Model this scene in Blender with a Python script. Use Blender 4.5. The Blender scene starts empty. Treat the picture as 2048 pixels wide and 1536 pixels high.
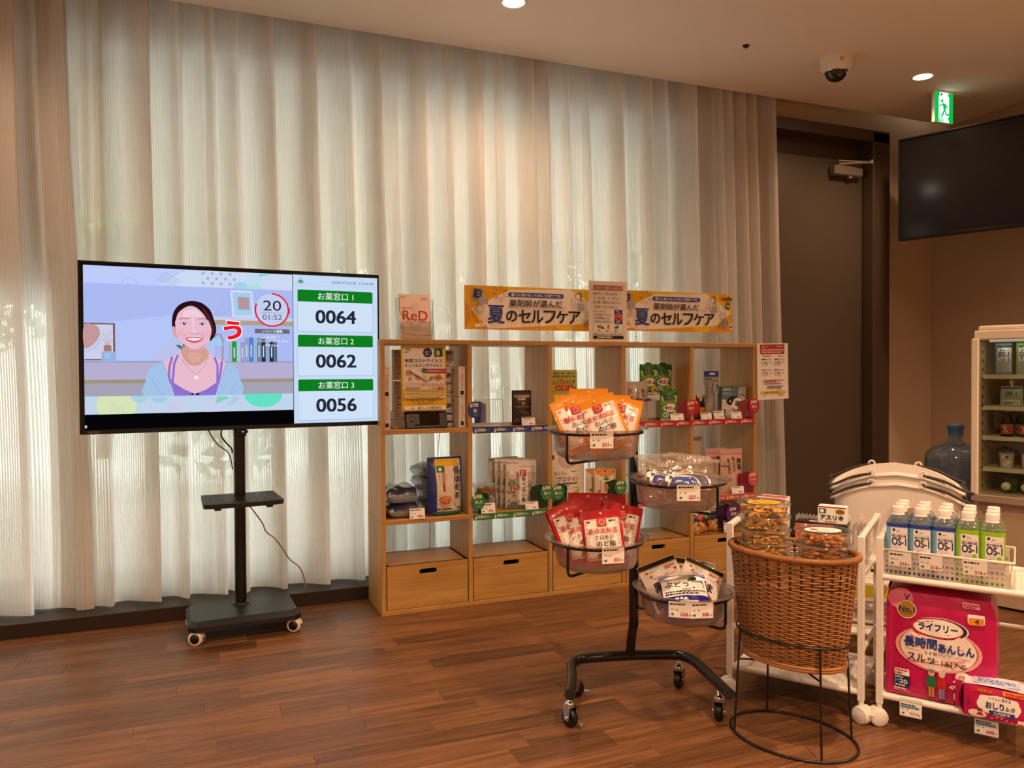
import bpy, bmesh, math, random
from mathutils import Vector, Matrix
random.seed(7)
SC = bpy.context.scene
COL = SC.collection
PI = math.pi

# ------------------------------------------------------------------ camera
cam_d = bpy.data.cameras.new('camera')
cam = bpy.data.objects.new('camera', cam_d); COL.objects.link(cam)
YAW, PITCH, ROLL = math.radians(22.07), math.radians(0.907), math.radians(-0.259)
fw = Vector((math.sin(YAW)*math.cos(PITCH), math.cos(YAW)*math.cos(PITCH), -math.sin(PITCH)))
rt = Vector((math.cos(YAW), -math.sin(YAW), 0)); up = rt.cross(fw)
r2 = rt*math.cos(ROLL) + up*math.sin(ROLL); u2 = up*math.cos(ROLL) - rt*math.sin(ROLL)
cam.matrix_world = Matrix((( r2.x, u2.x, -fw.x, 0), (r2.y, u2.y, -fw.y, 0), (r2.z, u2.z, -fw.z, 1.066), (0, 0, 0, 1)))
cam_d.sensor_width = 36; cam_d.lens = 1553.0/2048*36
cam_d.clip_start = 0.05
SC.camera = cam

# ------------------------------------------------------------------ world, exposure
w = bpy.data.worlds.new('sky'); SC.world = w; w.use_nodes = True
nt = w.node_tree; nt.nodes.clear()
bgn = nt.nodes.new('ShaderNodeBackground'); out = nt.nodes.new('ShaderNodeOutputWorld')
bgn.inputs[0].default_value = (0.92, 0.97, 1.0, 1); bgn.inputs[1].default_value = 11.5
nt.links.new(bgn.outputs[0], out.inputs[0])
SC.view_settings.view_transform = 'Standard'; SC.view_settings.look = 'None'
SC.view_settings.exposure = 0.1; SC.view_settings.gamma = 1.0; SC.view_settings.use_curve_mapping = False

# warm ceiling downlights: (x, y, watts); the fixtures are built further down
LAMP_RGB = (1.0, 0.64, 0.39)
DOWNLIGHTS = [(-1.15, 3.24, 55), (1.33, 3.24, 70), (3.81, 3.21, 80),
              (-1.15, 0.9, 190), (1.33, 0.9, 210), (3.6, 0.9, 240),
              (-1.15, -1.5, 480), (1.33, -1.5, 480), (3.6, -1.5, 480)]

# ------------------------------------------------------------------ helpers
def lin(h):
    h = h.lstrip('#'); c = [int(h[i:i+2], 16)/255 for i in (0, 2, 4)]
    return tuple(x/12.92 if x <= .04045 else ((x+.055)/1.055)**2.4 for x in c)
MATS = {}
def mat(name, col='#ffffff', rough=.5, metal=0., spec=.5, emit=0., trans=0., ior=1.45, alpha=1., coat=0., var=0., vscale=30, bump=0., bscale=60, sheen=0., emcol=None, two=True):
    if name in MATS: return MATS[name]
    m = bpy.data.materials.new(name); m.use_nodes = True
    b = m.node_tree.nodes['Principled BSDF']
    c = lin(col) if isinstance(col, str) else col
    I = b.inputs
    I['Base Color'].default_value = (*c, 1); I['Roughness'].default_value = rough; I['Metallic'].default_value = metal
    I['Specular IOR Level'].default_value = spec; I['IOR'].default_value = ior; I['Transmission Weight'].default_value = trans
    I['Alpha'].default_value = alpha; I['Coat Weight'].default_value = coat
    if emit:
        I['Emission Color'].default_value = (*(lin(emcol) if emcol else c), 1); I['Emission Strength'].default_value = emit
    N, L = m.node_tree.nodes, m.node_tree.links
    if var:
        tc = N.new('ShaderNodeTexCoord'); nz = N.new('ShaderNodeTexNoise'); nz.inputs['Scale'].default_value = vscale
        mx = N.new('ShaderNodeMix'); mx.data_type = 'RGBA'; mx.blend_type = 'MULTIPLY'; mx.inputs[0].default_value = 1
        rp = N.new('ShaderNodeMapRange'); rp.inputs[3].default_value = 1-var; rp.inputs[4].default_value = 1+var
        L.new(tc.outputs['Object'], nz.inputs['Vector']); L.new(nz.outputs['Fac'], rp.inputs[0])
        mx.inputs[6].default_value = (*c, 1); L.new(rp.outputs[0], mx.inputs[7]); L.new(mx.outputs[2], I['Base Color'])
    if bump:
        tc = N.new('ShaderNodeTexCoord'); nz = N.new('ShaderNodeTexNoise'); nz.inputs['Scale'].default_value = bscale
        bp = N.new('ShaderNodeBump'); bp.inputs['Strength'].default_value = bump; bp.inputs['Distance'].default_value = .004
        L.new(tc.outputs['Object'], nz.inputs['Vector']); L.new(nz.outputs['Fac'], bp.inputs['Height']); L.new(bp.outputs[0], I['Normal'])
    MATS[name] = m
    return m
def glow(name, col, s=1.):
    """flat emitter (screens, lit signs)"""
    if name in MATS: return MATS[name]
    m = bpy.data.materials.new(name); m.use_nodes = True; n = m.node_tree; n.nodes.clear()
    e = n.nodes.new('ShaderNodeEmission'); o = n.nodes.new('ShaderNodeOutputMaterial')
    e.inputs[0].default_value = (*lin(col), 1); e.inputs[1].default_value = s; n.links.new(e.outputs[0], o.inputs[0])
    MATS[name] = m; return m
def clear(name, tint='#ffffff', gloss=.12, rough=.05, body=.06, bcol='#ffffff', bump=0, bscale=120):
    """thin clear plastic or glass sheet: transparent + a little reflection + a little milky body"""
    if name in MATS: return MATS[name]
    m = bpy.data.materials.new(name); m.use_nodes = True; n = m.node_tree; N, L = n.nodes, n.links; N.clear()
    o = N.new('ShaderNodeOutputMaterial'); t = N.new('ShaderNodeBsdfTransparent'); g = N.new('ShaderNodeBsdfGlossy')
    d = N.new('ShaderNodeBsdfDiffuse'); a = N.new('ShaderNodeMixShader'); b = N.new('ShaderNodeMixShader')
    t.inputs[0].default_value = (*lin(tint), 1); g.inputs['Roughness'].default_value = rough; d.inputs[0].default_value = (*lin(bcol), 1)
    lw = N.new('ShaderNodeLayerWeight'); lw.inputs[0].default_value = .25
    mr = N.new('ShaderNodeMapRange'); mr.inputs[3].default_value = gloss; mr.inputs[4].default_value = .75
    L.new(lw.outputs['Facing'], mr.inputs[0])
    mr.interpolation_type = 'SMOOTHERSTEP'
    a.inputs[0].default_value = body
    L.new(t.outputs[0], a.inputs[1]); L.new(d.outputs[0], a.inputs[2])
    L.new(mr.outputs[0], b.inputs[0]); L.new(a.outputs[0], b.inputs[1]); L.new(g.outputs[0], b.inputs[2])
    if bump:
        tc = N.new('ShaderNodeTexCoord'); nz = N.new('ShaderNodeTexNoise'); nz.inputs['Scale'].default_value = bscale
        bp = N.new('ShaderNodeBump'); bp.inputs['Strength'].default_value = bump; bp.inputs['Distance'].default_value = .003
        L.new(tc.outputs['Object'], nz.inputs['Vector']); L.new(nz.outputs['Fac'], bp.inputs['Height'])
        L.new(bp.outputs[0], g.inputs['Normal']); L.new(bp.outputs[0], lw.inputs['Normal'])
    L.new(b.outputs[0], o.inputs[0]); MATS[name] = m; return m

class MB:
    """collects shapes, builds ONE mesh object"""
    def __init__(s): s.v = []; s.f = []; s.mi = []; s.sm = []; s.mats = []
    def _m(s, m):
        if m not in s.mats: s.mats.append(m)
        return s.mats.index(m)
    def add(s, vs, fs, m, smooth=False, M=None):
        o = len(s.v); k = s._m(m)
        s.v += [tuple(M @ Vector(p)) for p in vs] if M else [tuple(p) for p in vs]
        for f in fs: s.f.append(tuple(i+o for i in f)); s.mi.append(k); s.sm.append(smooth)
        return s
    def box(s, c, d, m, bev=0., M=None):
        hx, hy, hz = d[0]/2, d[1]/2, d[2]/2
        b = min(bev, hx*.95, hy*.95, hz*.95)
        if b <= 0:
            vs = [(c[0]+x*hx, c[1]+y*hy, c[2]+z*hz) for x in (-1, 1) for y in (-1, 1) for z in (-1, 1)]
            return s.add(vs, [(0, 1, 3, 2), (4, 6, 7, 5), (0, 4, 5, 1), (2, 3, 7, 6), (0, 2, 6, 4), (1, 5, 7, 3)], m, M=M)
        vs = []; ix = {}
        for x in (-1, 1):
            for y in (-1, 1):
                for z in (-1, 1):
                    for a in range(3):
                        p = [x*hx, y*hy, z*hz]
                        for q in range(3):
                            if q != a: p[q] -= (x, y, z)[q]*b
                        ix[x, y, z, a] = len(vs); vs.append((c[0]+p[0], c[1]+p[1], c[2]+p[2]))
        fs = []
        for a in range(3):
            u, v = (a+1) % 3, (a+2) % 3
            for sg in (-1, 1):
                q = []
                for su, sv in ((-1, -1), (1, -1), (1, 1), (-1, 1)):
                    k = [0, 0, 0]; k[a] = sg; k[u] = su; k[v] = sv; q.append(ix[(*k, a)])
                fs.append(tuple(q if sg > 0 else q[::-1]))
            for su in (-1, 1):
                for sv in (-1, 1):
                    def id(t, w):
                        k = [0, 0, 0]; k[a] = t; k[u] = su; k[v] = sv; return ix[(*k, w)]
                    q = [id(-1, u), id(1, u), id(1, v), id(-1, v)]
                    fs.append(tuple(q if su*sv < 0 else q[::-1]))
        for x in (-1, 1):
            for y in (-1, 1):
                for z in (-1, 1):
                    q = [ix[x, y, z, a] for a in range(3)]
                    fs.append(tuple(q if x*y*z > 0 else q[::-1]))
        return s.add(vs, fs, m, M=M)
    def lathe(s, prof, n, m, c=(0, 0, 0), M=None, smooth=True, cap0=True, cap1=True, sx=1, sy=1):
        vs = []; fs = []
        for r, z in prof:
            for i in range(n):
                a = 2*PI*i/n; vs.append((c[0]+sx*r*math.cos(a), c[1]+sy*r*math.sin(a), c[2]+z))
        for j in range(len(prof)-1):
            for i in range(n):
                fs.append((j*n+i, j*n+(i+1) % n, (j+1)*n+(i+1) % n, (j+1)*n+i))
        s.add(vs, fs, m, smooth, M)
        k = len(prof)-1
        if cap0 and prof[0][0] > 1e-6: s.add(vs[:n], [tuple(range(n))[::-1]], m, False, M)
        if cap1 and prof[-1][0] > 1e-6: s.add(vs[k*n:], [tuple(range(n))], m, False, M)
        return s
    def cyl(s, p0, p1, r, m, n=16, r1=None, smooth=True):
        p0, p1 = Vector(p0), Vector(p1); d = p1-p0; L = d.length
        Mx = Matrix.Translation(p0) @ d.to_track_quat('Z', 'Y').to_matrix().to_4x4()
        return s.lathe([(r, 0), (r if r1 is None else r1, L)], n, m, M=Mx, smooth=smooth)
    def tube(s, pts, r, m, n=10, closed=False, smooth=True, rad=None):
        pts = [Vector(p) for p in pts]; N = len(pts); vs = []; fs = []
        nrm = None
        for i, p in enumerate(pts):
            a = pts[(i-1) % N] if (closed or i > 0) else p; b = pts[(i+1) % N] if (closed or i < N-1) else p
            t = (b-a).normalized()
            if nrm is None:
                nrm = t.orthogonal().normalized()
            nrm = (nrm - t*nrm.dot(t)).normalized(); bn = t.cross(nrm)
            rr = rad[i] if rad else r
            for k in range(n):
                an = 2*PI*k/n; vs.append(p + (nrm*math.cos(an)+bn*math.sin(an))*rr)
        R = N if closed else N-1
        off = 0
        if closed:  # best match of the seam
            d = [(vs[k]-vs[(N-1)*n]).length for k in range(n)]; off = d.index(min(d))
        for i in range(R):
            for k in range(n):
                j = (i+1) % N; o = off if (closed and i == N-1) else 0
                fs.append((i*n+k, i*n+(k+1) % n, j*n+(k+1+o) % n, j*n+(k+o) % n))
        s.add(vs, fs, m, smooth)
        if not closed:
            s.add(vs[:n], [tuple(range(n))[::-1]], m); s.add(vs[-n:], [tuple(range(n))], m)
        return s
    def prism(s, pts, z0, z1, m, M=None, smooth=False):
        n = len(pts); vs = [(x, y, z0) for x, y in pts]+[(x, y, z1) for x, y in pts]
        fs = [tuple(range(n))[::-1], tuple(range(n, 2*n))]
        s.add(vs, fs, m, False, M)
        return s.add(vs, [(i, (i+1) % n, n+(i+1) % n, n+i) for i in range(n)], m, smooth, M)
    def grid(s, fn, nu, nv, m, smooth=True, M=None, flip=False):
        vs = [fn(i/nu, j/nv) for j in range(nv+1) for i in range(nu+1)]
        fs = []
        for j in range(nv):
            for i in range(nu):
                a = j*(nu+1)+i; q = (a, a+1, a+nu+2, a+nu+1); fs.append(q[::-1] if flip else q)
        return s.add(vs, fs, m, smooth, M)
    def mesh(s, name):
        me = bpy.data.meshes.new(name); me.from_pydata(s.v, [], s.f)
        for m in s.mats: me.materials.append(m)
        me.polygons.foreach_set('material_index', s.mi); me.polygons.foreach_set('use_smooth', s.sm); me.update()
        return me
    def obj(s, name, parent=None, loc=None, rz=0., **k):
        return put(name, s.mesh(name), parent, loc, rz, **k)
def put(name, me, parent=None, loc=None, rz=0., label=None, cat=None, group=None, kind=None, rot=None):
    o = bpy.data.objects.new(name, me); COL.objects.link(o); o.parent = parent
    if loc: o.location = loc
    if rot: o.rotation_euler = rot
    elif rz: o.rotation_euler = (0, 0, rz)
    return tag(o, label, cat, group, kind)
def tag(o, label=None, cat=None, group=None, kind=None):
    if label: o['label'] = label
    if cat: o['category'] = cat
    if group: o['group'] = group
    if kind: o['kind'] = kind
    return o
def thing(name, label, cat, loc=(0, 0, 0), rz=0., group=None, rot=None):
    return put(name, None, None, loc, rz, label, cat, group, rot=rot)
def dup(root, loc=None, rz=None, label=None, group=None, rot=None):
    r = root.copy(); COL.objects.link(r)
    if loc: r.location = loc
    if rot: r.rotation_euler = rot
    elif rz is not None: r.rotation_euler = (0, 0, rz)
    if label: r['label'] = label
    if group: r['group'] = group
    for ch in root.children:
        c = ch.copy(); COL.objects.link(c); c.parent = r
        for g in ch.children:
            d = g.copy(); COL.objects.link(d); d.parent = c
    return r
def struct(mb, name, **k): return mb.obj(name, kind='structure', **k)
def rotz(a, p=(0, 0, 0)): return Matrix.Translation(p) @ Matrix.Rotation(a, 4, 'Z')
def smooth_path(pts, sub=8, closed=False):
    P = [Vector(p) for p in pts]; n = len(P); o = []
    for i in range(n if closed else n-1):
        p0 = P[(i-1) % n] if (closed or i > 0) else P[i]; p1 = P[i]; p2 = P[(i+1) % n]
        p3 = P[(i+2) % n] if (closed or i < n-2) else p2
        for k in range(sub):
            t = k/sub
            o.append(.5*((2*p1)+(p2-p0)*t+(2*p0-5*p1+4*p2-p3)*t*t+(3*p1-p0-3*p2+p3)*t**3))
    if not closed: o.append(P[-1])
    return o

# ---- text and flat print
_TX = {}
def glyphs(s):
    k = s
    if k not in _TX:
        cu = bpy.data.curves.new('t', 'FONT'); cu.body = s; cu.resolution_u = 2 if len(s) > 6 else 4
        cu.space_line = .95
        o = bpy.data.objects.new('t', cu)
        me = o.to_mesh()
        me.calc_loop_triangles()
        vs = [(v.co.x, v.co.y) for v in me.vertices]; fs = [tuple(p.vertices) for p in me.polygons]
        o.to_mesh_clear(); bpy.data.objects.remove(o); bpy.data.curves.remove(cu)
        xs = [v[0] for v in vs] or [0, 1]; ys = [v[1] for v in vs] or [0, 1]
        _TX[k] = (vs, fs, min(xs), max(xs), min(ys), max(ys))
    return _TX[k]
class Art:
    """flat print in metres: x right, y up; layers stacked dz apart"""
    def __init__(s, dz=.00015, cell=None): s.g = []; s.n = 0; s.dz = dz; s.cell = cell
    def _add(s, vs, fs, m): s.n += 1; s.g.append((vs, fs, m, s.n)); return s
    def rect(s, cx, cy, w, h, m, r=0., rot=0.):
        if r > 0:
            r = min(r, w/2, h/2); pts = []
            for qx, qy, a0 in ((1, 1, 0), (-1, 1, 90), (-1, -1, 180), (1, -1, 270)):
                for k in range(5):
                    a = math.radians(a0+k*22.5); pts.append((qx*(w/2-r)+r*math.cos(a), qy*(h/2-r)+r*math.sin(a)))
            return s.poly([s._r(p, cx, cy, rot) for p in pts], m)
        nx = ny = 1
        if s.cell: nx, ny = max(1, math.ceil(w/s.cell)), max(1, math.ceil(h/s.cell))
        vs = [s._r((-w/2+w*i/nx, -h/2+h*j/ny), cx, cy, rot) for j in range(ny+1) for i in range(nx+1)]
        fs = [(j*(nx+1)+i, j*(nx+1)+i+1, (j+1)*(nx+1)+i+1, (j+1)*(nx+1)+i) for j in range(ny) for i in range(nx)]
        return s._add(vs, fs, m)
    def _r(s, p, cx, cy, rot):
        c, q = math.cos(rot), math.sin(rot); return (cx+p[0]*c-p[1]*q, cy+p[0]*q+p[1]*c)
    def poly(s, pts, m): return s._add(list(pts), [tuple(range(len(pts)))], m)
    def ell(s, cx, cy, rx, ry, m, n=28, rot=0., a0=0., a1=2*PI):
        if a1-a0 < 6.2:
            return s.poly([(cx, cy)]+[s._r((rx*math.cos(a0+(a1-a0)*i/n), ry*math.sin(a0+(a1-a0)*i/n)), cx, cy, rot) for i in range(n+1)], m)
        vs = [(cx, cy)]; fs = []; k = 3 if s.cell else 1
        for j in range(1, k+1):
            vs += [s._r((rx*j/k*math.cos(2*PI*i/n), ry*j/k*math.sin(2*PI*i/n)), cx, cy, rot) for i in range(n)]
        fs += [(0, 1+i, 1+(i+1) % n) for i in range(n)]
        for j in range(1, k):
            fs += [(1+(j-1)*n+i, 1+j*n+i, 1+j*n+(i+1) % n, 1+(j-1)*n+(i+1) % n) for i in range(n)]
        return s._add(vs, fs, m)
    def ring(s, cx, cy, r, w, m, a0=0., a1=2*PI, n=40, ry=None):
        ry = ry or r; vs = []; fs = []
        for i in range(n+1):
            a = a0+(a1-a0)*i/n; c, q = math.cos(a), math.sin(a)
            vs += [(cx+(r-w/2)*c, cy+(ry-w/2)*q), (cx+(r+w/2)*c, cy+(ry+w/2)*q)]
        return s._add(vs, [(2*i, 2*i+1, 2*i+3, 2*i+2) for i in range(n)], m)
    def line(s, pts, w, m, taper=0):
        vs = []; fs = []; n = len(pts)
        for i, p in enumerate(pts):
            a = Vector(pts[max(0, i-1)]); b = Vector(pts[min(n-1, i+1)]); d = (b-a).normalized(); q = Vector((-d.y, d.x))
            ww = w/2*(1-taper*i/(n-1))
            vs += [(p[0]-q.x*ww, p[1]-q.y*ww), (p[0]+q.x*ww, p[1]+q.y*ww)]
        fs = [(2*i, 2*i+1, 2*i+3, 2*i+2) for i in range(n-1)]
        return s._add(vs, fs, m)
    def blob(s, pts, m, sub=6):
        q = smooth_path([(x, y, 0) for x, y in pts], sub, True); return s.poly([(p.x, p.y) for p in q], m)
    def text(s, t, cx, cy, m, w=None, h=None, bold=.012, rot=0., align='c'):
        if len(t) == 0: return s
        vs, fs, x0, x1, y0, y1 = glyphs(t)
        sx = w/(x1-x0) if w else None; sy = h/(y1-y0) if h else None
        if sx is None: sx = sy
        if sy is None: sy = sx
        mx = (x0+x1)/2 if align == 'c' else (x0 if align == 'l' else x1); my = (y0+y1)/2
        b = bold*.8   # heavier strokes: the same glyphs laid again a hair to each side
        sh = ((0, 0),) if b < .004 else ((-b, 0), (b, 0)) if b < .012 else ((-b, -b*.6), (b, -b*.6), (-b, b*.6), (b, b*.6)) if b < .026 else ((-b, -b), (b, -b), (-b, b), (b, b), (0, 0), (-b, 0), (b, 0), (0, b), (0, -b))
        s.n += 1
        for k, (dx, dy) in enumerate(sh):
            s.g.append(([s._r(((x-mx+dx)*sx, (y-my+dy)*sy), cx, cy, rot) for x, y in vs], fs, m, s.n+k*.4))
        s.n += int(len(sh)*.4)
        return s
    def vtext(s, t, cx, ytop, m, size, bold=.012, pitch=1.08):
        for i, ch in enumerate(t): s.text(ch, cx, ytop-size*(.5+i*pitch), m, h=size if ch not in 'ーっッ゛くへ一・' else size*.6, bold=bold)
        return s
    def bars(s, cx, cytop, w, n, pitch, h, m, seed=0):
        """rows of fine print too small to read: short dashes"""
        R = random.Random(seed); vs = []; fs = []
        for i in range(n):
            x = -w/2; y = cytop-i*pitch; e = w/2*(1 if i < n-1 else R.uniform(0, .8))
            while x < e:
                l = R.uniform(.5, 2.2)*h; l = min(l, e-x); k = len(vs)
                vs += [(cx+x, y-h/2), (cx+x+l, y-h/2), (cx+x+l, y+h/2), (cx+x, y+h/2)]; fs.append((k, k+1, k+2, k+3)); x += l+h*.45
        return s._add(vs, fs, m)
    def put(s, mb, fn=None, h0=.0004):
        """fn(x, y, h) -> 3D; default: upright face looking towards -y"""
        fn = fn or (lambda x, y, h: (x, -h, y))
        for vs, fs, m, n in s.g:
            mb.add([fn(x, y, h0+n*s.dz) for x, y in vs], fs, m)
        return mb
def rowtext(a, lines, cx, ytop, pitch, h, m, w=None, bold=.012):
    for i, t in enumerate(lines): a.text(t, cx, ytop-i*pitch, m, h=h, w=w, bold=bold)
# ------------------------------------------------------------------ materials of the place
def wood(name, c0, c1, rough=.45, scale=1., axis=0, rnd=0., gloss=.5, ring=7.):
    if name in MATS: return MATS[name]
    m = bpy.data.materials.new(name); m.use_nodes = True; N, L = m.node_tree.nodes, m.node_tree.links
    b = N['Principled BSDF']; tc = N.new('ShaderNodeTexCoord'); mp = N.new('ShaderNodeMapping')
    sc = [ring*scale]*3; sc[axis] = .55*scale; mp.inputs['Scale'].default_value = sc
    oi = N.new('ShaderNodeObjectInfo'); cb = N.new('ShaderNodeVectorMath'); cb.operation = 'MULTIPLY_ADD'
    cb.inputs[1].default_value = (37, 19, 53)
    rv = N.new('ShaderNodeCombineXYZ')
    for i in range(3): L.new(oi.outputs['Random'], rv.inputs[i])
    L.new(rv.outputs[0], cb.inputs[0]); L.new(tc.outputs['Object'], cb.inputs[2]); L.new(cb.outputs[0], mp.inputs[0])
    n1 = N.new('ShaderNodeTexNoise'); n1.inputs['Scale'].default_value = 3; n1.inputs['Detail'].default_value = 5; n1.inputs['Distortion'].default_value = 1.2
    mp2 = N.new('ShaderNodeMapping'); s2 = [90*scale]*3; s2[axis] = 2.5*scale; mp2.inputs['Scale'].default_value = s2
    n2 = N.new('ShaderNodeTexNoise'); n2.inputs['Scale'].default_value = 2; n2.inputs['Detail'].default_value = 4
    L.new(mp.outputs[0], n1.inputs[0]); L.new(cb.outputs[0], mp2.inputs[0]); L.new(mp2.outputs[0], n2.inputs[0])
    mixf = N.new('ShaderNodeMath'); mixf.operation = 'MULTIPLY_ADD'; mixf.inputs[1].default_value = .55
    add = N.new('ShaderNodeMath'); add.operation = 'MULTIPLY'; add.inputs[1].default_value = .5
    L.new(n2.outputs[0], add.inputs[0]); L.new(n1.outputs[0], mixf.inputs[0]); L.new(add.outputs[0], mixf.inputs[2])
    rp = N.new('ShaderNodeValToRGB'); e = rp.color_ramp.elements; e[0].position = .34; e[1].position = .71
    e[0].color = (*lin(c0), 1); e[1].color = (*lin(c1), 1); L.new(mixf.outputs[0], rp.inputs[0])
    hs = N.new('ShaderNodeHueSaturation'); mr = N.new('ShaderNodeMapRange'); mr.inputs[3].default_value = 1-rnd; mr.inputs[4].default_value = 1+rnd
    L.new(oi.outputs['Random'], mr.inputs[0]); L.new(mr.outputs[0], hs.inputs['Value']); L.new(rp.outputs[0], hs.inputs['Color'])
    L.new(hs.outputs[0], b.inputs['Base Color']); b.inputs['Roughness'].default_value = rough; b.inputs['Specular IOR Level'].default_value = gloss
    bp = N.new('ShaderNodeBump'); bp.inputs['Strength'].default_value = .12; bp.inputs['Distance'].default_value = .002
    L.new(n2.outputs[0], bp.inputs['Height']); L.new(bp.outputs[0], b.inputs['Normal'])
    MATS[name] = m; return m
FLOOR = wood('floor_wood', '#422915', '#8a5d3a', .40, 1., 0, .30, .4)
OAK = wood('oak_veneer', '#a97a3a', '#c99c58', .5, .9, 0, .04)
OAKV = wood('oak_veneer_upright', '#a97a3a', '#c99c58', .5, .9, 2, .04)
PLASTER = mat('ceiling_plaster', '#efe7dc', .9, var=.03, vscale=3)
WALLM = mat('wall_cloth', '#bfa98e', .85, var=.05, vscale=5, bump=.05, bscale=400)
DARKWOOD = mat('dark_ledge', '#2c211c', .45, var=.1, vscale=40)
DOORM = mat('door_bronze', '#5c5044', .38, metal=.25, var=.06, vscale=2)
FRAMEM = mat('door_frame_bronze', '#4e3e30', .4, metal=.2, var=.1, vscale=4)
BLACKP = mat('black_plastic', '#121212', .45)
BLACKM = mat('black_metal', '#101011', .32, metal=.0, spec=.6)
WHITEP = mat('white_plastic', '#eeeae4', .4)
CHROME = mat('chrome', '#c8c8c8', .18, metal=1)
PAPER = mat('white_paper', '#f2efe9', .6)
INK = mat('ink_black', '#1b1a1c', .6); INKW = mat('ink_white', '#f4f1ea', .6); INKR = mat('ink_red', '#b8232c', .55)
INKB = mat('ink_blue', '#24408f', .55); INKG = mat('ink_green', '#1c7a45', .55); INKGY = mat('ink_grey', '#8d8985', .6)
INKO = mat('ink_orange', '#e08a1e', .5); INKY = mat('ink_yellow', '#edc21c', .55); INKN = mat('ink_navy', '#1d2b5c', .55)
mat('ink_skyblue', '#4f93c4', .6)
INKBR = mat('ink_brown', '#6e4a2c', .6); INKP = mat('ink_pink', '#e2577f', .55); INKLG = mat('ink_lightgreen', '#86b92a', .55)

# ------------------------------------------------------------------ room shell
CEIL = 2.72; YW = 3.92; XR = 4.74; XL = -3.2; YB = -4.2; EDGE = 3.786
b = MB(); b.box(((XL+XR)/2, (YB+YW)/2, -.06), (XR-XL+.4, YW-YB+.4, .09), mat('floor_base', '#2e1a0f', .8))
floor = struct(b, 'floor', label='warm brown wood plank floor')
# planks: one mesh per length, each plank an object of its own
PW = .094; plank_mesh = {}
def plank(L):
    if L not in plank_mesh:
        m = MB(); m.box((0, 0, -.0075), (L-.0006, PW-.0005, .015), FLOOR, .0006); plank_mesh[L] = m.mesh('plank')
    return plank_mesh[L]
R = random.Random(11); LEN = (.30, .36, .42, .50, .58, .66)
seen_rows = []
y = YW-.02
rest = MB()
while y > 1.05:
    x = -1.3-R.uniform(0, .5)
    while x < XR:
        L = R.choice(LEN); cx, cy = x+L/2, y-PW/2
        q = Vector((cx, cy)); dep = cx*math.sin(YAW)+cy*math.cos(YAW); lat = cx*math.cos(YAW)-cy*math.sin(YAW)
        vis = (dep > 1.9 and cy < 3.63 and abs(lat) < dep*.66+.35 and lat < dep*.56+.1)
        if vis: put('plank', plank(L), floor, (cx, cy, 0))
        else: rest.box((cx, cy, -.0075), (L-.0006, PW-.0005, .015), FLOOR)
        x += L
    y -= PW
while y > YB:
    x = XL-R.uniform(0, .5)
    while x < XR: L = R.choice(LEN)*1.6; rest.box((x+L/2, y-PW/2, -.0075), (L-.0006, PW-.0005, .015), FLOOR); x += L
    y -= PW
rest.obj('plank_field', floor, kind='stuff')

b = MB(); b.box(((XL+XR)/2, (YB+EDGE)/2, CEIL+.06), (XR-XL+.3, EDGE-YB, .12), PLASTER)
struct(b, 'ceiling', label='plain plaster ceiling')
b = MB(); b.box(((XL+XR)/2, (EDGE+YW)/2, CEIL+.24), (XR-XL+.3, YW-EDGE+.3, .02), PLASTER)
b.box(((XL+XR)/2, EDGE-.01, CEIL+.18), (XR-XL+.3, .02, .12), PLASTER)
struct(b, 'trim_1', label='curtain pocket above the ceiling edge')
b = MB(); b.box((XR+.05, (YB+YW)/2, 1.4), (.1, YW-YB+.3, 2.9), WALLM); struct(b, 'wall_right')
b = MB(); b.box((XL-.05, (YB+YW)/2, 1.4), (.1, YW-YB+.3, 2.9), mat('wall_pale', '#e6ddd0', .9)); struct(b, 'wall_left')
b = MB(); b.box(((XL+XR)/2, YB-.05, 1.4), (XR-XL, .1, 2.9), MATS['wall_pale']); struct(b, 'wall_front')
# window wall: opening from WX0 to WX1, a solid upper part left of -.54 above 1.435
WX0, WX1, WY = -3.0, 3.02, 4.02
b = MB()
b.box(((WX1+4.9)/2-.94, YW+.1, 1.4), (.06, .2, 2.9), WALLM)
b.box((3.135, YW+.1, 1.4), (.23, .2, 2.9), WALLM)
b.box((4.5, YW+.06, 1.4), (.5, .12, 2.9), WALLM)
b.box((3.74, YW+.06, 2.78), (1.02, .12, .30), WALLM)
b.box((-1.87, WY+.08, 2.15), (2.66, .12, 1.43), WALLM)
b.box((0, WY+.08, 2.86), (6.2, .12, .3), WALLM)
b.box((0, WY+.08, -.0), (6.2, .12, .2), WALLM)
struct(b, 'wall_back', label='beige wall around the window and the door')
ALU = mat('window_aluminium', '#6f6a64', .4, metal=.6)
GLASS = clear('window_glass', '#efefeb', .05, .0, .0)
xs = [-3.0, -.54, 1.05, 2.62, 3.02]
for i in range(3):
    x0, x1 = xs[i], xs[i+1]; z0, z1 = .1, (1.435 if i == 0 else 2.71)
    r = thing(f'window_{i+1}', ['low window pane behind the curtain at the far end', 'tall window pane behind the curtain by the screen', 'tall window pane behind the curtain and shelves'][i], 'window'); r['kind'] = 'structure'
    del r['category']
    f = MB()
    for xx in (x0+.02, x1-.02): f.box((xx, WY+.04, (z0+z1)/2), (.04, .08, z1-z0), ALU)
    for zz in (z0+.02, z1-.02): f.box(((x0+x1)/2, WY+.04, zz), (x1-x0, .08, .04), ALU)
    f.obj('window_frame', r)
    g = MB(); g.add([(x0+.03, WY+.04, z0+.03), (x1-.03, WY+.04, z0+.03), (x1-.03, WY+.04, z1-.03), (x0+.03, WY+.04, z1-.03)], [(0, 1, 2, 3)], GLASS); g.obj('pane', r)
b = MB(); b.box((2.82, WY+.06, 1.4), (.4, .1, 2.7), WALLM); struct(b, 'wall_pier')
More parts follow.
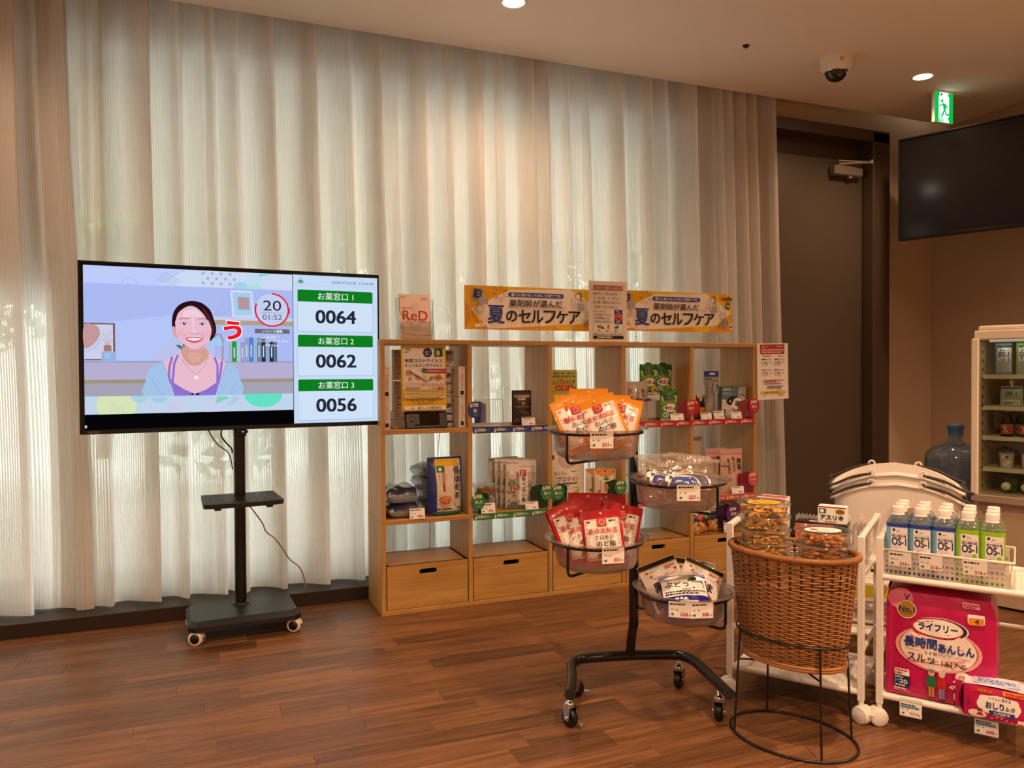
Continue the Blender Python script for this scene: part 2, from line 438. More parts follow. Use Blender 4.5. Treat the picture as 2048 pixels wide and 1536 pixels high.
# dark ledge under the curtain
b = MB(); b.box((-.1, 3.775, .03), (6.2, .288, .06), DARKWOOD, .002); struct(b, 'baseboard_back', label='dark brown ledge along the window wall')
b = MB(); b.box((3.12, 3.70, .03), (.2, .14, .06), DARKWOOD, .002)

# door with frame and closer
r = thing('door_1', 'dark bronze door', 'door'); r['kind'] = 'structure'; del r['category']
f = MB()
f.box((4.18, YW-.02, 1.31), (.145, .14, 2.62), FRAMEM, .003); f.box((3.745, YW-.02, 2.595), (1.015, .14, .075), FRAMEM, .003)
f.box((3.27, YW-.02, 1.28), (.06, .14, 2.56), FRAMEM, .003)
f.box((3.7, YW+.14, 1.3), (1.1, .03, 2.7), FRAMEM); f.box((3.69, YW+.05, 2.50), (1.0, .03, .13), FRAMEM); f.obj('door_frame', r)  # includes an added, unseen backing slab behind the leaf that blocks leaking daylight
f = MB(); f.box((3.70, YW+.02, 1.225), (.80, .045, 2.43), DOORM, .002); f.obj('door_leaf', r)
f = MB(); f.box((3.93, YW-.035, 2.36), (.24, .055, .062), mat('closer_grey', '#8f857a', .4, metal=.4), .006); f.cyl((3.96, YW-.035, 2.33), (3.96, YW-.035, 2.315), .018, MATS['closer_grey'])
cl = f.obj('door_closer', r)
f = MB(); f.tube([(3.86, YW-.04, 2.40), (4.06, YW-.12, 2.41)], .008, MATS['closer_grey']); f.tube([(4.06, YW-.12, 2.41), (3.87, YW-.03, 2.425)], .007, MATS['closer_grey']); f.cyl((4.06, YW-.12, 2.40), (4.06, YW-.12, 2.425), .012, MATS['closer_grey'])
f.obj('closer_arm', cl)

# ------------------------------------------------------------------ outdoors behind the curtain
b = MB(); b.box((0, 19, -.15), (60, 29.7, .1), mat('paving', '#d8d8d4', .9, var=.08, vscale=1)); struct(b, 'ground_outside', label='pale paving outside the window')
b = MB(); b.box((.6, 5.75, 2.70), (16, 3.25, .54), mat('eave_board', '#b6aa98', .9)); struct(b, 'roof_eave', label='eave over the window outside')
b = MB(); b.box((1, 14.2, 1.0), (32, .25, 2.2), mat('garden_wall', '#e6e6e0', .9)); struct(b, 'wall_garden', label='low pale garden wall outside')
LEAF = mat('leaf_green', '#456e28', .6, var=.35, vscale=2); LEAF2 = mat('leaf_light', '#7aa444', .6, var=.3, vscale=2); BARK = mat('bark', '#4a3a2c', .9)
def tree(x, y, h, rad, n, seed, label):
    R = random.Random(seed); t = thing('garden_tree', label, 'tree', (x, y, -.1), group='trees outside the window')
    m = MB(); m.tube(smooth_path([(0, 0, 0), (.1, .05, h*.4), (-.05, 0, h*.75), (0, 0, h)]), .1, BARK, 8, rad=None)
    for k in range(6):
        a = R.uniform(0, 6.28); m.tube([(0, 0, h*.5+.1*k), (rad*.7*math.cos(a), rad*.7*math.sin(a), h*.75+.2*k)], .03, BARK, 6)
    m.obj('trunk', t)
    m = MB()
    cl = [(max(-rad*.7, min(rad*.7, R.gauss(0, rad*.42))), max(-rad*.6, min(rad*.6, R.gauss(0, rad*.4))), h+R.gauss(0, rad*.42)) for _ in range(26)]
    for i in range(n):
        c = R.choice(cl); p = Vector((max(-rad*1.1, min(rad*1.1, c[0]+R.gauss(0, .3))), max(-rad, min(rad, c[1]+R.gauss(0, .3))), c[2]+R.gauss(0, .25)))
        d = Vector((R.gauss(0, 1), R.gauss(0, 1), R.gauss(0, 1))).normalized(); e = d.orthogonal().normalized(); s = R.uniform(.08, .16)
        m.add([p-d*s, p+e*s*.5, p+d*s, p-e*s*.5], [(0, 1, 2, 3)], LEAF if R.random() < .6 else LEAF2)
    m.obj('leaves', t, kind='stuff')
for k, (x, y, h, rd, n, lb) in enumerate([(-2.6, 8.6, 2.5, 1.25, 3000, 'leafy garden tree outside beyond the far end of the window'), (.4, 8.3, 2.4, 1.25, 3000, 'leafy garden tree outside behind the screen'),
        (3.4, 8.6, 2.5, 1.25, 3000, 'leafy garden tree outside behind the middle of the curtain'), (6.4, 8.4, 2.5, 1.25, 3000, 'leafy garden tree outside behind the door end of the curtain'),
        (-1.2, 12.0, 3.6, 1.7, 4200, 'tall garden tree outside in the rear row behind the screen'), (2.8, 12.0, 3.7, 1.7, 4200, 'tall garden tree outside in the rear row behind the shelves'), (6.8, 12.0, 3.6, 1.7, 4200, 'tall garden tree outside in the rear row behind the door'), (10.8, 12.0, 3.6, 1.7, 3500, 'tall garden tree outside farthest along the rear row')]):
    tree(x, y, h, rd, n, k+1, lb)

# ------------------------------------------------------------------ curtains: sheer striped fabric
def sheer():
    m = bpy.data.materials.new('sheer_curtain'); m.use_nodes = True; N, L = m.node_tree.nodes, m.node_tree.links; N.clear()
    o = N.new('ShaderNodeOutputMaterial'); uv = N.new('ShaderNodeUVMap'); sp = N.new('ShaderNodeSeparateXYZ'); L.new(uv.outputs[0], sp.inputs[0])
    mu = N.new('ShaderNodeMath'); mu.operation = 'MULTIPLY'; mu.inputs[1].default_value = 2*PI/.0105; L.new(sp.outputs[0], mu.inputs[0])
    sn = N.new('ShaderNodeMath'); sn.operation = 'SINE'; L.new(mu.outputs[0], sn.inputs[0])
    mr = N.new('ShaderNodeMapRange'); mr.inputs[1].default_value = -.6; mr.inputs[2].default_value = .9; mr.inputs[3].default_value = .01; mr.inputs[4].default_value = .16
    L.new(sn.outputs[0], mr.inputs[0])
    d = N.new('ShaderNodeBsdfDiffuse'); t = N.new('ShaderNodeBsdfTranslucent'); tr = N.new('ShaderNodeBsdfTransparent')
    d.inputs[0].default_value = (.78, .755, .71, 1); t.inputs[0].default_value = (.88, .86, .82, 1)
    a = N.new('ShaderNodeMixShader'); a.inputs[0].default_value = .58; c = N.new('ShaderNodeMixShader')
    L.new(d.outputs[0], a.inputs[1]); L.new(t.outputs[0], a.inputs[2]); L.new(mr.outputs[0], c.inputs[0]); L.new(a.outputs[0], c.inputs[1]); L.new(tr.outputs[0], c.inputs[2])
    L.new(c.outputs[0], o.inputs[0]); return m
SHEER = sheer()
def curtain(name, label, folds, seed):
    """folds: list of (x_top, x_bottom, y_offset); the cloth runs through these plan points"""
    R = random.Random(seed); NZ = 26
    top = smooth_path([(f[0], f[2], 0) for f in folds], 7); bot = smooth_path([(f[1], f[2]*1.25, 0) for f in folds], 7)
    n = len(top); us = [0.]
    for i in range(1, n): us.append(us[-1]+(top[i]-top[i-1]).length)
    vs = []; fs = []
    ph = [R.uniform(0, 6.28) for _ in range(4)]
    for j in range(NZ+1):
        t = j/NZ; z = CEIL+.22-(CEIL+.22-.066)*t; s = t*t*(3-2*t)
        for i in range(n):
            p = top[i].lerp(bot[i], s); wob = .006*math.sin(us[i]*9+ph[0]+t*5)*math.sin(t*PI)+.004*math.sin(us[i]*23+ph[1]+t*9)*t
            vs.append((p.x+wob*.6, 3.842-.082*t+p.y+wob, z))
    for j in range(NZ):
        for i in range(n-1): fs.append((j*n+i, (j+1)*n+i, (j+1)*n+i+1, j*n+i+1))
    me = bpy.data.meshes.new(name); me.from_pydata(vs, [], fs); me.materials.append(SHEER)
    ul = me.uv_layers.new(name='UVMap'); me.polygons.foreach_set('use_smooth', [True]*len(fs))
    for lp in me.loops: k = lp.vertex_index; ul.data[lp.index].uv = (us[k % n], (k//n)/NZ)
    return put(name, me, None, label=label, cat='curtain', group='sheer striped curtains')
def folds(xs, amp, seed, spread=.0, shift=.0):
    R = random.Random(seed); o = []; s = 1
    for k in xs:
        if isinstance(k, tuple): o.append((k[0], k[0]+shift+R.uniform(-.02, .02), k[1]))
        else: o.append((k, k+shift+R.uniform(-.03, .03)*spread, s*amp*R.uniform(.55, 1))); s = -s
    return o
# plan points of the cloth; every pleat folds back over itself, so the doubled cloth reads darker
def pleats(edges, x0, x1, seed):
    R = random.Random(seed); o = [(x0, .02)]; px = x0
    for e, wd in edges:
        if e-px > .10: o += [(px+(e-px)*.35, .032*R.uniform(.5, 1)), (px+(e-px)*.68, -.014*R.uniform(.2, 1))]
        if wd > .042: o += [(e-wd*.35, -.036), (e, -.040), (e+.004, -.030), (e-wd*.55, .004), (e-wd, .028), (e-wd*.5, .038)]
        else: o += [(e-.03, -.02*R.uniform(.4, 1)), (e, -.036), (e+.012, -.01)]
        px = e+.01; o.append((e+.02, .030*R.uniform(.7, 1)))
    o.append((x1, .0)); return o
E1 = [(-1.45, .05), (-1.2, .06), (-.95, .05), (-.70, .045), (-.525, .09)]
E2 = [(-.39, .035), (-.188, .055), (-.07, .03), (.075, .035), (.18, .03), (.34, .045), (.535, .075), (.70, .03), (.85, .045)]
E3 = [(1.08, .045), (1.21, .035), (1.375, .05), (1.49, .04), (1.668, .06), (1.755, .045), (1.88, .04), (2.0, .035), (2.21, .05), (2.40, .05), (2.505, .035), (2.70, .06), (2.887, .04), (2.955, .05), (3.05, .05), (3.13, .05), (3.275, .06)]
c1, c2, c3 = pleats(E1, -1.75, -.56, 1), pleats(E2, -.62, .94, 2), pleats(E3, .90, 3.24, 3)
def cf(lst, seed, sh=lambda x: 0):
    R = random.Random(seed); return [(x, x+sh(x)+R.uniform(-.012, .012), y) for x, y in lst]
curtain('sheer_curtain', 'sheer striped curtain panel at the far end, past the screen', cf(c1, 1, lambda x: .09*max(0, (x+1.2)/.7)), 1)
curtain('sheer_curtain', 'sheer striped curtain panel hanging behind the big lit screen', cf(c2, 2, lambda x: .03), 2)
curtain('sheer_curtain', 'wide sheer striped curtain panel hanging behind the wooden shelves', cf(c3, 3, lambda x: .01), 3)

# ------------------------------------------------------------------ downlights
LENS = glow('lamp_lens', '#fff0dc', 30)
def downlight(i, x, y, wt):
    lb = {0: 'round ceiling downlight over the screen end of the curtain', 1: 'round ceiling downlight above the middle of the curtain', 2: 'round ceiling downlight beside the exit sign'}.get(i, 'round ceiling downlight out of view, '+['nearest row, screen side', 'nearest row, middle', 'nearest row, fridge side', 'rear row, screen side', 'rear row, middle', 'rear row, fridge side'][max(0, i-3)])
    t = thing('downlight', lb, 'downlight', (x, y, CEIL), group='ceiling downlights')
    m = MB(); m.lathe([(.062, .004), (.062, -.003), (.052, -.004), (.047, .0)], 32, WHITEP, cap0=False, cap1=False); m.obj('trim_ring', t)
    m = MB(); m.lathe([(.0, -.0015), (.047, -.0015)], 32, LENS, cap0=False, cap1=False, smooth=False); m.obj('lens', t)
    ld = bpy.data.lights.new('downlight_lamp', 'SPOT'); ld.energy = wt; ld.color = LAMP_RGB; ld.spot_size = math.radians(150); ld.spot_blend = .9; ld.shadow_soft_size = .045
    lo = bpy.data.objects.new('lamp', ld); COL.objects.link(lo); lo.location = (0, 0, -.012); lo.parent = t
for i, (x, y, wt) in enumerate(DOWNLIGHTS): downlight(i, x, y, wt)
# ------------------------------------------------------------------ big lit screen on a wheeled stand
E_ = lambda h, s=.9: glow('screen_'+h.lstrip('#'), h, s)
TVA = math.radians(3.1); TVC = (.166, 3.377, 0)
tv = thing('television', 'large lit flat screen showing a smiling presenter and queue numbers', 'television', TVC, TVA)
m = MB(); m.box((0, .012, 1.1645), (1.163, .022, .661), BLACKP, .004); m.box((0, .045, 1.13), (.8, .045, .42), BLACKP, .01); m.obj('housing', tv)
m = MB(); z0, z1, xa, xb = .834, 1.495, -.5815, .5815
for c, d in (((0, -.004, z1-.006), (1.163, .012, .012)), ((0, -.004, z0+.009), (1.163, .012, .018)), ((xa+.006, -.004, 1.1645), (.012, .012, .661)), ((xb-.006, -.004, 1.1645), (.012, .012, .661))): m.box(c, d, mat('bezel_gloss', '#0c0c0d', .2), .002)
bz = m.obj('bezel', tv)
a = Art(); a.text('MAXZEN', -.535, .8425, INKGY, h=.0065, bold=.02); m = MB(); a.put(m, lambda x, y, h: (x, -.0101-h, y)); m.obj('maker_name', bz)
m = MB(); m.box((0, 0, 1.166), (1.14, .002, .632), mat('screen_glass', '#040405', .15)); sc = m.obj('screen', tv)
# --- picture: flat emissive print
a = Art(dz=.00006)
F = lambda X, Y: (-.3775+X*.000255, 1.3794-Y*.000274)
a.poly([(-.564, .91), (.21, .91), (.21, 1.479), (-.564, 1.479)], E_('#bfd0ff'))
a.poly([(-.564, .91), (.21, .91), (.21, .98), (-.564, .98)], E_('#c3d7ee'))
a.poly([(-.3, 1.412), (.21, 1.412), (.21, 1.479), (-.2, 1.479)], E_('#cfdef6'))
# background shapes of the picture
for k in range(5):
    x = -.285-k*.006; a.line([(x, 1.466-k*.007), (x+.02, 1.455-k*.007)], .0015, E_('#8fa0c4')); a.line([(x+.024, 1.4528-k*.007), (x+.06, 1.433-k*.007)], .0015, E_('#8fa0c4'))
for r in range(3):
    for c in range(4): a.ell(-.14+c*.034+.017*(r % 2), 1.468-r*.02, .0065, .0065, E_('#aab9dc'), 14)
for k in range(14): a.ell(-.52+(k % 5)*.015, 1.47-(k//5)*.012, .002, .002, E_('#c9d6c0'), 8)
a.ring(-.405, 1.405, .03, .0012, E_('#a3aecb'), .2, PI-.2)
a.ell(.005, 1.412, .032, .026, E_('#a9d3f0'), 20, a0=0, a1=PI); a.ell(.055, 1.412, .03, .024, E_('#aee6dc'), 20, a0=0, a1=PI)
a.ell(.05, 1.452, .03, .026, E_('#c3dff7')); a.poly([(.075, 1.476), (.125, 1.476), (.078, 1.463)], E_('#7fe0c4'))
a.ell(-.455, .943, .07, .068, E_('#dbe8b8')); 
for k in range(5): a.line([(-.485+k*.002, .958-k*.008), (-.43+k*.002, .936-k*.008)], .0014, E_('#bcd2b4'))
a.ell(-.375, .975, .032, .022, E_('#a8d6ea')); a.ell(-.305, .975, .03, .024, E_('#a6cdee')); a.ell(-.245, .925, .035, .035, E_('#ccd0ee')); a.ell(-.105, .93, .035, .035, E_('#cbd3f2'))
a.poly([(-.09, .976), (-.04, .966), (-.098, .942)], E_('#7fd8bc'))
for k in range(4): a.line([(-.055+k*.006, .936+k*.009), (-.015+k*.006, .95+k*.009)], .004, E_('#aec4e2'))
a.ell(.089, .98, .077, .056, E_('#63e6c8'), 28, a0=PI, a1=2*PI)
a.poly([(-.564, .91), (.21, .91), (.21, .9095), (-.564, .9095)], E_('#c3d7ee'))
# room in the picture
a.poly([(-.564, .979), (.21, .979), (.21, 1.4115), (-.564, 1.4115)], E_('#aebdf6'))
a.poly([(-.564, 1.25), (-.1, 1.32), (-.1, 1.114), (-.564, 1.114)], E_('#b7c8fb'))
a.poly([(-.35, 1.114), (-.15, 1.3), (-.1, 1.3), (-.1, 1.114)], E_('#bcc6f0'))
a.poly([(-.564, 1.042), (.21, 1.042), (.21, 1.108), (-.564, 1.108)], E_('#b9b2d6'))
a.poly([(-.564, 1.108), (.21, 1.108), (.21, 1.114), (-.564, 1.114)], E_('#9aa1c4'))
a.poly([(-.564, 1.028), (.21, 1.028), (.21, 1.042), (-.564, 1.042)], E_('#a4957f'))
a.poly([(-.564, .979), (.21, .979), (.21, 1.028), (-.564, 1.028)], E_('#a9a5b8'))
a.poly([(-.12, 1.281), (.21, 1.281), (.21, 1.295), (-.12, 1.295)], E_('#c9d1f0')); a.poly([(-.12, 1.262), (.21, 1.262), (.21, 1.281), (-.12, 1.281)], E_('#b3a489'))
a.ring(-.09, 1.35, .05, .004, E_('#a7b8e2'), -1.4, .5); a.ring(-.115, 1.35, .05, .004, E_('#a7b8e2'), -1.4, .3)
a.poly([(-.037, 1.403), (.048, 1.403), (.056, 1.296), (-.03, 1.296)], E_('#dbe3f6')); a.poly([(-.03, 1.396), (.042, 1.396), (.049, 1.301), (-.023, 1.301)], E_('#a8d1f4')); a.poly([(-.01, 1.377), (.034, 1.377), (.037, 1.326), (-.007, 1.326)], E_('#b89aa0'))
a.poly([(-.562, 1.259), (-.458, 1.259), (-.458, 1.117), (-.562, 1.117)], E_('#7a5a50')); a.poly([(-.562, 1.254), (-.465, 1.254), (-.465, 1.121), (-.562, 1.121)], E_('#cfd3ee'))
a.blob([(-.562, 1.25), (-.52, 1.248), (-.51, 1.215), (-.53, 1.18), (-.562, 1.165)], E_('#c79a9c')); a.line([(-.562, 1.15), (-.53, 1.16), (-.505, 1.2)], .004, E_('#a9c4ec'))
for k in range(7): a.line([(-.485, 1.17), (-.513+k*.011, 1.225+.01*math.sin(k*2))], .0012, E_('#c59a94'))
a.rect(-.484, 1.163, .026, .024, E_('#a87e7c')); a.rect(-.482, 1.13, .046, .04, E_('#a5b2dd')); a.rect(-.486, 1.134, .02, .02, E_('#86cff0'))
# lamp and plant
a.line([(-.07, 1.115), (-.068, 1.2), (-.078, 1.222), (-.09, 1.224), (-.1, 1.21)], .005, E_('#a08a94')); a.poly([(-.098, 1.21), (-.082, 1.21), (-.066, 1.178), (-.118, 1.178)], E_('#a2d3f6'))
for k in range(5): a.ell(-.235+k*.007, 1.175-.006*(k % 3), .008, .004, E_('#3f6a4e'), 10, rot=k*.6)
# books
x = -.046
for wd, hh, cc in ((.012, .075, '#a9b3dc'), (.019, .083, '#2f9e22'), (.014, .078, '#a9cfe2'), (.016, .08, '#a49cc6'), (.017, .098, '#9aa0d2'), (.019, .1, '#4f86d6'), (.013, .096, '#a2b6cf'), (.017, .098, '#6d84a2'), (.018, .094, '#2b2a3a'), (.014, .09, '#8fa9d8'), (.019, .088, '#232a44'), (.013, .086, '#5c6a8e')):
    a.rect(x+wd/2, 1.112+hh/2, wd-.0012, hh, E_(cc)); a.rect(x+wd/2, 1.112+hh*.45, wd*.3, hh*.5, E_('#c9d6ea')) if wd > .015 else None; x += wd
# presenter
CARD, SKIN, SKSH, HAIR, BRA = E_('#a7c6ec'), E_('#edbfd0'), E_('#d9a093'), E_('#2a1016'), E_('#9273d6')
a.blob([F(*p) for p in ((95, 1470), (95, 1250), (150, 1080), (330, 975), (550, 900), (800, 900), (1040, 920), (1270, 990), (1400, 1050), (1465, 1220), (1470, 1470), (780, 1475))], CARD)
a.poly([F(*p) for p in ((335, 975), (470, 905), (600, 850), (640, 760), (950, 760), (1000, 860), (1100, 905), (1265, 990), (1090, 1470), (505, 1470))], SKIN)
a.blob([F(*p) for p in ((600, 860), (640, 760), (800, 720), (960, 780), (1000, 880), (900, 1000), (800, 1040), (690, 1000))], SKSH)
a.blob([F(*p) for p in ((690, 860), (790, 840), (890, 870), (860, 960), (790, 990), (720, 950))], E_('#e0aa9c'))
a.poly([F(*p) for p in ((440, 1280), (500, 1290), (640, 1380), (790, 1445), (950, 1390), (1100, 1290), (1150, 1280), (1090, 1470), (505, 1470))], BRA)
for p in (((470, 905), (430, 1050), (420, 1180), (450, 1290)), ((555, 880), (500, 1000), (470, 1290)), ((1085, 910), (1130, 1030), (1125, 1290)), ((1195, 965), (1180, 1100), (1135, 1290))): a.line([F(*q) for q in p], .0085, BRA)
for p in (((335, 975), (420, 1200), (505, 1470)), ((1265, 990), (1180, 1220), (1090, 1470))): a.line([F(*q) for q in p], .0014, E_('#6f86b4'))
for p in (((180, 1230), (260, 1370), (340, 1460)), ((1400, 1300), (1350, 1400), (1320, 1460))): a.line([F(*q) for q in p], .0016, E_('#7f9fd0'))
a.line([F(*q) for q in ((600, 930), (660, 1030), (815, 1170), (930, 1040), (1000, 900))], .0012, E_('#a9745a')); a.ell(*F(815, 1208), .0085, .0085, E_('#f0f0cf'))
a.blob([F(*p) for p in ((475, 470), (485, 300), (560, 170), (680, 105), (800, 92), (920, 125), (1030, 220), (1080, 350), (1115, 480), (1095, 590), (1020, 670), (1040, 500), (960, 350), (560, 350), (520, 490))], HAIR)
a.blob([F(*p) for p in ((900, 180), (990, 260), (1060, 400), (1085, 520), (1060, 600), (1045, 480), (980, 330))], E_('#53202a'))
a.blob([F(*p) for p in ((480, 480), (510, 470), (540, 560), (545, 630), (510, 610), (485, 560))], E_('#dfa0a4'))
a.blob([F(*p) for p in ((525, 500), (525, 400), (560, 280), (640, 205), (735, 165), (830, 190), (920, 270), (985, 370), (1040, 480), (1035, 580), (985, 690), (900, 780), (800, 812), (720, 790), (620, 700), (560, 620))], SKIN)
a.blob([F(*p) for p in ((640, 260), (780, 215), (900, 280), (900, 330), (780, 310), (650, 330))], E_('#f3d2df'))
for cx in (600, 965): a.ell(*F(cx, 560), .020, .015, E_('#edb6c6'))
a.blob([F(*p) for p in ((760, 330), (790, 330), (800, 500), (830, 545), (785, 560), (740, 545), (765, 500))], E_('#f2cad8'))
a.blob([F(*p) for p in ((640, 720), (800, 800), (960, 710), (880, 790), (800, 812), (720, 790))], E_('#dba3ac'))
for x0, sg in ((650, 1), (910, -1)):
    a.blob([F(x0-50, 428), F(x0-20, 408), F(x0+25, 408), F(x0+50, 426), F(x0+20, 442), F(x0-25, 442)], E_('#eee6ee')); a.ell(*F(x0, 425), .0058, .0052, E_('#2a2028')); a.ell(*F(x0+6, 417), .0016, .0016, E_('#ffffff'))
    a.line([F(x0-56, 432), F(x0-25, 408), F(x0+25, 406), F(x0+55, 426)], .0018, E_('#5a3038')); 
    a.line([F(x0-80*sg, 372 if sg > 0 else 368), F(x0-35*sg, 345), F(x0+70*sg, 350)], .004, E_('#b8858c'))
a.line([F(715, 555), F(750, 570), F(800, 578), F(850, 565), F(870, 555)], .0022, E_('#c27c84'))
for sg in (-1, 1): a.line([F(785+sg*95, 560), F(785+sg*140, 600), F(785+sg*150, 640)], .0016, E_('#cf8f98'))
a.blob([F(*p) for p in ((660, 632), (725, 618), (785, 622), (845, 618), (922, 632), (870, 684), (788, 704), (706, 684))], E_('#d8607a'))
a.blob([F(*p) for p in ((690, 636), (785, 634), (895, 636), (850, 662), (785, 670), (724, 661))], E_('#fbf2f6'))
for k in range(-3, 4): a.line([F(785+k*28, 634), F(785+k*27, 670-abs(k)*4)], .0005, E_('#d8ccd8'))
a.ell(*F(755, 1450), .006, .004, E_('#3a3040')); a.ell(*F(830, 1452), .007, .004, INK and E_('#15121a'))
a.poly([F(90, 1470), F(1480, 1470), F(1480, 1490), F(90, 1490)], E_('#c3d7ee'))
a.text('う', -.031, 1.24, E_('#ffffff'), w=.066, h=.074, bold=.07); a.text('う', -.031, 1.24, E_('#f0121e', 1.), w=.062, h=.070, bold=.045)
# timer
a.ell(.125, 1.327, .067, .068, E_('#c8d3f4')); a.ring(.125, 1.327, .066, .0065, E_('#e01e36', 1.), -PI*1.12, PI*.5, 56, ry=.067); a.rect(.194, 1.325, .006, .024, E_('#e01e36', 1.))
a.text('20', .126, 1.345, E_('#23242e'), h=.042, w=.072, bold=.0); a.line([(.08, 1.315), (.17, 1.315)], .0012, E_('#4a5570')); a.text('01:52', .126, 1.297, E_('#4d566e'), h=.022, w=.077, bold=-.004)
a.rect(.1255, 1.2385, .139, .018, E_('#6c6a72'), .002); a.text('いういう運動', .126, 1.2385, E_('#f2f2f5'), h=.0125, w=.08, bold=.02)
a.text('♪ BGM ♪', .121, 1.214, E_('#eef2fb'), h=.011, w=.06, bold=.0); a.text("I Don't Believe You", .125, 1.199, E_('#eef2fb'), h=.0125, w=.122, bold=.0); a.text('~Minime~', .124, 1.181, E_('#eef2fb'), h=.011, w=.07, bold=.0)
# lower black band, queue panel
a.poly([(-.564, .852), (.21, .852), (.21, .9095), (-.564, .9095)], E_('#050508')); a.ell(-.56, .864, .004, .006, E_('#c8cfee'))
a.poly([(.211, .852), (.573, .852), (.573, 1.479), (.211, 1.479)], E_('#c9def9'))
a.poly([(.211, 1.437), (.573, 1.437), (.573, 1.4385), (.211, 1.4385)], E_('#b4c8e8'))
GR = E_('#0d7f1e'); a.ring(.2425, 1.4455, .0105, .004, GR, 0, PI); a.ell(.2425, 1.4475, .0045, .0045, GR); a.ell(.2425, 1.4635, .0022, .0022, GR)
a.text('2026/07/23木, 13:04:44', .464, 1.4535, E_('#5a6a86'), w=.184, h=.0155, bold=-.004)
for zt, zb, n, q in ((1.417, 1.2415, '1', '0064'), (1.226, 1.054, '2', '0062'), (1.037, .865, '3', '0056')):
    a.rect(.39, (zt+zb)/2-.002, .326, zt-zb+.003, E_('#b3c8e6'), .006); a.rect(.39, (zt+zb)/2, .321, zt-zb, E_('#d3e5fc'), .006)
    a.rect(.39, zt-.025, .321, .05, GR, .006); a.rect(.39, zt-.035, .321, .03, GR)
    a.text('お薬窓口 '+n, .39, zt-.025, E_('#f2faf4'), w=.152, h=.031, bold=.008)
    a.text(q, .39, (zb+zt-.05)/2, E_('#252a36'), w=.17, h=.055, bold=.03)
m = MB(); a.put(m, lambda x, y, h: (x, -.0012-h, y)); m.obj('screen_picture', sc, label='bright picture with a presenter and three numbered cards')

# stand
st = thing('tv_stand', 'black wheeled screen stand with a round pole and small shelf', 'stand', (.166, 3.41, 0), TVA)
m = MB(); W, D = .215, .155
pts = lambda w, d, c: [(-w+c, -d), (w-c, -d), (w, -d+c), (w, d-c), (w-c, d), (-w+c, d), (-w, d-c), (-w, -d+c)]
lo, hi = pts(W, D, .025), pts(W-.012, D-.03, .02); n = 8
vs = [(x, y, .055) for x, y in lo]+[(x, y, .072) for x, y in lo]+[(x, y, .09) for x, y in hi]
fs = [tuple(range(n))[::-1], tuple(range(16, 24))]+[(k*8+i, k*8+(i+1) % n, (k+1)*8+(i+1) % n, (k+1)*8+i) for k in (0, 1) for i in range(n)]
m.add(vs, fs, mat('stand_black', '#1b1c1e', .42)); m.obj('base_plate', st)
m = MB(); m.lathe([(.036, .088), (.036, .094), (.026, .098)], 24, BLACKM, (0, .065, 0)); m.cyl((0, .065, .09), (0, .065, .98), .0235, BLACKM, 28); m.obj('pole', st)
m = MB(); m.box((0, .045, 1.05), (.30, .03, .26), BLACKM, .004); m.box((0, .05, .9), (.05, .05, .2), BLACKM, .004); m.obj('screen_bracket', st)
m = MB()
def tray(u, v): 
    x = -.155+.31*u; yb = .16; yf = -.12-.012*math.sin(u*PI); return (x, yf+(yb-yf)*v, .545)
m.prism([(-.15, -.115)]+[(-.14+.28*k/8, -.12-.012*math.sin(PI*k/8)) for k in range(9)]+[(.155, -.10), (.148, .15), (-.148, .15), (-.155, -.10)], .528, .546, mat('tray_black', '#191a1c', .5), None)
for sx in (-1, 1): m.box((sx*.1, .02, .522), (.025, .24, .012), BLACKM)
tr = m.obj('shelf_tray', st)
m = MB(); 
for i in range(22):
    for j in range(14): m.box((-.136+i*.013, -.095+j*.0165, .5465), (.008, .009, .0012), BLACKM)
m.obj('grip_dots', tr, kind='stuff')
CREAM = mat('caster_cream', '#e9ddcb', .5)
def caster(parent, x, y, ang, r=.028):
    c = put('caster', None, parent, (x, y, 0), ang)
    m = MB()
    for s in (-1, 1):
        Mx = Matrix.Translation((s*.011, 0, r)) @ Matrix.Rotation(PI/2*s, 4, 'Y')
        m.lathe([(r*.68, -.009), (r-.003, -.009), (r, -.005), (r, .005), (r-.003, .009), (r*.68, .009)], 24, CREAM, M=Mx); m.lathe([(0, .0105), (r*.66, .0105), (r*.7, .006)], 24, BLACKP, M=Mx)
    m.obj('wheel', c)
    m = MB(); m.box((0, .004, r*1.55), (.018, .03, .022), BLACKP, .006); m.cyl((0, .008, r*1.6), (0, .008, .058), .006, BLACKM); m.box((0, -.024, r*.9), (.014, .012, .01), BLACKP, .003); m.obj('fork', c)
    return c
for x, y, an in ((-.185, -.125, 1.1), (.19, -.125, 1.1), (-.185, .12, 1.4), (.19, .12, .9)): caster(st, x, y, an)
# sensor under the screen, cables
m = MB(); m.box((0, 0, 0), (.045, .02, .012), BLACKP, .004); s_ = m.obj('screen_sensor', None, (.17, 3.37, .825), label='small black sensor with blue light under the big screen', cat='sensor')
m = MB(); m.lathe([(0, .0), (.003, .0)], 10, glow('blue_led', '#4a8cff', 3), M=Matrix.Translation((.002, -.0105, 0)) @ Matrix.Rotation(PI/2, 4, 'X')); m.obj('light', s_)
def cable(name, pts, r, mt, label): m = MB(); m.tube(smooth_path(pts, 8), r, mt, 8); return m.obj(name, label=label, cat='cable')
cable('screen_cable', [(.03, 3.46, .86), (.045, 3.45, .82), (.075, 3.45, .77), (.115, 3.46, .735), (.128, 3.462, .70), (.135, 3.468, .66)], .0022, BLACKP, 'thin black cable looping from the screen to its pole')
cable('screen_cable', [(.10, 3.46, .86), (.09, 3.455, .81), (.105, 3.456, .78), (.13, 3.46, .75), (.134, 3.462, .73)], .0032, BLACKP, 'thicker black cable beside the pole just under the screen')
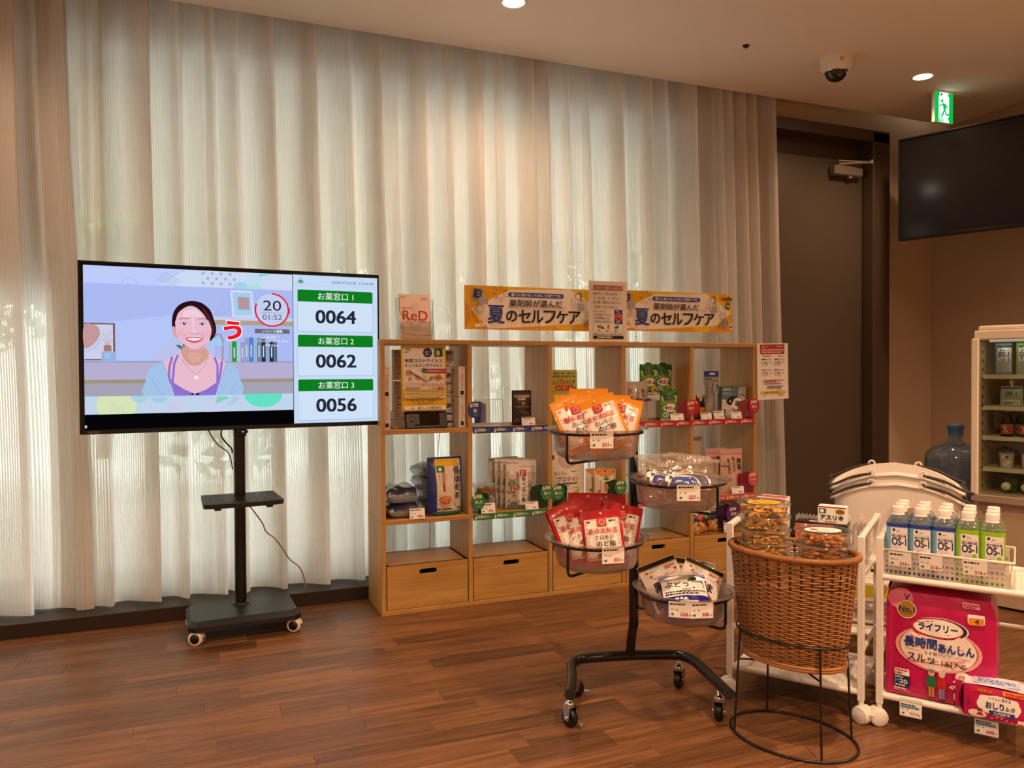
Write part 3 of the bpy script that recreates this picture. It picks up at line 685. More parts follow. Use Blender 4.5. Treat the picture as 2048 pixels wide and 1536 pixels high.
cable('extension_cord', [(.192, 3.49, .52), (.20, 3.5, .50), (.235, 3.55, .445), (.262, 3.57, .40), (.275, 3.58, .365), (.315, 3.60, .325), (.35, 3.64, .27), (.385, 3.68, .21), (.43, 3.69, .165), (.452, 3.70, .11), (.458, 3.705, .062)], .0028, mat('cord_pink', '#b08a7c', .5), 'pinkish extension cord hanging from the stand pole to the ledge')

# ------------------------------------------------------------------ dark screen in the corner, exit sign, ceiling devices
an = math.atan2(-.931, .365)
wt = thing('wall_screen', 'dark switched-off flat screen mounted in the corner by the door', 'television', (4.03, 3.565, 1.864), an)
m = MB(); m.box((.56, .022, .311), (1.12, .03, .622), BLACKP, .003); m.box((.56, .06, .31), (.5, .06, .3), BLACKP, .01); m.obj('housing', wt)
m = MB()
for c, d in (((.56, .0, .617), (1.12, .016, .010)), ((.56, .0, .008), (1.12, .016, .016)), ((.005, .0, .311), (.010, .016, .622)), ((1.115, .0, .311), (.010, .016, .622))): m.box(c, d, MATS['bezel_gloss'], .002)
m.obj('bezel', wt)
m = MB(); m.box((.56, .004, .313), (1.1, .006, .6), mat('dark_screen', '#0a0b0c', .12, spec=.5)); m.obj('screen', wt)
m = MB(); m.tube([(.56, .08, .31), (.56, .4, .31)], .025, BLACKM); m.obj('wall_arm', wt)
ex = thing('exit_sign', 'green lit exit sign with a running figure under the ceiling', 'sign', (4.137, 3.35, CEIL))
m = MB(); m.box((.06, .0, -.004), (.30, .05, .008), WHITEP, .002); m.obj('ceiling_plate', ex)
m = MB(); m.box((0, .0, -.094), (.154, .020, .180), mat('sign_edge', '#f0ead8', .4), .002); m.obj('panel', ex)
a = Art(); G2 = glow('sign_green', '#00b544', 1.1); W2 = glow('sign_white', '#f4fff8', 1.6)
a.rect(0, -.094, .15, .177, G2); a.rect(0, -.104, .084, .152, W2); a.rect(0, -.018, .07, .02, W2); a.ell(-.02, -.018, .008, .008, mat('sign_grey', '#8a968e', .5))
a.ell(-.015, -.055, .010, .010, G2)
a.blob([(-.012, -.068), (.012, -.072), (.02, -.085), (.012, -.105), (.002, -.112), (-.006, -.1), (-.008, -.085)], G2)
for p, wd in ((((-.008, -.074), (-.026, -.084), (-.04, -.082)), .008), (((.012, -.075), (.026, -.088), (.026, -.1)), .008), (((.004, -.105), (-.008, -.13), (-.022, -.148)), .012), (((.008, -.108), (.014, -.132), (.042, -.134)), .011)): a.line(p, wd, G2)
a.poly([(-.04, -.148), (-.022, -.178), (-.04, -.178)], G2); a.poly([(-.03, -.15), (-.022, -.15), (.0, -.178), (-.01, -.178)], G2); a.poly([(.042, -.14), (.03, -.155), (.042, -.178)], G2)
m = MB(); a.put(m, lambda x, y, h: (x, -.0102-h, y)); m.obj('lit_face', ex)
dc = thing('dome_camera', 'white dome security camera on the ceiling', 'camera', (3.165, 3.20, CEIL))
m = MB(); m.lathe([(.082, 0), (.082, -.012), (.078, -.045), (.066, -.066), (.056, -.07)], 40, mat('camera_white', '#efe9e0', .3), cap0=False); m.obj('housing', dc)
m = MB(); m.lathe([(.056, -.068)]+[(.056*math.cos(t*PI/16), -.068-.052*math.sin(t*PI/16)) for t in range(1, 9)], 32, mat('smoked_dome', '#14110f', .06, spec=.9)); m.obj('dome', dc)
m = MB(); m.lathe([(.060, -.066), (.0605, -.07), (.056, -.073)], 40, CHROME, cap0=False, cap1=False); m.obj('dome_rim', dc)
a = Art(); a.text('NW', .0, .012, INK, h=.007, w=.016, bold=.03); a.rect(-.005, .001, .007, .006, INK); a.rect(.006, .001, .006, .006, INK)
m = MB(); an_ = -2.0
a.put(m, lambda x, y, h: (math.cos(an_+x/.08)*(.0812+h-(.012-y)*.08), math.sin(an_+x/.08)*(.0812+h-(.012-y)*.08), y-.034)); m.obj('marking', dc)
sp = thing('sprinkler', 'small flush ceiling sprinkler with a dark opening', 'sprinkler', (2.593, 3.221, CEIL))
m = MB(); m.lathe([(.034, 0), (.033, -.004), (.022, -.007)], 28, MATS['camera_white'], cap0=False); m.obj('cover', sp)
m = MB(); m.lathe([(.018, -.007), (.015, -.014), (.008, -.02)], 20, mat('dark_brass', '#3a342e', .3, metal=.8)); m.box((0, 0, -.019), (.03, .004, .003), CHROME); m.obj('nozzle', sp)
# ------------------------------------------------------------------ open wooden shelving unit
SX, SY, SD = .7367, 3.3356, .285
BZ = [0, .3967, .7933, 1.19]
sh = thing('shelving_unit', 'low open oak shelving unit of five columns with drawers below', 'shelf', (SX, SY, 0))
for k, z in enumerate(BZ):
    m = MB(); m.box((1.01, SD/2, z+.01), (2.02, SD, .02), OAK, .0012)
    m.obj('top_board' if k == 3 else ('bottom_board' if k == 0 else 'shelf_board'), sh)
for k in range(6):
    for r in range(3):
        m = MB(); m.box((.01+.4*k, SD/2, BZ[r]+.2084), (.02, SD-.001, .3765), OAKV, .001); m.obj('side_panel' if k in (0, 5) else 'divider', sh)
for k in range(5):
    x = .21+.4*k; d = put('drawer', None, sh, (x, 0, .022))
    m = MB(); H = .193; hw = .186
    FM = Matrix(((1, 0, 0, 0), (0, 0, 1, 0), (0, 1, 0, 0), (0, 0, 0, 1)))   # outline in x, z; thickness along y
    m.box((0, .0105, .0735), (2*hw, .015, .147), OAK, .0008); m.box((0, .0105, .181), (2*hw, .015, .024), OAK, .0008)
    for sx in (-1, 1):
        pts = [(sx*hw, .147)]+[(sx*(.03+.011*math.cos(t)), .158+.011*math.sin(t)) for t in [-PI/2+PI*i/8 for i in range(9)]]+[(sx*hw, .169)]
        m.prism(pts if sx < 0 else pts[::-1], .003, .018, OAK, FM)
    for sx in (-1, 1): m.box((sx*(hw-.005), .142, H/2), (.01, .276, H), OAK)
    m.box((0, .142, H-.005), (2*hw, .276, .01), OAK); m.box((0, .142, .005), (2*hw, .276, .01), OAK); m.box((0, .275, H/2), (2*hw, .01, H), OAK)
    m.obj('box', d)

def in_shelf(x, dy=0.): return (x, SY+dy)
R1, R2, R3 = .8135, .4169, .2152

# ------------------------------------------------------------------ generic goods
def pouch_depth(w, h, d, gus=.5, seal=.08, wr=0., seed=0, pw=2.2):
    R = random.Random(seed); ph = [R.uniform(0, 6.28) for _ in range(6)]
    def dep(x, y):
        u = min(1, abs(2*x/w)); v = max(0, min(1, y/h))
        a = (1-u**pw)
        if v < .12: b = gus+(1-gus)*(v/.12)
        else: b = 1.
        t = max(0., (v-.35)/(1-seal-.35)); b *= max(0., 1-t*t) if v < 1-seal else 0.
        q = d/2*a*b
        if wr: q += wr*a*(.25+b)*(math.sin(x/w*17+ph[0]+3*v)*math.sin(v*9+ph[1])*.6+math.sin(x/w*31+v*13+ph[2])*.3+math.sin(v*27-x/w*11+ph[3])*.25)
        return max(q, .0005)
    return dep
def pouch(name, w, h, d, mb_, art=None, label=None, cat='pouch', loc=(0, 0, 0), rz=0., rot=None, group=None, gus=.5, seal=.08, wr=.0015, seed=0, nu=14, nv=18, outline=None, parts=None, pw=2.2, back=None):
    """stand-up bag: a body of two bulging sheets with the print following the front"""
    dep = pouch_depth(w, h, d, gus, seal, wr, seed, pw)
    ol = outline or (lambda v: 1.)
    X = lambda x, y: x*ol(y/h)
    m = MB()
    m.grid(lambda u, v: (X((u-.5)*w, v*h), -dep((u-.5)*w, v*h), v*h), nu, nv, mb_)
    m.grid(lambda u, v: (X((u-.5)*w, v*h), dep((u-.5)*w, v*h)*.9, v*h), nu, nv, back or mb_, flip=True)
    bt = [(X((i/nu-.5)*w, 0), -dep((i/nu-.5)*w, 0), 0) for i in range(nu+1)]+[(X((i/nu-.5)*w, 0), dep((i/nu-.5)*w, 0)*.9, 0) for i in range(nu, -1, -1)]
    m.add(bt, [tuple(range(len(bt)))[::-1]], mb_)
    o = m.obj(name, None, loc, rz, label=label, cat=cat, group=group, rot=rot)
    if art:
        a = MB(); art.put(a, lambda x, y, q: (X(x, y), -dep(max(-w/2, min(w/2, x)), y)-q, y), .0011); a.obj('printed_front', o)
    return o
def carton(name, w, d, h, mt, art=None, label=None, cat='box', loc=(0, 0, 0), rz=0., group=None, side=None, top=None, rot=None, bev=.0012):
    m = MB(); m.box((0, d/2, h/2), (w, d, h), mt, bev); o = m.obj(name, None, loc, rz, label=label, cat=cat, group=group, rot=rot)
    a = MB()
    if art: art.put(a)
    if side: side.put(a, lambda x, y, q: (-w/2-q, d/2-x, y))
    if top: top.put(a, lambda x, y, q: (x, d/2+y, h+q))
    if art or side or top: a.obj('printed_faces', o)
    return o
def price_card(price, label, loc, rz=0., w=.066, h=.036, lean=.2, holder=True, red=True, blue=False, seed=0, name=None):
    t = thing('price_card', label, 'price card', loc, rz, 'price cards')
    Mx = Matrix.Rotation(lean, 4, 'X')
    m = MB(); m.box((0, 0, h/2), (w, .0008, h), PAPER, M=Mx); c = m.obj('card', t)
    a = Art(); b = .5
    a.bars(-w*.05, h*.84, w*.78, 1, .01, h*.10, INK, seed)
    if blue: a.rect(-w*.04, h*.68, w*.84, h*.16, mat('ink_skyblue', '#4f93c4', .6))
    a.bars(-w*.3, h*.52, w*.2, 1, .01, h*.06, INKGY, seed+1); a.bars(-w*.12, h*.50, w*.12, 1, .01, h*.06, INKGY, seed+2)
    a.ell(-w*.33, h*.2, h*.075, h*.075, INKG, 12); a.bars(-w*.42, h*.2, w*.06, 1, .01, h*.05, INKGY, seed)
    a.text(price, w*.16, h*.24, INKR if red else INKP, h=h*.22, bold=.02); a.bars(w*.42, h*.2, w*.08, 1, .01, h*.07, INK, seed+3)
    m = MB(); a.put(m, lambda x, y, q: Mx @ Vector((x, -.0004-q, y))); m.obj('print', c)
    if holder:
        m = MB(); m.box((0, .004, h*.62), (w*1.02, .0015, h*1.25), ACR, M=Mx); m.box((0, .008, .001), (w*1.02, .03, .002), ACR); m.obj('clear_holder', t)
    return t
ACR = clear('acrylic', '#f4f7f7', .07, .04, .04)
GLOSSW = mat('glossy_white_film', '#ece8e2', .28, coat=.3); MATTEW = mat('matte_white_film', '#e9e4dc', .5)

# ------------------------------------------------------------------ on top of the unit
# leaflet holder
t = thing('leaflet_holder', 'clear leaflet holder with pale leaflets standing on the oak unit', 'leaflet holder', (.925, 3.436, 1.211), .06)
lean = -.10; Ml = Matrix.Rotation(lean, 4, 'X')
m = MB()
for s in (-1, 1): m.box((s*.084, .012, .095), (.002, .04, .19), ACR, M=Ml)
m.box((0, .03, .10), (.17, .002, .2), ACR, M=Ml); m.box((0, -.012, .04), (.17, .002, .08), ACR, M=Ml); m.box((0, .01, .002), (.17, .05, .003), ACR); m.obj('holder', t)
PKP = mat('leaflet_pink', '#f2d9cd', .55)
m = MB()
for k in range(5): m.box((-.003+.002*k, -.006+.005*k, .108+.001*(k % 2)), (.146, .0012, .205), PKP, M=Ml)
lf = m.obj('leaflets', t)
a = Art(); a.bars(0, .147, .12, 1, .01, .006, mat('ink_rose', '#d98a84', .6), 1); a.bars(.01, .082, .11, 1, .01, .0055, MATS['ink_rose'], 2); a.bars(.02, .072, .09, 1, .01, .004, INKGY, 3)
a.blob([(-.02, .16), (.0, .172), (.02, .16), (.018, .14), (0, .13), (-.016, .14)], mat('ink_blushgrey', '#e6cfc6', .6)); a.rect(0, .09, .04, .09, MATS['ink_blushgrey']); a.bars(-.045, .196, .045, 1, .01, .004, INKGY, 4); a.rect(.045, .193, .03, .006, mat('ink_palegrey', '#c9b6b0', .6)); a.text('ReD', 0, .112, INKR, w=.118, h=.045, bold=.0)
m = MB(); a.put(m, lambda x, y, q: Ml @ Vector((x-.003, -.0068-q, y))); m.obj('print', lf)
m = MB()
for pts in ([(-.083, .205), (-.08, .19), (-.078, .125), (-.06, .10), (0, .085), (.06, .082), (.076, .09), (.078, .16), (.083, .175)], [(-.07, .075), (-.065, .03), (0, .018), (.07, .022), (.078, .06), (.07, .065)]):
    m.tube([Ml @ Vector((x, -.016, z)) for x, z in pts], .0011, mat('clear_edge', '#6d6660', .3), 6)
m.obj('cut_edges', t)
# banners
BY = mat('banner_amber', '#e2a70f', .5); BY2 = mat('banner_yellow', '#ecc416', .5); BW = mat('banner_white', '#f3ebe2', .55)
a = Art(); W, H = .719, .206
P = lambda u, v: (u-W/2, v)
a.rect(0, H/2, W, H, BY); a.poly([P(.2, H), P(W, H), P(W, 0), P(.13, 0), P(.5, 0)], BY2); a.poly([P(0, H*.62), P(.05, H*.4), P(0, 0)], mat('banner_deep', '#cf9410', .5)); a.poly([P(W, 0), P(.565, 0), P(.58, .04), P(W, .1)], BY)
a.poly([P(.03, .097), P(.23, .19), P(.5, .2), P(.545, .205), P(.69, .12), P(.705, .1), P(.62, .036), P(.565, .032), P(.12, .004)], BW)
def firework(cx, cy, r, cols, n=14):
    for i in range(n):
        t = 2*PI*i/n; a.line([P(cx+r*.42*math.cos(t), cy+r*.42*math.sin(t)), P(cx+r*math.cos(t), cy+r*math.sin(t))], .0035 if r > .03 else .0025, cols[i % len(cols)], .5)
TEAL = mat('ink_teal', '#4d7a78', .6)
firework(.177, .172, .042, (INKY, TEAL)); firework(.074, .096, .03, (TEAL, INKBR)); firework(.655, .085, .026, (TEAL, INKBR))
a.text('夏', *P(.1555, .0725), INKB, w=.083, h=.084, bold=.03)
for i, ch in enumerate('のセルフケア'): a.text(ch, *P(.234+i*.0665, .0655), INK, w=.054 if ch == 'の' else .062, h=.05 if ch == 'の' else .06, bold=.03)
a.text('薬剤師が選んだ', *P(.361, .128), INK, w=.277, h=.034, bold=.022)
a.rect(*P(.362, .1675), .292, .022, INKB, .011); a.text('暑さに負けないために日頃ケアを!', *P(.362, .1675), INKW, w=.262, h=.0145, bold=.02)
# pharmacist line drawing
a.blob([P(.578, .182), P(.6, .19), P(.606, .172), P(.604, .158), P(.612, .148), P(.6, .15), P(.59, .168)], mat('ink_hair', '#6f6a66', .6)); a.ell(*P(.585, .168), .012, .015, BW); a.ring(*P(.585, .168), .012, .0012, INK, 2.6, 5.6, 16, .015)
a.line([P(.585, .182), P(.572, .176), P(.571, .168)], .003, MATS['ink_hair']); a.ell(*P(.582, .16), .002, .002, INKR)
for pts in ([(.568, .15), (.566, .105)], [(.612, .15), (.626, .14), (.632, .105)], [(.566, .135), (.55, .115), (.546, .128), (.552, .146), (.548, .165)], [(.552, .146), (.558, .15)]): a.line([P(*p) for p in pts], .0018, INK)
a.rect(*P(.598, .12), .034, .03, mat('ink_apron', '#a9aaa2', .6)); a.line([P(.588, .15), P(.588, .134)], .002, INK); a.line([P(.606, .15), P(.606, .134)], .002, INK)
# pressure meter, thermometer, card, foods, pills
a.rect(*P(.06, .162), .05, .06, INKGY, .004, -.12); a.rect(*P(.06, .166), .036, .04, INKN, 0, -.12); a.text('118', *P(.064, .173), INKW, h=.008, bold=.0); a.text('78', *P(.064, .16), INKW, h=.008, bold=.0); a.rect(*P(.09, .134), .045, .03, mat('ink_silver', '#a9a6b0', .6), .003, -.1); a.ring(*P(.095, .165), .012, .0015, INKBR, -1, 2.4)
a.line([P(.019, .11), P(.033, .02)], .004, mat('ink_amberlight', '#e8b84a', .6)); a.rect(*P(.065, .05), .01, .04, MATS['ink_amberlight'], .003, .5); a.rect(*P(.072, .02), .05, .015, BW, .001, .1); a.rect(*P(.08, .021), .02, .004, INKGY)
a.rect(*P(.66, .178), .035, .012, INKR, 0, .05); a.rect(*P(.655, .192), .022, .016, mat('ink_peach', '#d99a70', .6), .002, .1)
for k in range(5): a.ell(*P(.672+k*.008, .172+.006*(k % 3)), .007, .007, INKBR, 12)
a.rect(*P(.682, .14), .024, .036, mat('ink_deepgreen', '#1e4a36', .6), .003, -.25); a.ell(*P(.682, .14), .006, .008, BW, 14)
for k in range(2):
    a.rect(*P(.645+k*.022, .045-k*.006), .016, .05, INKGY, .002, -.5)
    for i in range(8): a.ell(*P(.638+k*.022+(i % 2)*.006+.011*(i//2)-.006, .032-k*.006+(i//2)*.011-(i % 2)*.003), .002, .002, INKW, 8)
a.rect(*P(.70, .03), .018, .028, INKW, .004, -.2); a.rect(*P(.70, .03), .010, .014, INKN, 0, -.2)
m = MB(); m.box((0, .0015, H/2), (W, .003, H), BW, .0004); bme = m.mesh('board'); m = MB(); a.put(m); pme = m.mesh('printed_front')
CLIP = clear('clear_post', '#f0ece6', .15, .1, .12)
m = MB()
for z in range(5): m.box((0, .004, -.006-.012*z), (.010-.002*(z % 2), .006, .010), CLIP, .002)
m.box((0, -.001, .012), (.022, .003, .022), CLIP, .001); m.box((0, .006, -.0565), (.03, .03, .003), CLIP, .001); cme = m.mesh('clear_post')
for i, (x, z) in enumerate(((1.5155, 1.265), (2.3135, 1.271))):
    t = thing('banner_sign', ['yellow printed banner on the oak unit nearer the leaflet holder', 'yellow printed banner on the oak unit nearer the door'][i], 'banner', (x, 3.436, z), 0, 'yellow banners on the unit')
    b = put('board', bme, t); put('printed_front', pme, b)
    for dx in ((-.26, .205) if i == 0 else (-.235, .235)): put('clear_post', cme, t, (dx, 0, 0))
# notice between the banners
a = Art(); W, H = .205, .293
a.rect(0, H/2, W, H, PAPER); a.rect(0, .262, .166, .024, mat('ink_brick', '#b5493c', .6)); a.text('【お詫びと重要なお知らせ】', 0, .262, INKW, w=.155, h=.0155, bold=.01)
for i, t_ in enumerate(('配布中の「夏のお得な', 'クーポン祭」クーポンは、', '処方箋の調剤(お薬代)には', 'ご利用いただけません。')): a.text(t_, -.083, .233-i*.0215, INK, w=(.135, .148, .158, .140)[i], h=.0155, bold=.008, align='l')
for i, t_ in enumerate(('本クーポンは、', 'OTC医薬品', 'や店内物販にのみ', 'ご利用いただけます。')): a.text(t_, -.08, .147-i*.0165, INKR if i == 1 else INK, w=(.066, .053, .087, .098)[i], h=.012, bold=.006, align='l')
a.bars(.0, .1305, .04, 1, .01, .005, INKGY, 2)
a.rect(.057, .122, .044, .068, INKB); a.ell(.057, .122, .02, .024, INKR); a.ring(.057, .122, .016, .0015, INKW, ry=.02); a.text('お得', .057, .126, INKW, w=.016, h=.008); a.bars(.057, .15, .025, 1, .01, .004, INKW, 3); a.bars(.057, .096, .03, 1, .01, .004, INKW, 5)
for q, w_ in ((mat('ink_frame', '#cbb9aa', .6), .162), (PAPER, .159)): a.rect(0, .066, w_, .038*(w_/.162), q, .004)
a.rect(-.048, .072, .028, .016, INKGY); a.poly([(-.04, .062), (-.03, .075), (-.02, .062)], INKN); a.rect(0, .072, .014, .02, mat('ink_amber', '#d9822e', .6), .003); a.rect(.046, .071, .024, .014, TEAL, .003, .3)
for x in (-.048, 0, .048): a.bars(x, .053, .028, 1, .01, .0045, INK, int(x*1000)+60)
a.text('ご理解のほど何卒よろしくお願い申し上げます。', 0, .036, INK, w=.17, h=.009, bold=.0); a.rect(0, .021, .168, .015, INK); a.bars(0, .021, .12, 1, .01, .007, INKW, 9)
t = thing('notice_sheet', 'laminated white notice with a red heading between the yellow banners', 'notice', (1.8675, 3.350, 1.211)); m = MB(); m.box((0, .0008, H/2), (W+.006, .0012, H+.004), PAPER); s_ = m.obj('sheet', t); m = MB(); a.put(m, h0=.0002); m.obj('print', s_)
m = MB(); m.box((0, -.0018, H/2), (W+.012, .0006, H+.008), clear('laminate', '#ffffff', .05, .08, .0, bump=.25, bscale=25)); m.obj('laminate_film', s_)
m = MB(); m.box((0, .012, .001), (.06, .03, .002), CLIP); m.box((0, .003, .02), (.03, .002, .04), CLIP); m.obj('clear_foot', t)
# notice taped to the end of the unit
a = Art(); W, H = .212, .30
a.rect(0, H/2, W, H, PAPER); a.rect(-.002, .268, .168, .052, mat('ink_brickred', '#ad3a30', .6)); a.poly([(-.07, .275), (-.063, .287), (-.056, .275)], INKW); a.bars(-.035, .282, .03, 1, .01, .004, INKY, 1); a.bars(.05, .283, .04, 1, .01, .003, INKW, 2); a.bars(0, .266, .155, 3, .0075, .0035, INKW, 3)
a.bars(-.02, .232, .1, 1, .01, .006, INKR, 4); a.bars(.055, .232, .04, 2, .005, .002, INKBR, 5)
for ix, x in enumerate((-.045, .04)):
    for iz, z in enumerate((.214, .158)):
        a.rect(x, z, .068, .007, mat('ink_mist', '#cdbfc4', .6)); a.bars(x-.012, z, .034, 1, .01, .005, INK, 6+ix+iz); a.ring(x-.026, z-.017, .0045, .0022, INKR, n=14); a.bars(x+.0, z-.014, .03, 1, .01, .004, INKR, 9); a.bars(x+.002, z-.02, .03, 1, .01, .004, INK, 10+ix); a.bars(x, z-.03, .06, 1, .01, .003, INKGY, 12); a.ring(x+.028, z-.017, .005, .0015, INKBR, n=12)
a.bars(0, .102, .14, 2, .008, .005, INKR, 20); a.bars(0, .084, .13, 1, .01, .005, INKBR, 22); a.bars(.01, .07, .11, 2, .009, .0045, INK, 24); a.bars(.05, .052, .05, 1, .01, .003, INKGY, 25)
a.rect(-.002, .038, .168, .015, INKY); a.bars(0, .038, .13, 1, .01, .006, INKBR, 27); a.bars(-.05, .022, .05, 1, .01, .003, INKGY, 28); a.bars(.055, .022, .04, 1, .01, .005, INKGY, 29)
t = thing('notice_sheet', 'white notice with red heading fixed to the door end of the oak unit', 'notice', (2.862, 3.331, .912), .03, rot=(0, -.02, .03)); m = MB(); m.box((0, .0008, H/2), (W-.01, .0012, H), PAPER); s_ = m.obj('sheet', t); m = MB(); a.put(m, h0=.0002); m.obj('print', s_)

# ------------------------------------------------------------------ top row, first column: test kits, poster, small display
KIT = mat('kit_carton', '#ece5dc', .55)
a = Art(); w, h = .286, .138
a.text('HU', -.125, .125, INKN, h=.010, bold=.03); a.bars(-.12, .112, .035, 2, .006, .003, INKGY, 1); a.rect(0, .092, .27, .0015, INK); a.text('エスプライン SARS-CoV-2 & Flu A+B', 0, .082, INK, w=.265, h=.012, bold=.01); a.ell(-.118, .06, .012, .006, INKO); a.rect(.118, .125, .03, .011, INKN, .002); a.text('2回用', .118, .125, INKW, w=.022, h=.007)
a.ring(.105, .108, .009, .002, INKGY, n=16); a.bars(.12, .065, .03, 1, .01, .005, INK, 4); a.bars(-.105, .03, .045, 1, .01, .004, INKGY, 5); a.bars(.118, .03, .022, 5, .0045, .0035, INK, 6); a.bars(0, .04, .12, 3, .01, .004, INKGY, 7)
b_ = Art(); b_.bars(-.11, .024, .05, 1, .01, .004, INKGY, 1); b_.text('エスプライン SARS-CoV-2', -.03, .010, INK, w=.2, h=.008, bold=.01); b_.rect(.12, .022, .026, .009, INKB, .001)
LB = ['white test kit carton standing on top of the pile behind the yellow poster', 'white test kit carton standing second in the pile behind the yellow poster']
for k in range(2): carton('test_kit_carton', .286, .034, .138, KIT, a, LB[k], 'carton', (.965, 3.456, .889+.1405*(1-k)), 0, 'white test kit cartons')
for k in range(2): carton('test_kit_carton', .286, .138, .036, KIT, b_, ['white test kit carton lying flat directly under the standing ones', 'white test kit carton lying flat lowest in the pile on the board'][k], 'carton', (.965, 3.452, .8138+.0375*(1-k)), 0, 'white test kit cartons')
c_ = Art(); c_.rect(0, .118, .014, .022, PAPER); c_.text('2', 0, .128, INKN, h=.006); c_.rect(0, .018, .016, .018, INKN); c_.bars(.0, .1, .01, 8, .009, .003, INKGY, 3)
d_ = Art(); d_.bars(0, .12, .1, 2, .012, .005, INKGY, 4); d_.ring(.02, .07, .025, .002, MATS['ink_palegrey'], .3, 3); d_.bars(0, .02, .1, 1, .01, .005, INK, 6)
for k in range(2): carton('test_kit_carton', .026, .2, .137, KIT, c_, ['white test kit carton set edge-on in the corner by the screen, upper one', 'white test kit carton set edge-on in the corner by the screen, lower one'][k], 'carton', (.7735, 3.375, .8138+.1385*(1-k)), 0, 'white test kit cartons', d_)
e_ = Art()
for k in range(2): carton('test_kit_carton', .032, .2, .138, KIT, c_, ['white test kit carton set edge-on against the first divider, upper one', 'white test kit carton set edge-on against the first divider, lower one'][k], 'carton', (1.1185, 3.365, .8138+.1395*(1-k)), .06, 'white test kit cartons', d_)
# small black display
t = thing('display_player', 'small black video display with a dark screen under the yellow poster', 'display', (.95, 3.352, .8138), -.02)
Md = Matrix.Rotation(-.28, 4, 'X'); m = MB(); m.box((0, .012, .043), (.192, .022, .083), mat('display_black', '#17181a', .35), .004, M=Md); m.box((0, .04, .012), (.12, .07, .02), BLACKP, .004); m.obj('body', t)
m = MB(); m.box((.014, .0002, .046), (.092, .002, .058), mat('display_glass', '#050506', .1), M=Md); m.obj('screen', t)
m = MB(); m.lathe([(.012, 0), (.012, .002), (.009, .003)], 18, BLACKM, M=Md @ Matrix.Translation((-.066, .0012, .045)) @ Matrix.Rotation(PI/2, 4, 'X')); m.obj('speaker', t)
# yellow poster
a = Art(); W, H = .208, .295
a.rect(0, H/2, W, H, INKY); a.rect(0, .192, W-.018, .185, PAPER); a.text('HU', -.072, .275, INK, w=.024, h=.011, bold=.03); a.bars(-.072, .264, .032, 1, .01, .0035, INK, 1)
a.ell(.018, .262, .021, .021, INKN); a.text('鼻ぐ', .018, .265, INKW, w=.022, h=.010); a.bars(.018, .254, .02, 1, .01, .004, INKW, 2); a.rect(.069, .262, .04, .038, INKG); a.blob([(.06, .252), (.062, .272), (.072, .276), (.076, .262), (.072, .25)], mat('ink_skin', '#e6b8a0', .6)); a.line([(.068, .278), (.078, .268), (.086, .25)], .006, INK)
a.text('新型コロナウイルス', 0, .2265, INK, w=.174, h=.0155, bold=.015); a.text('インフルエンザウイルス', 0, .205, INK, w=.174, h=.0155, bold=.015)
a.rect(.056, .18, .098, .02, INKR); a.text('抗原同時測定キット', .056, .18, INKW, w=.088, h=.010, bold=.01)
for x, y, r_, q in ((-.072, .172, .014, MATS['ink_peach']), (-.03, .15, .010, MATS['ink_peach']), (-.065, .146, .008, MATS['ink_peach']), (.0, .183, .012, TEAL), (.032, .148, .009, INKLG), (.065, .153, .015, INKO)):
    a.ell(x, y, r_*.8, r_*.8, q)
    for i in range(10): a.line([(x+r_*.7*math.cos(i*.63), y+r_*.7*math.sin(i*.63)), (x+r_*1.15*math.cos(i*.63), y+r_*1.15*math.sin(i*.63))], .002, q)
a.rect(-.022, .163, .094, .021, INKGY, .008, -.52); a.rect(-.022, .1655, .092, .018, INKW, .008, -.52); a.rect(.0, .154, .024, .012, INKY, .003, -.52); a.text('日本国内製造!', .062, .15, INKR, w=.055, h=.010, rot=-.2)
a.text("エスプライン SARS-CoV-2 & Flu A+B", 0, .121, INKR, w=.178, h=.015, bold=.012); a.bars(-.045, .104, .085, 1, .01, .006, INKGY, 5); a.text('(一般用)', .038, .105, INKR, w=.034, h=.009); a.rect(.074, .105, .026, .011, INKR); a.text('2回用', .074, .105, INKW, w=.02, h=.007)
a.rect(0, .075, W-.018, .034, mat('ink_cream', '#f0dfa0', .6)); a.bars(0, .088, .18, 5, .0065, .003, INKBR, 7)
a.text('購入希望の方は、当店薬剤師まで', 0, .0475, INK, w=.125, h=.0085, bold=.01); a.text('お声がけください', 0, .036, INK, w=.068, h=.0085, bold=.01); a.rect(0, .016, W-.016, .018, PAPER, .003); a.bars(-.055, .015, .024, 1, .01, .0035, INKBR, 9); a.text('富士レビオ株式会社', .02, .0155, INKN, w=.108, h=.011, bold=.02)
t = thing('poster_board', 'yellow framed poster for virus test kits in the first column', 'poster', (.94, 3.361, .891), 0, rot=(-.03, 0, .02)); m = MB(); m.box((0, .001, H/2), (W, .002, H), INKY); s_ = m.obj('board', t); m = MB(); a.put(m, h0=.0002); m.obj('print', s_)
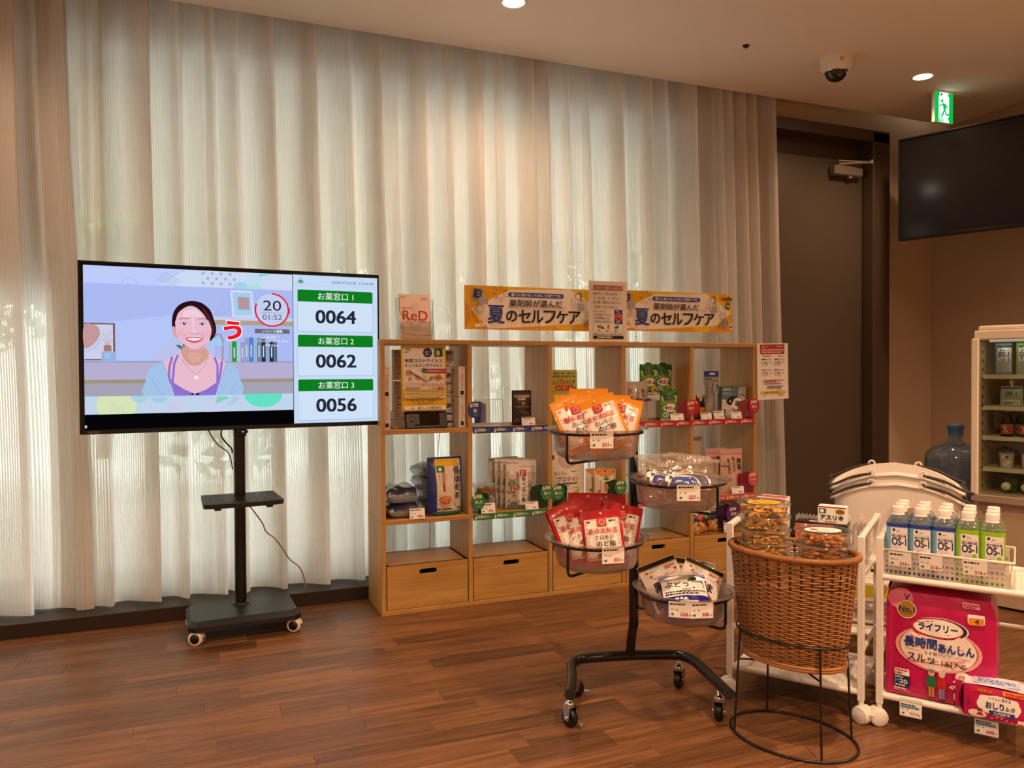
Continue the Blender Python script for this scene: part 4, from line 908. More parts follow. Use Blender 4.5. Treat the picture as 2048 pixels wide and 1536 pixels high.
# ------------------------------------------------------------------ shelf strips and round shelf flags
STR = {'blue': mat('strip_navy', '#27418f', .5), 'red': mat('strip_red', '#b91d3a', .5), 'green': mat('strip_green', '#2c7d4a', .5), 'pink': mat('strip_pink', '#cf5560', .5)}
CREAMI = mat('ink_ivory', '#f0e0bf', .6)
def strip(colr, x0, x1, zt, word, label, h=.029):
    w = x1-x0; t = thing('shelf_strip', label, 'shelf strip', ((x0+x1)/2, SY-.0012, zt-h)); m = MB(); m.box((0, 0, h/2), (w, .0012, h), STR[colr]); s = m.obj('band', t)
    a = Art(); n = max(1, round(w/.093)); p = w/n
    for i in range(n):
        x = -w/2+p*(i+.1); a.ell(x+.004, h*.62, .003, .0035, CREAMI, 10); a.poly([(x-.001, h*.15), (x+.01, h*.15), (x+.008, h*.5), (x+.001, h*.5)], CREAMI)
        a.rect(x+.026, h*.52, .026, .013, CREAMI); a.bars(x+.026, h*.60, .021, 2, .005, .003, STR[colr], i)
        a.text(word, x+.041, h*.5, CREAMI, h=.0125 if len(word) < 3 else .010, bold=.02, align='l', w=None if len(word) < 3 else .036); a.text('ケア', x+.041+(.027 if len(word) == 2 else .015 if len(word) == 1 else .038), h*.42, CREAMI, h=.006, bold=.01, align='l')
    m = MB(); a.put(m, lambda x, y, q: (x, -.0006-q, y), .0002); m.obj('print', s); return t
strip('blue', 1.158, 1.534, .8145, '糖', 'navy printed strip along the shelf edge under the brown pouch'); strip('blue', 1.560, 1.934, .8145, '糖', 'navy printed strip along the shelf edge behind the orange bags')
strip('red', 1.960, 2.337, .8145, '塩分', 'red printed strip along the shelf edge under the green pouches'); strip('red', 2.3395, 2.742, .8145, '塩分', 'red printed strip along the shelf edge under the pressure meter box')
strip('green', 1.158, 1.534, .4175, '体力', 'green printed strip along the shelf edge under the dried fish bags'); strip('green', 1.560, 1.934, .4175, '体力', 'green printed strip along the shelf edge under the protein pouch')
strip('pink', 1.960, 2.335, .4175, '女性の健康', 'pink printed strip along the shelf edge behind the clear snack bags'); strip('pink', 2.360, 2.742, .4175, '女性の健康', 'pink printed strip along the shelf edge under the beige sleep pouches')
def flag(colr, x, z, word, label, side=-1, r=.034, hh=.092, grp='round shelf flags', dy=0.):
    """disc on a clear stem with a tinted wing running back into the shelf"""
    t = thing('shelf_flag', label, 'shelf flag', (x, SY-.006+dy, z), group=grp); m = MB()
    m.lathe([(r, -.0006), (r, .0006)], 36, STR[colr], M=Matrix.Translation((0, 0, hh-r)) @ Matrix.Scale(1.12, 4, (0, 0, 1)) @ Matrix.Rotation(PI/2, 4, 'X'), smooth=False); d = m.obj('disc', t)
    a = Art(); c = hh-r; a.rect(.002, c+.022, .027, .015, CREAMI); a.bars(.002, c+.025, .022, 2, .006, .003, STR[colr], 2); a.ell(-.02, c+.024, .0035, .004, CREAMI, 10); a.poly([(-.025, c+.012), (-.013, c+.012), (-.015, c+.02), (-.022, c+.02)], CREAMI)
    a.text(word, 0, c-.004, CREAMI, w=.036 if len(word) > 1 else .017, h=.017 if len(word) < 3 else .011, bold=.02); a.text('ケア', .002, c-.024, CREAMI, w=.015, h=.008, bold=.01)
    m = MB(); a.put(m, lambda x_, y, q: (x_, -.0008-q, y), .0002); m.obj('print', d)
    m = MB(); pts = [(0, 0), (.0, hh-.01), (.03, hh+.004), (.075, hh-.012), (.075, 0)]
    Mx = Matrix(((side*.9, 0, .0, 0), (.5, 0, 1, .003), (0, 1, 0, 0), (0, 0, 0, 1))); m.prism(pts, -.0005, .0005, clear('flag_'+colr, {'blue': '#5a70b8', 'red': '#d85070', 'green': '#4f9a6a', 'pink': '#e08aa0'}[colr] if colr != 'purple' else '#8a5a9a', .06, .1, .28, {'blue': '#27418f', 'red': '#c02a4a', 'green': '#1c6a3e', 'pink': '#c0305a'}.get(colr, '#5a2a6a')), Mx); m.obj('wing', t)
    return t
STR['purple'] = mat('strip_purple', '#5d2c6e', .5)
flag('blue', 1.168, .832, '糖', 'navy round flag at the divider beside the yellow poster', 1, .034, .096)
flag('red', 2.338, .822, '塩分', 'red round flag at the divider between green pouches and meter', -1); flag('red', 2.368, .822, '塩分', 'red round flag just behind its twin at the same divider', 1, dy=.02)
flag('red', 2.735, .822, '塩分', 'red round flag at the end panel beside the pressure meter box', -1)
flag('green', 1.182, .417, '体力', 'green round flag at the divider beside the small bowls', 1, .033); flag('green', 1.527, .425, '体力', 'green round flag beside the dried fish bags', -1, .034, .105); flag('green', 1.585, .425, '体力', 'green round flag in front of the protein pouch', 1, .033, .1, dy=.004); flag('green', 1.925, .432, '体力', 'green round flag beside the soy protein pouch', -1, .033, .098)
flag('pink', 2.728, .423, '女性の健康', 'deep pink round flag beside the beige sleep pouches', -1, .034, .105)
t = flag('purple', 2.60, .24, '美容', 'purple round flag leaning beside the nut snack bags', -1, .045, .125)

def acrylic(x, y, z, w, h, label):
    t = thing('acrylic_stand', label, 'stand', (x, y, z)); m = MB(); m.box((0, 0, h/2), (w, .002, h), ACR, .0005); m.box((0, .03, .001), (w, .06, .002), ACR); m.obj('panel', t)
    m = MB()
    for p, q in (((-w/2, 0, 0), (-w/2, 0, h)), ((-w/2, 0, h), (w/2, 0, h)), ((w/2, 0, 0), (w/2, 0, h))): m.tube([p, q], .0012, clear('acrylic_edge', '#e8eeee', .3, .1, .3), 6)
    m.obj('edges', t)
acrylic(1.243, 3.352, R1, .14, .125, 'empty clear acrylic stand beside the brown pouch'); acrylic(2.277, 3.42, R1, .10, .118, 'clear acrylic stand behind the front green pouch'); acrylic(2.175, 3.44, R3, .085, .155, 'empty clear acrylic stand on the drawer behind the red bags')

# ------------------------------------------------------------------ pouches on the shelves
BRN = mat('dark_brown_film', '#2a1a15', .38, coat=.2)
a = Art(cell=.009); a.rect(0, .136, .078, .011, mat('ink_kraft', '#b59a86', .6)); a.bars(0, .136, .07, 1, .01, .004, INKBR, 1); a.rect(-.003, .124, .034, .009, PAPER); a.bars(-.003, .124, .026, 1, .01, .004, INK, 2); a.ell(.003, .103, .009, .008, mat('ink_copper', '#b3713f', .5)); a.text('Hag Chocola', 0, .087, MATS['ink_kraft'], w=.07, h=.010, bold=.0); a.line([(-.02, .07), (.0, .06), (.03, .055), (.02, .03)], .002, MATS['ink_kraft']); a.ring(-.028, .02, .008, .002, INKGY, n=14)
pouch('snack_pouch', .098, .165, .045, BRN, a, 'dark brown chocolate pouch standing alone in the second column', loc=(1.425, 3.396, R1), rz=-.05, seed=1)
price_card('768', 'price card leaning on the dark brown pouch', (1.443, 3.352, R1), .05, .07, .036, -.15)
m = None
a = Art(); W, H = .14, .26
a.rect(0, .16, W-.004, .2, mat('carton_lime', '#b9bf5a', .5)); a.text('脂肪・糖・塩分の', 0, .243, INK, w=.11, h=.009, bold=.02); a.text('吸収を抑える', 0, .228, INK, w=.12, h=.011, bold=.02); a.bars(0, .215, .06, 1, .01, .004, INKR, 1); a.text('トリプルバリア', 0, .2, INKR, w=.115, h=.022, bold=.04)
for i, ch in enumerate('脂糖塩'): a.rect(-.033+i*.033, .172, .028, .026, INKR, .002); a.text(ch, -.033+i*.033, .172, INKY, w=.016, h=.017, bold=.02)
a.ell(-.058, .165, .012, .012, INKY); a.ring(-.058, .165, .008, .002, INK, n=14); a.ell(.058, .165, .01, .01, INKG)
carton('supplement_carton', W, .05, H, mat('carton_green', '#8fa041', .5), a, 'pale green supplement carton half hidden behind the orange bags', 'carton', (1.661, 3.42, R1), -.03)
# salt-reduced stock pouch
KG = mat('grey_beige_film', '#bcb2a6', .35, coat=.3)
a = Art(cell=.03); a.vtext('塩分ー', .028, .165, INKBR, .022, .02); a.vtext('77%カット', -.005, .165, INKBR, .018, .01); a.vtext('だしの', -.045, .165, INKR, .022, .02); a.vtext('減塩調味料', .056, .172, INK, .008, .01)
pouch('stock_pouch', .132, .2, .05, KG, a, 'grey-beige stock pouch with brush lettering behind the orange bags', loc=(2.058, 3.396, R1), rz=.06, seed=2, wr=.003)

# white riser block and green salt pouches
m = MB(); m.box((0, 0, .065), (.16, .09, .13), mat('riser_white', '#f0f0ee', .35), .012); m.obj('riser_block', None, (2.215, 3.50, R1), 0, label='white display block lifting two green pouches', cat='block')
GRN = mat('leaf_green_film', '#5a9426', .3, coat=.4); GRD = mat('dark_green_film', '#1f6a24', .35)
def scal(v): return 1. if v < .86 else 1+.02
a = Art(cell=.009); w, h = .104, .157
a.rect(0, .005, w-.004, .008, GRD); a.blob([(-.05, .125), (-.052, .148), (-.04, .158), (-.028, .15), (-.016, .163), (0, .166), (.016, .163), (.028, .15), (.04, .158), (.052, .148), (.05, .125), (0, .12)], GRD); a.ell(-.034, .143, .011, .011, mat('ink_mint', '#bcd8a8', .6)); a.ell(0, .147, .008, .008, INKR); a.bars(0, .137, .02, 1, .01, .003, INKW, 1)
a.rect(0, .112, .086, .03, mat('ink_palelime', '#eef0c8', .6), .008); a.bars(0, .121, .075, 1, .01, .005, INK, 2); a.text('塩分50%カット', 0, .110, INKN, w=.07, h=.011, bold=.03); a.bars(0, .101, .06, 1, .01, .002, INKR, 3)
for k in range(7): a.ell(-.042+k*.014, .088+.003*(k % 2), .003, .003, INKW, 8)
a.ell(0, .064, .042, .022, mat('ink_lime', '#a6c838', .6)); a.ell(0, .064, .04, .020, PAPER); 
for i, (ch, q) in enumerate((('や', INKN), ('さ', INKR), ('し', INKO), ('お', INKN))): a.text(ch, -.026+i*.0175, .064, q, w=.017 if ch != 'し' else .011, h=.02, bold=.05)
a.ell(-.03, .03, .015, .015, mat('ink_paleteal', '#a9cdc6', .6)); a.bars(-.03, .032, .02, 2, .006, .003, INKN, 4); a.ell(.025, .026, .024, .018, INKY); a.ell(.018, .026, .013, .007, mat('ink_salmon', '#e0784a', .6), rot=.3); a.ell(.032, .022, .008, .006, INKG); a.rect(0, .006, .1, .010, PAPER); a.bars(-.03, .006, .03, 1, .01, .005, INK, 5)
for i, (x, y, z, rz, lb) in enumerate(((2.172, 3.475, R1+.131, .02, 'green low-salt pouch on the white block nearer the stock pouch'), (2.272, 3.49, R1+.131, -.03, 'green low-salt pouch on the white block nearer the meter'), (2.232, 3.375, R1, -.02, 'green low-salt pouch standing in front on the shelf'))):
    if i == 0: g0 = pouch('salt_pouch', w, h, .042, GRN, a, lb, loc=(x, y, z), rz=rz, seed=3, group='green low-salt pouches', seal=.06)
    else: dup(g0, (x, y, z), rz, lb)
price_card('415', 'price card in front of the lone green pouch', (2.26, 3.338, R1+.002), -.05, .076, .034, -.25)
# small drink bottles
AMB = mat('amber_glass', '#2e1406', .12, spec=.4, coat=.1); GOLD = mat('gold_cap', '#c98a3c', .25, metal=.9)
def drink_bottle(label, loc, group):
    t = thing('drink_bottle', label, 'bottle', loc, group=group); m = MB(); m.lathe([(.017, 0), (.019, .003), (.019, .075), (.016, .088), (.010, .098), (.0095, .108)], 24, AMB); m.obj('glass', t); m = MB(); m.lathe([(.0115, .104), (.0115, .122), (.010, .124), (0, .124)], 20, GOLD); m.obj('cap', t)
    m = MB(); m.lathe([(.0194, .02), (.0194, .062)], 24, INKO, cap0=False, cap1=False); m.lathe([(.0196, .012), (.0196, .02)], 24, INKG, cap0=False, cap1=False); m.lathe([(.0196, .048), (.0196, .056)], 24, INKY, cap0=False, cap1=False); m.obj('label_band', t); return t
d0 = drink_bottle('small amber drink bottle behind the red flag, against the divider', (2.442, 3.42, R1), 'amber drink bottles'); dup(d0, (2.484, 3.425, R1), label='small amber drink bottle nearest the hanging salt meter pack')
# salt meter in blister pack
t = thing('salt_meter_pack', 'blue-topped blister pack holding a slim salt meter', 'blister pack', (2.512, 3.40, R1), -.02)
m = MB(); m.prism([(-.038, 0), (.038, 0), (.04, .06), (.04, .17), (.046, .19), (.046, .25), (-.046, .25), (-.046, .19), (-.04, .17)], -.001, .001, mat('pack_grey', '#9a9a92', .4), Matrix(((1, 0, 0, 0), (0, 0, 1, 0), (0, 1, 0, 0), (0, 0, 0, 1)))); c = m.obj('backing_card', t)
a = Art(); a.rect(0, .236, .092, .03, INKB); a.rect(.006, .237, .036, .009, INKW, .004); a.bars(0, .21, .08, 1, .01, .007, INKN, 1); a.bars(-.024, .19, .02, 8, .012, .006, INKBR, 2); a.bars(-.015, .08, .03, 4, .012, .005, INKY, 3)
m = MB(); a.put(m, lambda x, y, q: (x, -.001-q, y)); m.obj('print', c)
m = MB(); m.lathe([(0, -.006), (.013, -.005), (.017, 0), (.013, .006), (0, .008)], 24, WHITEP, M=Matrix.Translation((.022, -.012, .158)) @ Matrix.Scale(2.1, 4, (0, 0, 1)) @ Matrix.Rotation(PI/2, 4, 'X')); m.tube([(.02, -.012, .125), (.026, -.012, .012)], .0028, WHITEP, 8, rad=[.004, .0025]); mt = m.obj('salt_meter', t)
a = Art(); a.rect(.023, .167, .02, .036, TEAL, .008); a.rect(.022, .146, .018, .014, mat('ink_lcd', '#a9b5a0', .5)); a.text('0.5', .022, .146, INK, h=.009, bold=.01)
m = MB(); a.put(m, lambda x, y, q: (x, -.0205-q, y)); m.obj('meter_face', mt)
m = MB(); m.grid(lambda u, v: (-.042+.084*u+.006*math.sin(v*9)*(u-.5), -.003-.026*max(0, math.sin(PI*u))**.4*max(0, math.sin(PI*min(1, v*1.0)))**.35, .004+.2*v), 14, 18, clear('blister', '#f3f6f5', .12, .05, .03)); m.obj('blister', t)
# pressure meter carton
a = Art(); W, H = .152, .168
a.rect(0, H/2, W, H, mat('carton_offwhite', '#dcd2c8', .5)); a.poly([(-W/2, .1), (W/2, .1), (W/2, H), (-W/2, H)], mat('carton_slate', '#557b84', .5)); a.poly([(.02, .1), (W/2, .1), (W/2, H), (.035, H)], mat('carton_mist', '#a09a9a', .5)); a.line([(.03, .15), (.06, .1)], .004, INKW); a.line([(.036, .128), (.07, .115)], .006, INKBR)
a.text('OMRON', -.045, .153, INKW, w=.045, h=.010, bold=.02); a.bars(-.045, .137, .04, 1, .01, .003, mat('ink_sand', '#c9bda8', .6), 1); a.bars(-.04, .130, .06, 1, .01, .005, MATS['ink_sand'], 2)
a.blob([(-.048, .095), (-.03, .112), (.012, .118), (.018, .105), (.0, .09), (-.01, .075), (-.028, .07), (-.045, .08)], INK); a.rect(-.025, .09, .008, .01, INKW); a.blob([(-.018, .06), (.0, .1), (.02, .108), (.045, .1), (.05, .07), (.045, .04), (.02, .03), (-.008, .04)], INKW); a.blob([(-.014, .058), (.0, .05), (.03, .045), (.047, .055), (.045, .04), (.02, .03), (-.008, .04)], INKGY); a.rect(.018, .078, .028, .03, mat('ink_lcdgrey', '#8f938c', .5), .002, -.25); a.text('128', .016, .084, INK, h=.009, rot=-.25); a.text('78', .019, .072, INK, h=.009, rot=-.25)
for k in range(3): a.rect(-.06, .043-k*.014, .010, .010, INK, .002); a.bars(-.04, .043-k*.014, .02, 1, .01, .002, INKGY, k)
a.ring(.06, .03, .007, .002, INKGY, n=16); a.bars(.06, .017, .018, 1, .01, .004, INK, 9); a.bars(-.045, .006, .03, 1, .01, .004, INK, 9)
carton('pressure_meter_carton', W, .10, H, mat('carton_black', '#15171a', .4), a, 'blood pressure meter carton at the door end of the top row', 'carton', (2.647, 3.385, R1), -.05)
price_card('370', 'price card in front of the amber drink bottles', (2.438, 3.338, R1+.001), .02, .068, .034, -.2); price_card('5,500', 'price card in pink print in front of the salt meter pack', (2.527, 3.350, R1+.001), 0., .066, .042, -.2, red=False); price_card('3,800', 'price card in front of the pressure meter carton', (2.627, 3.336, R1+.001), 0., .066, .036, -.2)
m = MB(); 
for p in ([(-.03, 0, 0), (-.03, 0, .24), (.05, 0, .24), (.05, 0, 0)],): m.tube(p, .0015, mat('wire_grey', '#a8a49c', .3, metal=.8), 6)
m.obj('wire_easel', None, (2.41, 3.55, R1), 0, label='thin wire frame standing behind the amber bottles', cat='easel')

# ------------------------------------------------------------------ middle row
BLG = mat('blue_grey_film', '#a9bcc9', .3, coat=.4); DKN = mat('navy_film', '#252648', .3, coat=.4); TEA = mat('tea_film', '#e3d6c0', .35, coat=.3); TEAB = mat('tea_blue_film', '#2c3a86', .3, coat=.4)
def lying_bag(w, d, h, mt, mt2, label, loc, rz, seed, group):
    R = random.Random(seed); ph = [R.uniform(0, 6) for _ in range(5)]
    m = MB()
    def f(u, v, s):
        x, y = (u-.5)*w, (v-.5)*d; e = (1-abs(2*u-1)**4)*(1-abs(2*v-1)**6); n = .006*math.sin(x*60+ph[0])*math.sin(y*50+ph[1])+.004*math.sin(x*110+y*70+ph[2])
        return (x, y, h/2+s*(h/2*e**.5+(n*e if s > 0 else 0)))
    m.grid(lambda u, v: f(u, v, 1), 18, 14, mt); m.grid(lambda u, v: f(u, v, -1), 18, 14, mt, flip=True); o = m.obj('tea_packet', None, loc, rz, label=label, cat='packet', group=group)
    m = MB(); m.grid(lambda u, v: tuple(Vector(f(.12+.76*u, .0+.28*v, 1))+Vector((0, -.0008, .0008))), 12, 6, mt2); m.grid(lambda u, v: tuple(Vector(f(.02+.1*u, .05+.9*v, 1))+Vector((0, 0, .0008))), 3, 10, mt2); m.obj('printed_panel', o); return o
lying_bag(.155, .2, .062, BLG, DKN, 'blue-grey tea packet lying lowest in the corner of the middle row', (.852, 3.46, R2), .05, 1, 'blue-grey tea packets'); lying_bag(.15, .2, .075, BLG, DKN, 'blue-grey tea packet lying on top of another in the corner', (.85, 3.465, R2+.06), -.04, 2, 'blue-grey tea packets')
for k in range(4): lying_bag(.125, .15, .057, BLG, mat('pale_blue_film', '#7d93ab', .35), ['lowest blue-grey packet stacked behind the barley tea bag', 'second blue-grey packet stacked behind the barley tea bag', 'third blue-grey packet stacked behind the barley tea bag', 'topmost blue-grey packet stacked behind the barley tea bag'][k], (.997, 3.53, R2+.054*k), .1*(k % 2), 5+k, 'blue-grey tea packets')
a = Art(cell=.009); w, h = .165, .262
a.rect(.012, .13, .122, .225, TEA); a.rect(.012, .236, .122, .034, INKY); a.poly([(-.049, .219), (.073, .219), (.073, .222), (.012, .214), (-.049, .222)], INKY); a.rect(-.025, .208, .038, .028, INKG); a.ell(-.028, .208, .008, .008, INKW); 
for i, ch in enumerate('健康麦茶'): a.text(ch, .052-.002*i, .2-i*.037, INKN, w=.036-.003*i, h=.036-.002*i, bold=.02)
a.rect(.068, .225, .012, .045, INKW); a.vtext('日本', .068, .245, INKR, .010); a.rect(-.015, .155, .009, .09, INKR); a.vtext('ノンカフェイン', -.015, .198, INKW, .0075); a.vtext('飲みやすい', -.005, .19, INKR, .006, 0); a.vtext('香ばしい', -.035, .185, INKN, .006, 0)
a.ell(-.012, .062, .034, .018, mat('ink_cup', '#d3c3b0', .5)); a.ell(-.012, .07, .028, .02, mat('ink_tea', '#b5652c', .4)); a.ell(-.012, .08, .028, .009, mat('ink_tealight', '#d08a48', .4)); a.ell(.05, .058, .017, .019, MATS['ink_sand']); a.bars(-.012, .032, .075, 1, .01, .006, INK, 2); a.text('52', .055, .032, INK, w=.018, h=.010, bold=.02); a.rect(.005, .014, .14, .012, INKG)
pouch('barley_tea_bag', w, h, .085, TEAB, a, 'tall barley tea bag with a cup picture beside the first divider', 'bag', (1.042, 3.40, R2), .06, seed=4, wr=.003, gus=.85, seal=.05, pw=4)

price_card('498', 'price card 498 below the stacked tea packets', (.897, 3.333, R2), -.1, .068, .046, -.2)
# small clear bowls with lids
CLR = clear('clear_tub', '#f5f6f4', .10, .06, .05); NUT = mat('fried_snack', '#c98a35', .5, var=.3, vscale=60)
def chips(mb_, R, n, rad, z0, z1, mt, size, flat=.3, bend=True):
    for _ in range(n):
        r = rad*math.sqrt(R.random()); t = R.uniform(0, 6.28); c = Vector((r*math.cos(t), r*math.sin(t), R.uniform(z0, z1))); q = Matrix.Rotation(R.uniform(0, 6.28), 4, 'Z') @ Matrix.Rotation(R.gauss(0, .6), 4, 'X'); s = size*R.uniform(.7, 1.2); k = R.uniform(-.5, .5) if bend else 0
        Mx = Matrix.Translation(c) @ q
        vs = [(math.cos(i*PI/4)*s, math.sin(i*PI/4)*s*flat*1.5, k*s*(math.cos(i*PI/4)**2)) for i in range(8)]
        vs += [(x, y, z+s*.16) for x, y, z in vs]
        mb_.add(vs, [(7, 6, 5, 4, 3, 2, 1, 0), tuple(range(8, 16))]+[(i, (i+1) % 8, 8+(i+1) % 8, 8+i) for i in range(8)], mt, False, Mx)
def snack_bowl(label, loc, seed):
    t = thing('snack_bowl', label, 'bowl', loc, group='small clear snack bowls'); m = MB(); m.lathe([(.038, 0), (.046, .002), (.052, .05), (.057, .055), (.057, .058)], 32, CLR, cap1=False); m.obj('tub', t)
    m = MB(); m.lathe([(.057, .058), (.054, .062), (.05, .060), (0, .060)], 32, CLR, cap0=False); m.obj('lid', t); m = MB(); chips(m, random.Random(seed), 90, .04, .006, .045, NUT, .012); m.obj('snacks', t, kind='stuff'); return t
snack_bowl('lower clear bowl of fried snacks in the second column', (1.238, 3.41, R2), 3); snack_bowl('upper clear bowl of fried snacks in the second column', (1.24, 3.412, R2+.0625), 4)
price_card('430', 'price card 430 in front of the small snack bowls', (1.232, 3.333, R2), -.05, .068, .047, -.15)
# dried fish pouches
FISH = mat('clear_grey_film', '#c8bfb2', .25, coat=.5); a = Art(cell=.009); w, h = .155, .232
a.rect(0, .2, .15, .055, MATS['matte_white_film']); a.bars(-.02, .213, .11, 1, .01, .005, INKGY, 1); a.rect(.02, .198, .10, .012, INKW, .003); a.text('丸ごと元気に食べる', .02, .198, INKR, w=.09, h=.009)
a.rect(.008, .095, .042, .165, PAPER); a.rect(.006, .165, .034, .03, INKR); a.bars(.006, .172, .02, 2, .012, .006, INKW, 4)
for i, ch in enumerate('食べる小魚'): a.text(ch, .009, .138-i*.0245, INK, w=.022, h=.022, bold=.02)
a.ell(-.048, .155, .016, .02, INKW); a.ell(-.048, .15, .012, .014, MATS['ink_skin']); a.poly([(-.068, .115), (-.03, .115), (-.036, .138), (-.06, .138)], mat('ink_sage', '#6f9a6a', .6)); a.vtext('国産いわし', -.022, .165, INK, .009); a.rect(-.045, .09, .018, .035, INKR, .003); a.vtext('小魚', -.045, .104, INKW, .012)
R = random.Random(3)
for k in range(60): a.line([(R.uniform(-.072, .072), R.uniform(.03, .11))]*1+[(R.uniform(-.072, .072), R.uniform(.03, .11))], .0001, INKGY) if False else a.ell(R.choice((R.uniform(-.07, -.016), R.uniform(.034, .07))), R.uniform(.025, .13), .009, .0022, R.choice((INKGY, INKBR, mat('ink_fish', '#8b8478', .35), MATS['ink_silver'])), 8, R.uniform(0, 3))
a.rect(0, .012, .15, .012, TEAL); a.vtext('カルシウム', .056, .2, INKBR, .010); a.bars(-.035, .022, .05, 1, .01, .005, INK, 5); a.rect(.055, .04, .03, .012, INKR)
f0 = pouch('fish_pouch', w, h, .028, FISH, a, 'front dried fish pouch leaning in the second column', 'pouch', (1.42, 3.40, R2), seed=6, wr=.003, rot=(-.09, .05, -.05), group='dried fish pouches')
for i, (x, y, z, lb) in enumerate(((1.408, 3.435, R2, 'second dried fish pouch in the leaning row'), (1.398, 3.468, R2, 'third dried fish pouch in the leaning row'), (1.39, 3.50, R2+.002, 'rearmost dried fish pouch in the leaning row'))): dup(f0, (x, y, z), rot=(-.12-.02*i, .04-.03*i, -.05+.05*i), label=lb)
price_card('430', 'price card 430 in front of the dried fish pouches', (1.452, 3.336, R2+.002), 0., .066, .036, -.2)
# protein and soy pouches
a = Art(cell=.009); w, h = .2, .262
a.rect(-.078, .232, .02, .02, mat('ink_forest', '#1f5a35', .6)); a.ell(.0, .215, .05, .038, MATS['ink_palegrey']); a.ell(.01, .225, .026, .026, INKW); a.ring(.01, .225, .022, .004, mat('ink_rust', '#a8633c', .6)); a.text('らくらく', -.045, .155, INKBR, w=.06, h=.018, bold=.01, align='c'); a.text('プロテイン', -.005, .127, INKBR, w=.12, h=.024, bold=.015); a.bars(.04, .162, .06, 1, .01, .004, INKBR, 1); a.bars(-.002, .106, .12, 1, .01, .006, INK, 2); a.bars(-.01, .097, .09, 1, .01, .003, INKGY, 3)
a.blob([(-.09, .005), (-.09, .06), (-.06, .078), (.03, .085), (.052, .08), (.05, .05), (.03, .02), (0, .004)], INKLG); a.blob([(-.08, .005), (-.05, .03), (0, .028), (.02, .008)], INKG); a.ell(-.03, .02, .024, .018, INKY); a.bars(.025, .042, .03, 1, .01, .005, INKW, 4)
pouch('protein_pouch', w, h, .075, mat('ivory_film', '#e6dccf', .35, coat=.3), a, 'large ivory protein pouch in the third column', loc=(1.672, 3.42, R2), rz=.04, seed=7, wr=.005)
a = Art(cell=.009); w, h = .118, .165
a.poly([(-.054, .162), (.054, .162), (.05, .148), (.02, .13), (0, .127), (-.02, .13), (-.05, .148)], INKO); a.poly([(-.018, .118), (0, .127), (.018, .118), (0, .109)], INKG); a.rect(0, .145, .008, .034, mat('ink_maroon', '#6a2a1a', .6)); a.vtext('まめに', .036, .09, INK, .013, .01, .95); a.vtext('たんぱく', -.01, .1, INK, .015, .01, .95); a.text('こつ', .008, .096, INK, w=.014, h=.014); a.ell(.002, .082, .014, .013, MATS['ink_salmon'])
for x, y in ((-.04, .06), (-.04, .035), (.04, .07)): a.ell(x, y, .008, .006, MATS['ink_rust'])
a.ell(.04, .045, .006, .013, INKO); a.ell(.042, .025, .006, .01, INKG); a.vtext('国産大豆使用', -.032, .112, INKBR, .007, 0)
s0 = pouch('soy_pouch', w, h, .042, mat('cream_film', '#e4d6c2', .4, coat=.2), a, 'cream soy protein pouch with an orange top, front one', loc=(1.868, 3.385, R2), rz=-.04, seed=8, seal=.04, wr=.002, group='soy protein pouches', pw=4); dup(s0, (1.848, 3.445, R2), .06, 'cream soy protein pouch partly hidden behind the front one')
# sleep pouches
a = Art(cell=.009); w, h = .136, .232
a.rect(0, .205, .132, .004, INKP); a.vtext('睡眠', .043, .182, INK, .028, .02, 1.2); a.vtext('すやすや', .05, .115, INKBR, .012, 0); a.vtext('眠りの質が', .005, .19, INKBR, .017, .01, .95); a.vtext('良くなる', .022, .185, INKBR, .009, 0); a.vtext('眠の健康な', -.025, .18, INK, .015, .01); a.vtext('コラーゲン', -.048, .165, INKBR, .008, 0)
p0 = pouch('sleep_pouch', w, h, .045, mat('pink_beige_film', '#d8b2a0', .4, coat=.2), a, 'front pinkish beige sleep supplement pouch', loc=(2.64, 3.40, R2), rz=-.05, seed=9, seal=.1, group='sleep pouches'); dup(p0, (2.59, 3.465, R2+.001), .05, 'pinkish beige sleep supplement pouch behind the front one')
pouch('beige_pouch', .12, .30, .05, mat('beige_film', '#b8a794', .4, coat=.2), None, 'tall plain beige pouch beside the fourth divider', loc=(2.424, 3.45, R2), rz=.0, seed=10)
a = Art(cell=.009); a.rect(0, .08, .07, .05, mat('ink_paleblue', '#b8c4cc', .6)); a.bars(0, .125, .06, 1, .01, .006, INKW, 2)
pouch('clear_pouch', .09, .19, .03, mat('pale_blue_clear_film', '#aeb8b8', .25, coat=.4), a, 'small pale clear pouch between beige and pinkish pouches', loc=(2.50, 3.47, R2), rz=.0, seed=11)
price_card('898', 'price card 898 in front of the sleep pouches', (2.635, 3.334, R2+.002), -.06, .074, .038, -.2)
# nut snacks on the drawer
a = Art(cell=.009); w, h = .15, .175
a.rect(0, .125, w-.01, .09, mat('ink_pale', '#e2d8b8', .6)); a.text('ぽりぽり', 0, .128, INK, w=.12, h=.026, bold=.05)
for i, (x, q) in enumerate(((-.048, INKB), (-.005, INKR), (.038, INKG))): a.ell(x, .088, .021, .019, q); a.bars(x, .092, .026, 2, .010, .005, INKW, i)
R = random.Random(8)
for k in range(34): a.ell(R.uniform(-.066, .066), R.uniform(.012, .06), .012, .010, mat('ink_almond', '#c07a34', .4) if k % 2 else mat('ink_cashew', '#d9b070', .4), 12, R.uniform(0, 3))
a.rect(0, .165, .1, .012, INKR)
n0 = pouch('nut_pouch', w, h, .035, mat('nut_film', '#5a2e1c', .35, coat=.3), a, 'nut snack pouch nearer the fourth divider on the last drawer', loc=(2.44, 3.39, R3), seed=12, rot=(-.05, -.08, .03), group='nut snack pouches', gus=.3); dup(n0, (2.565, 3.40, R3), rot=(-.05, .07, -.03), label='nut snack pouch nearer the purple flag on the last drawer')
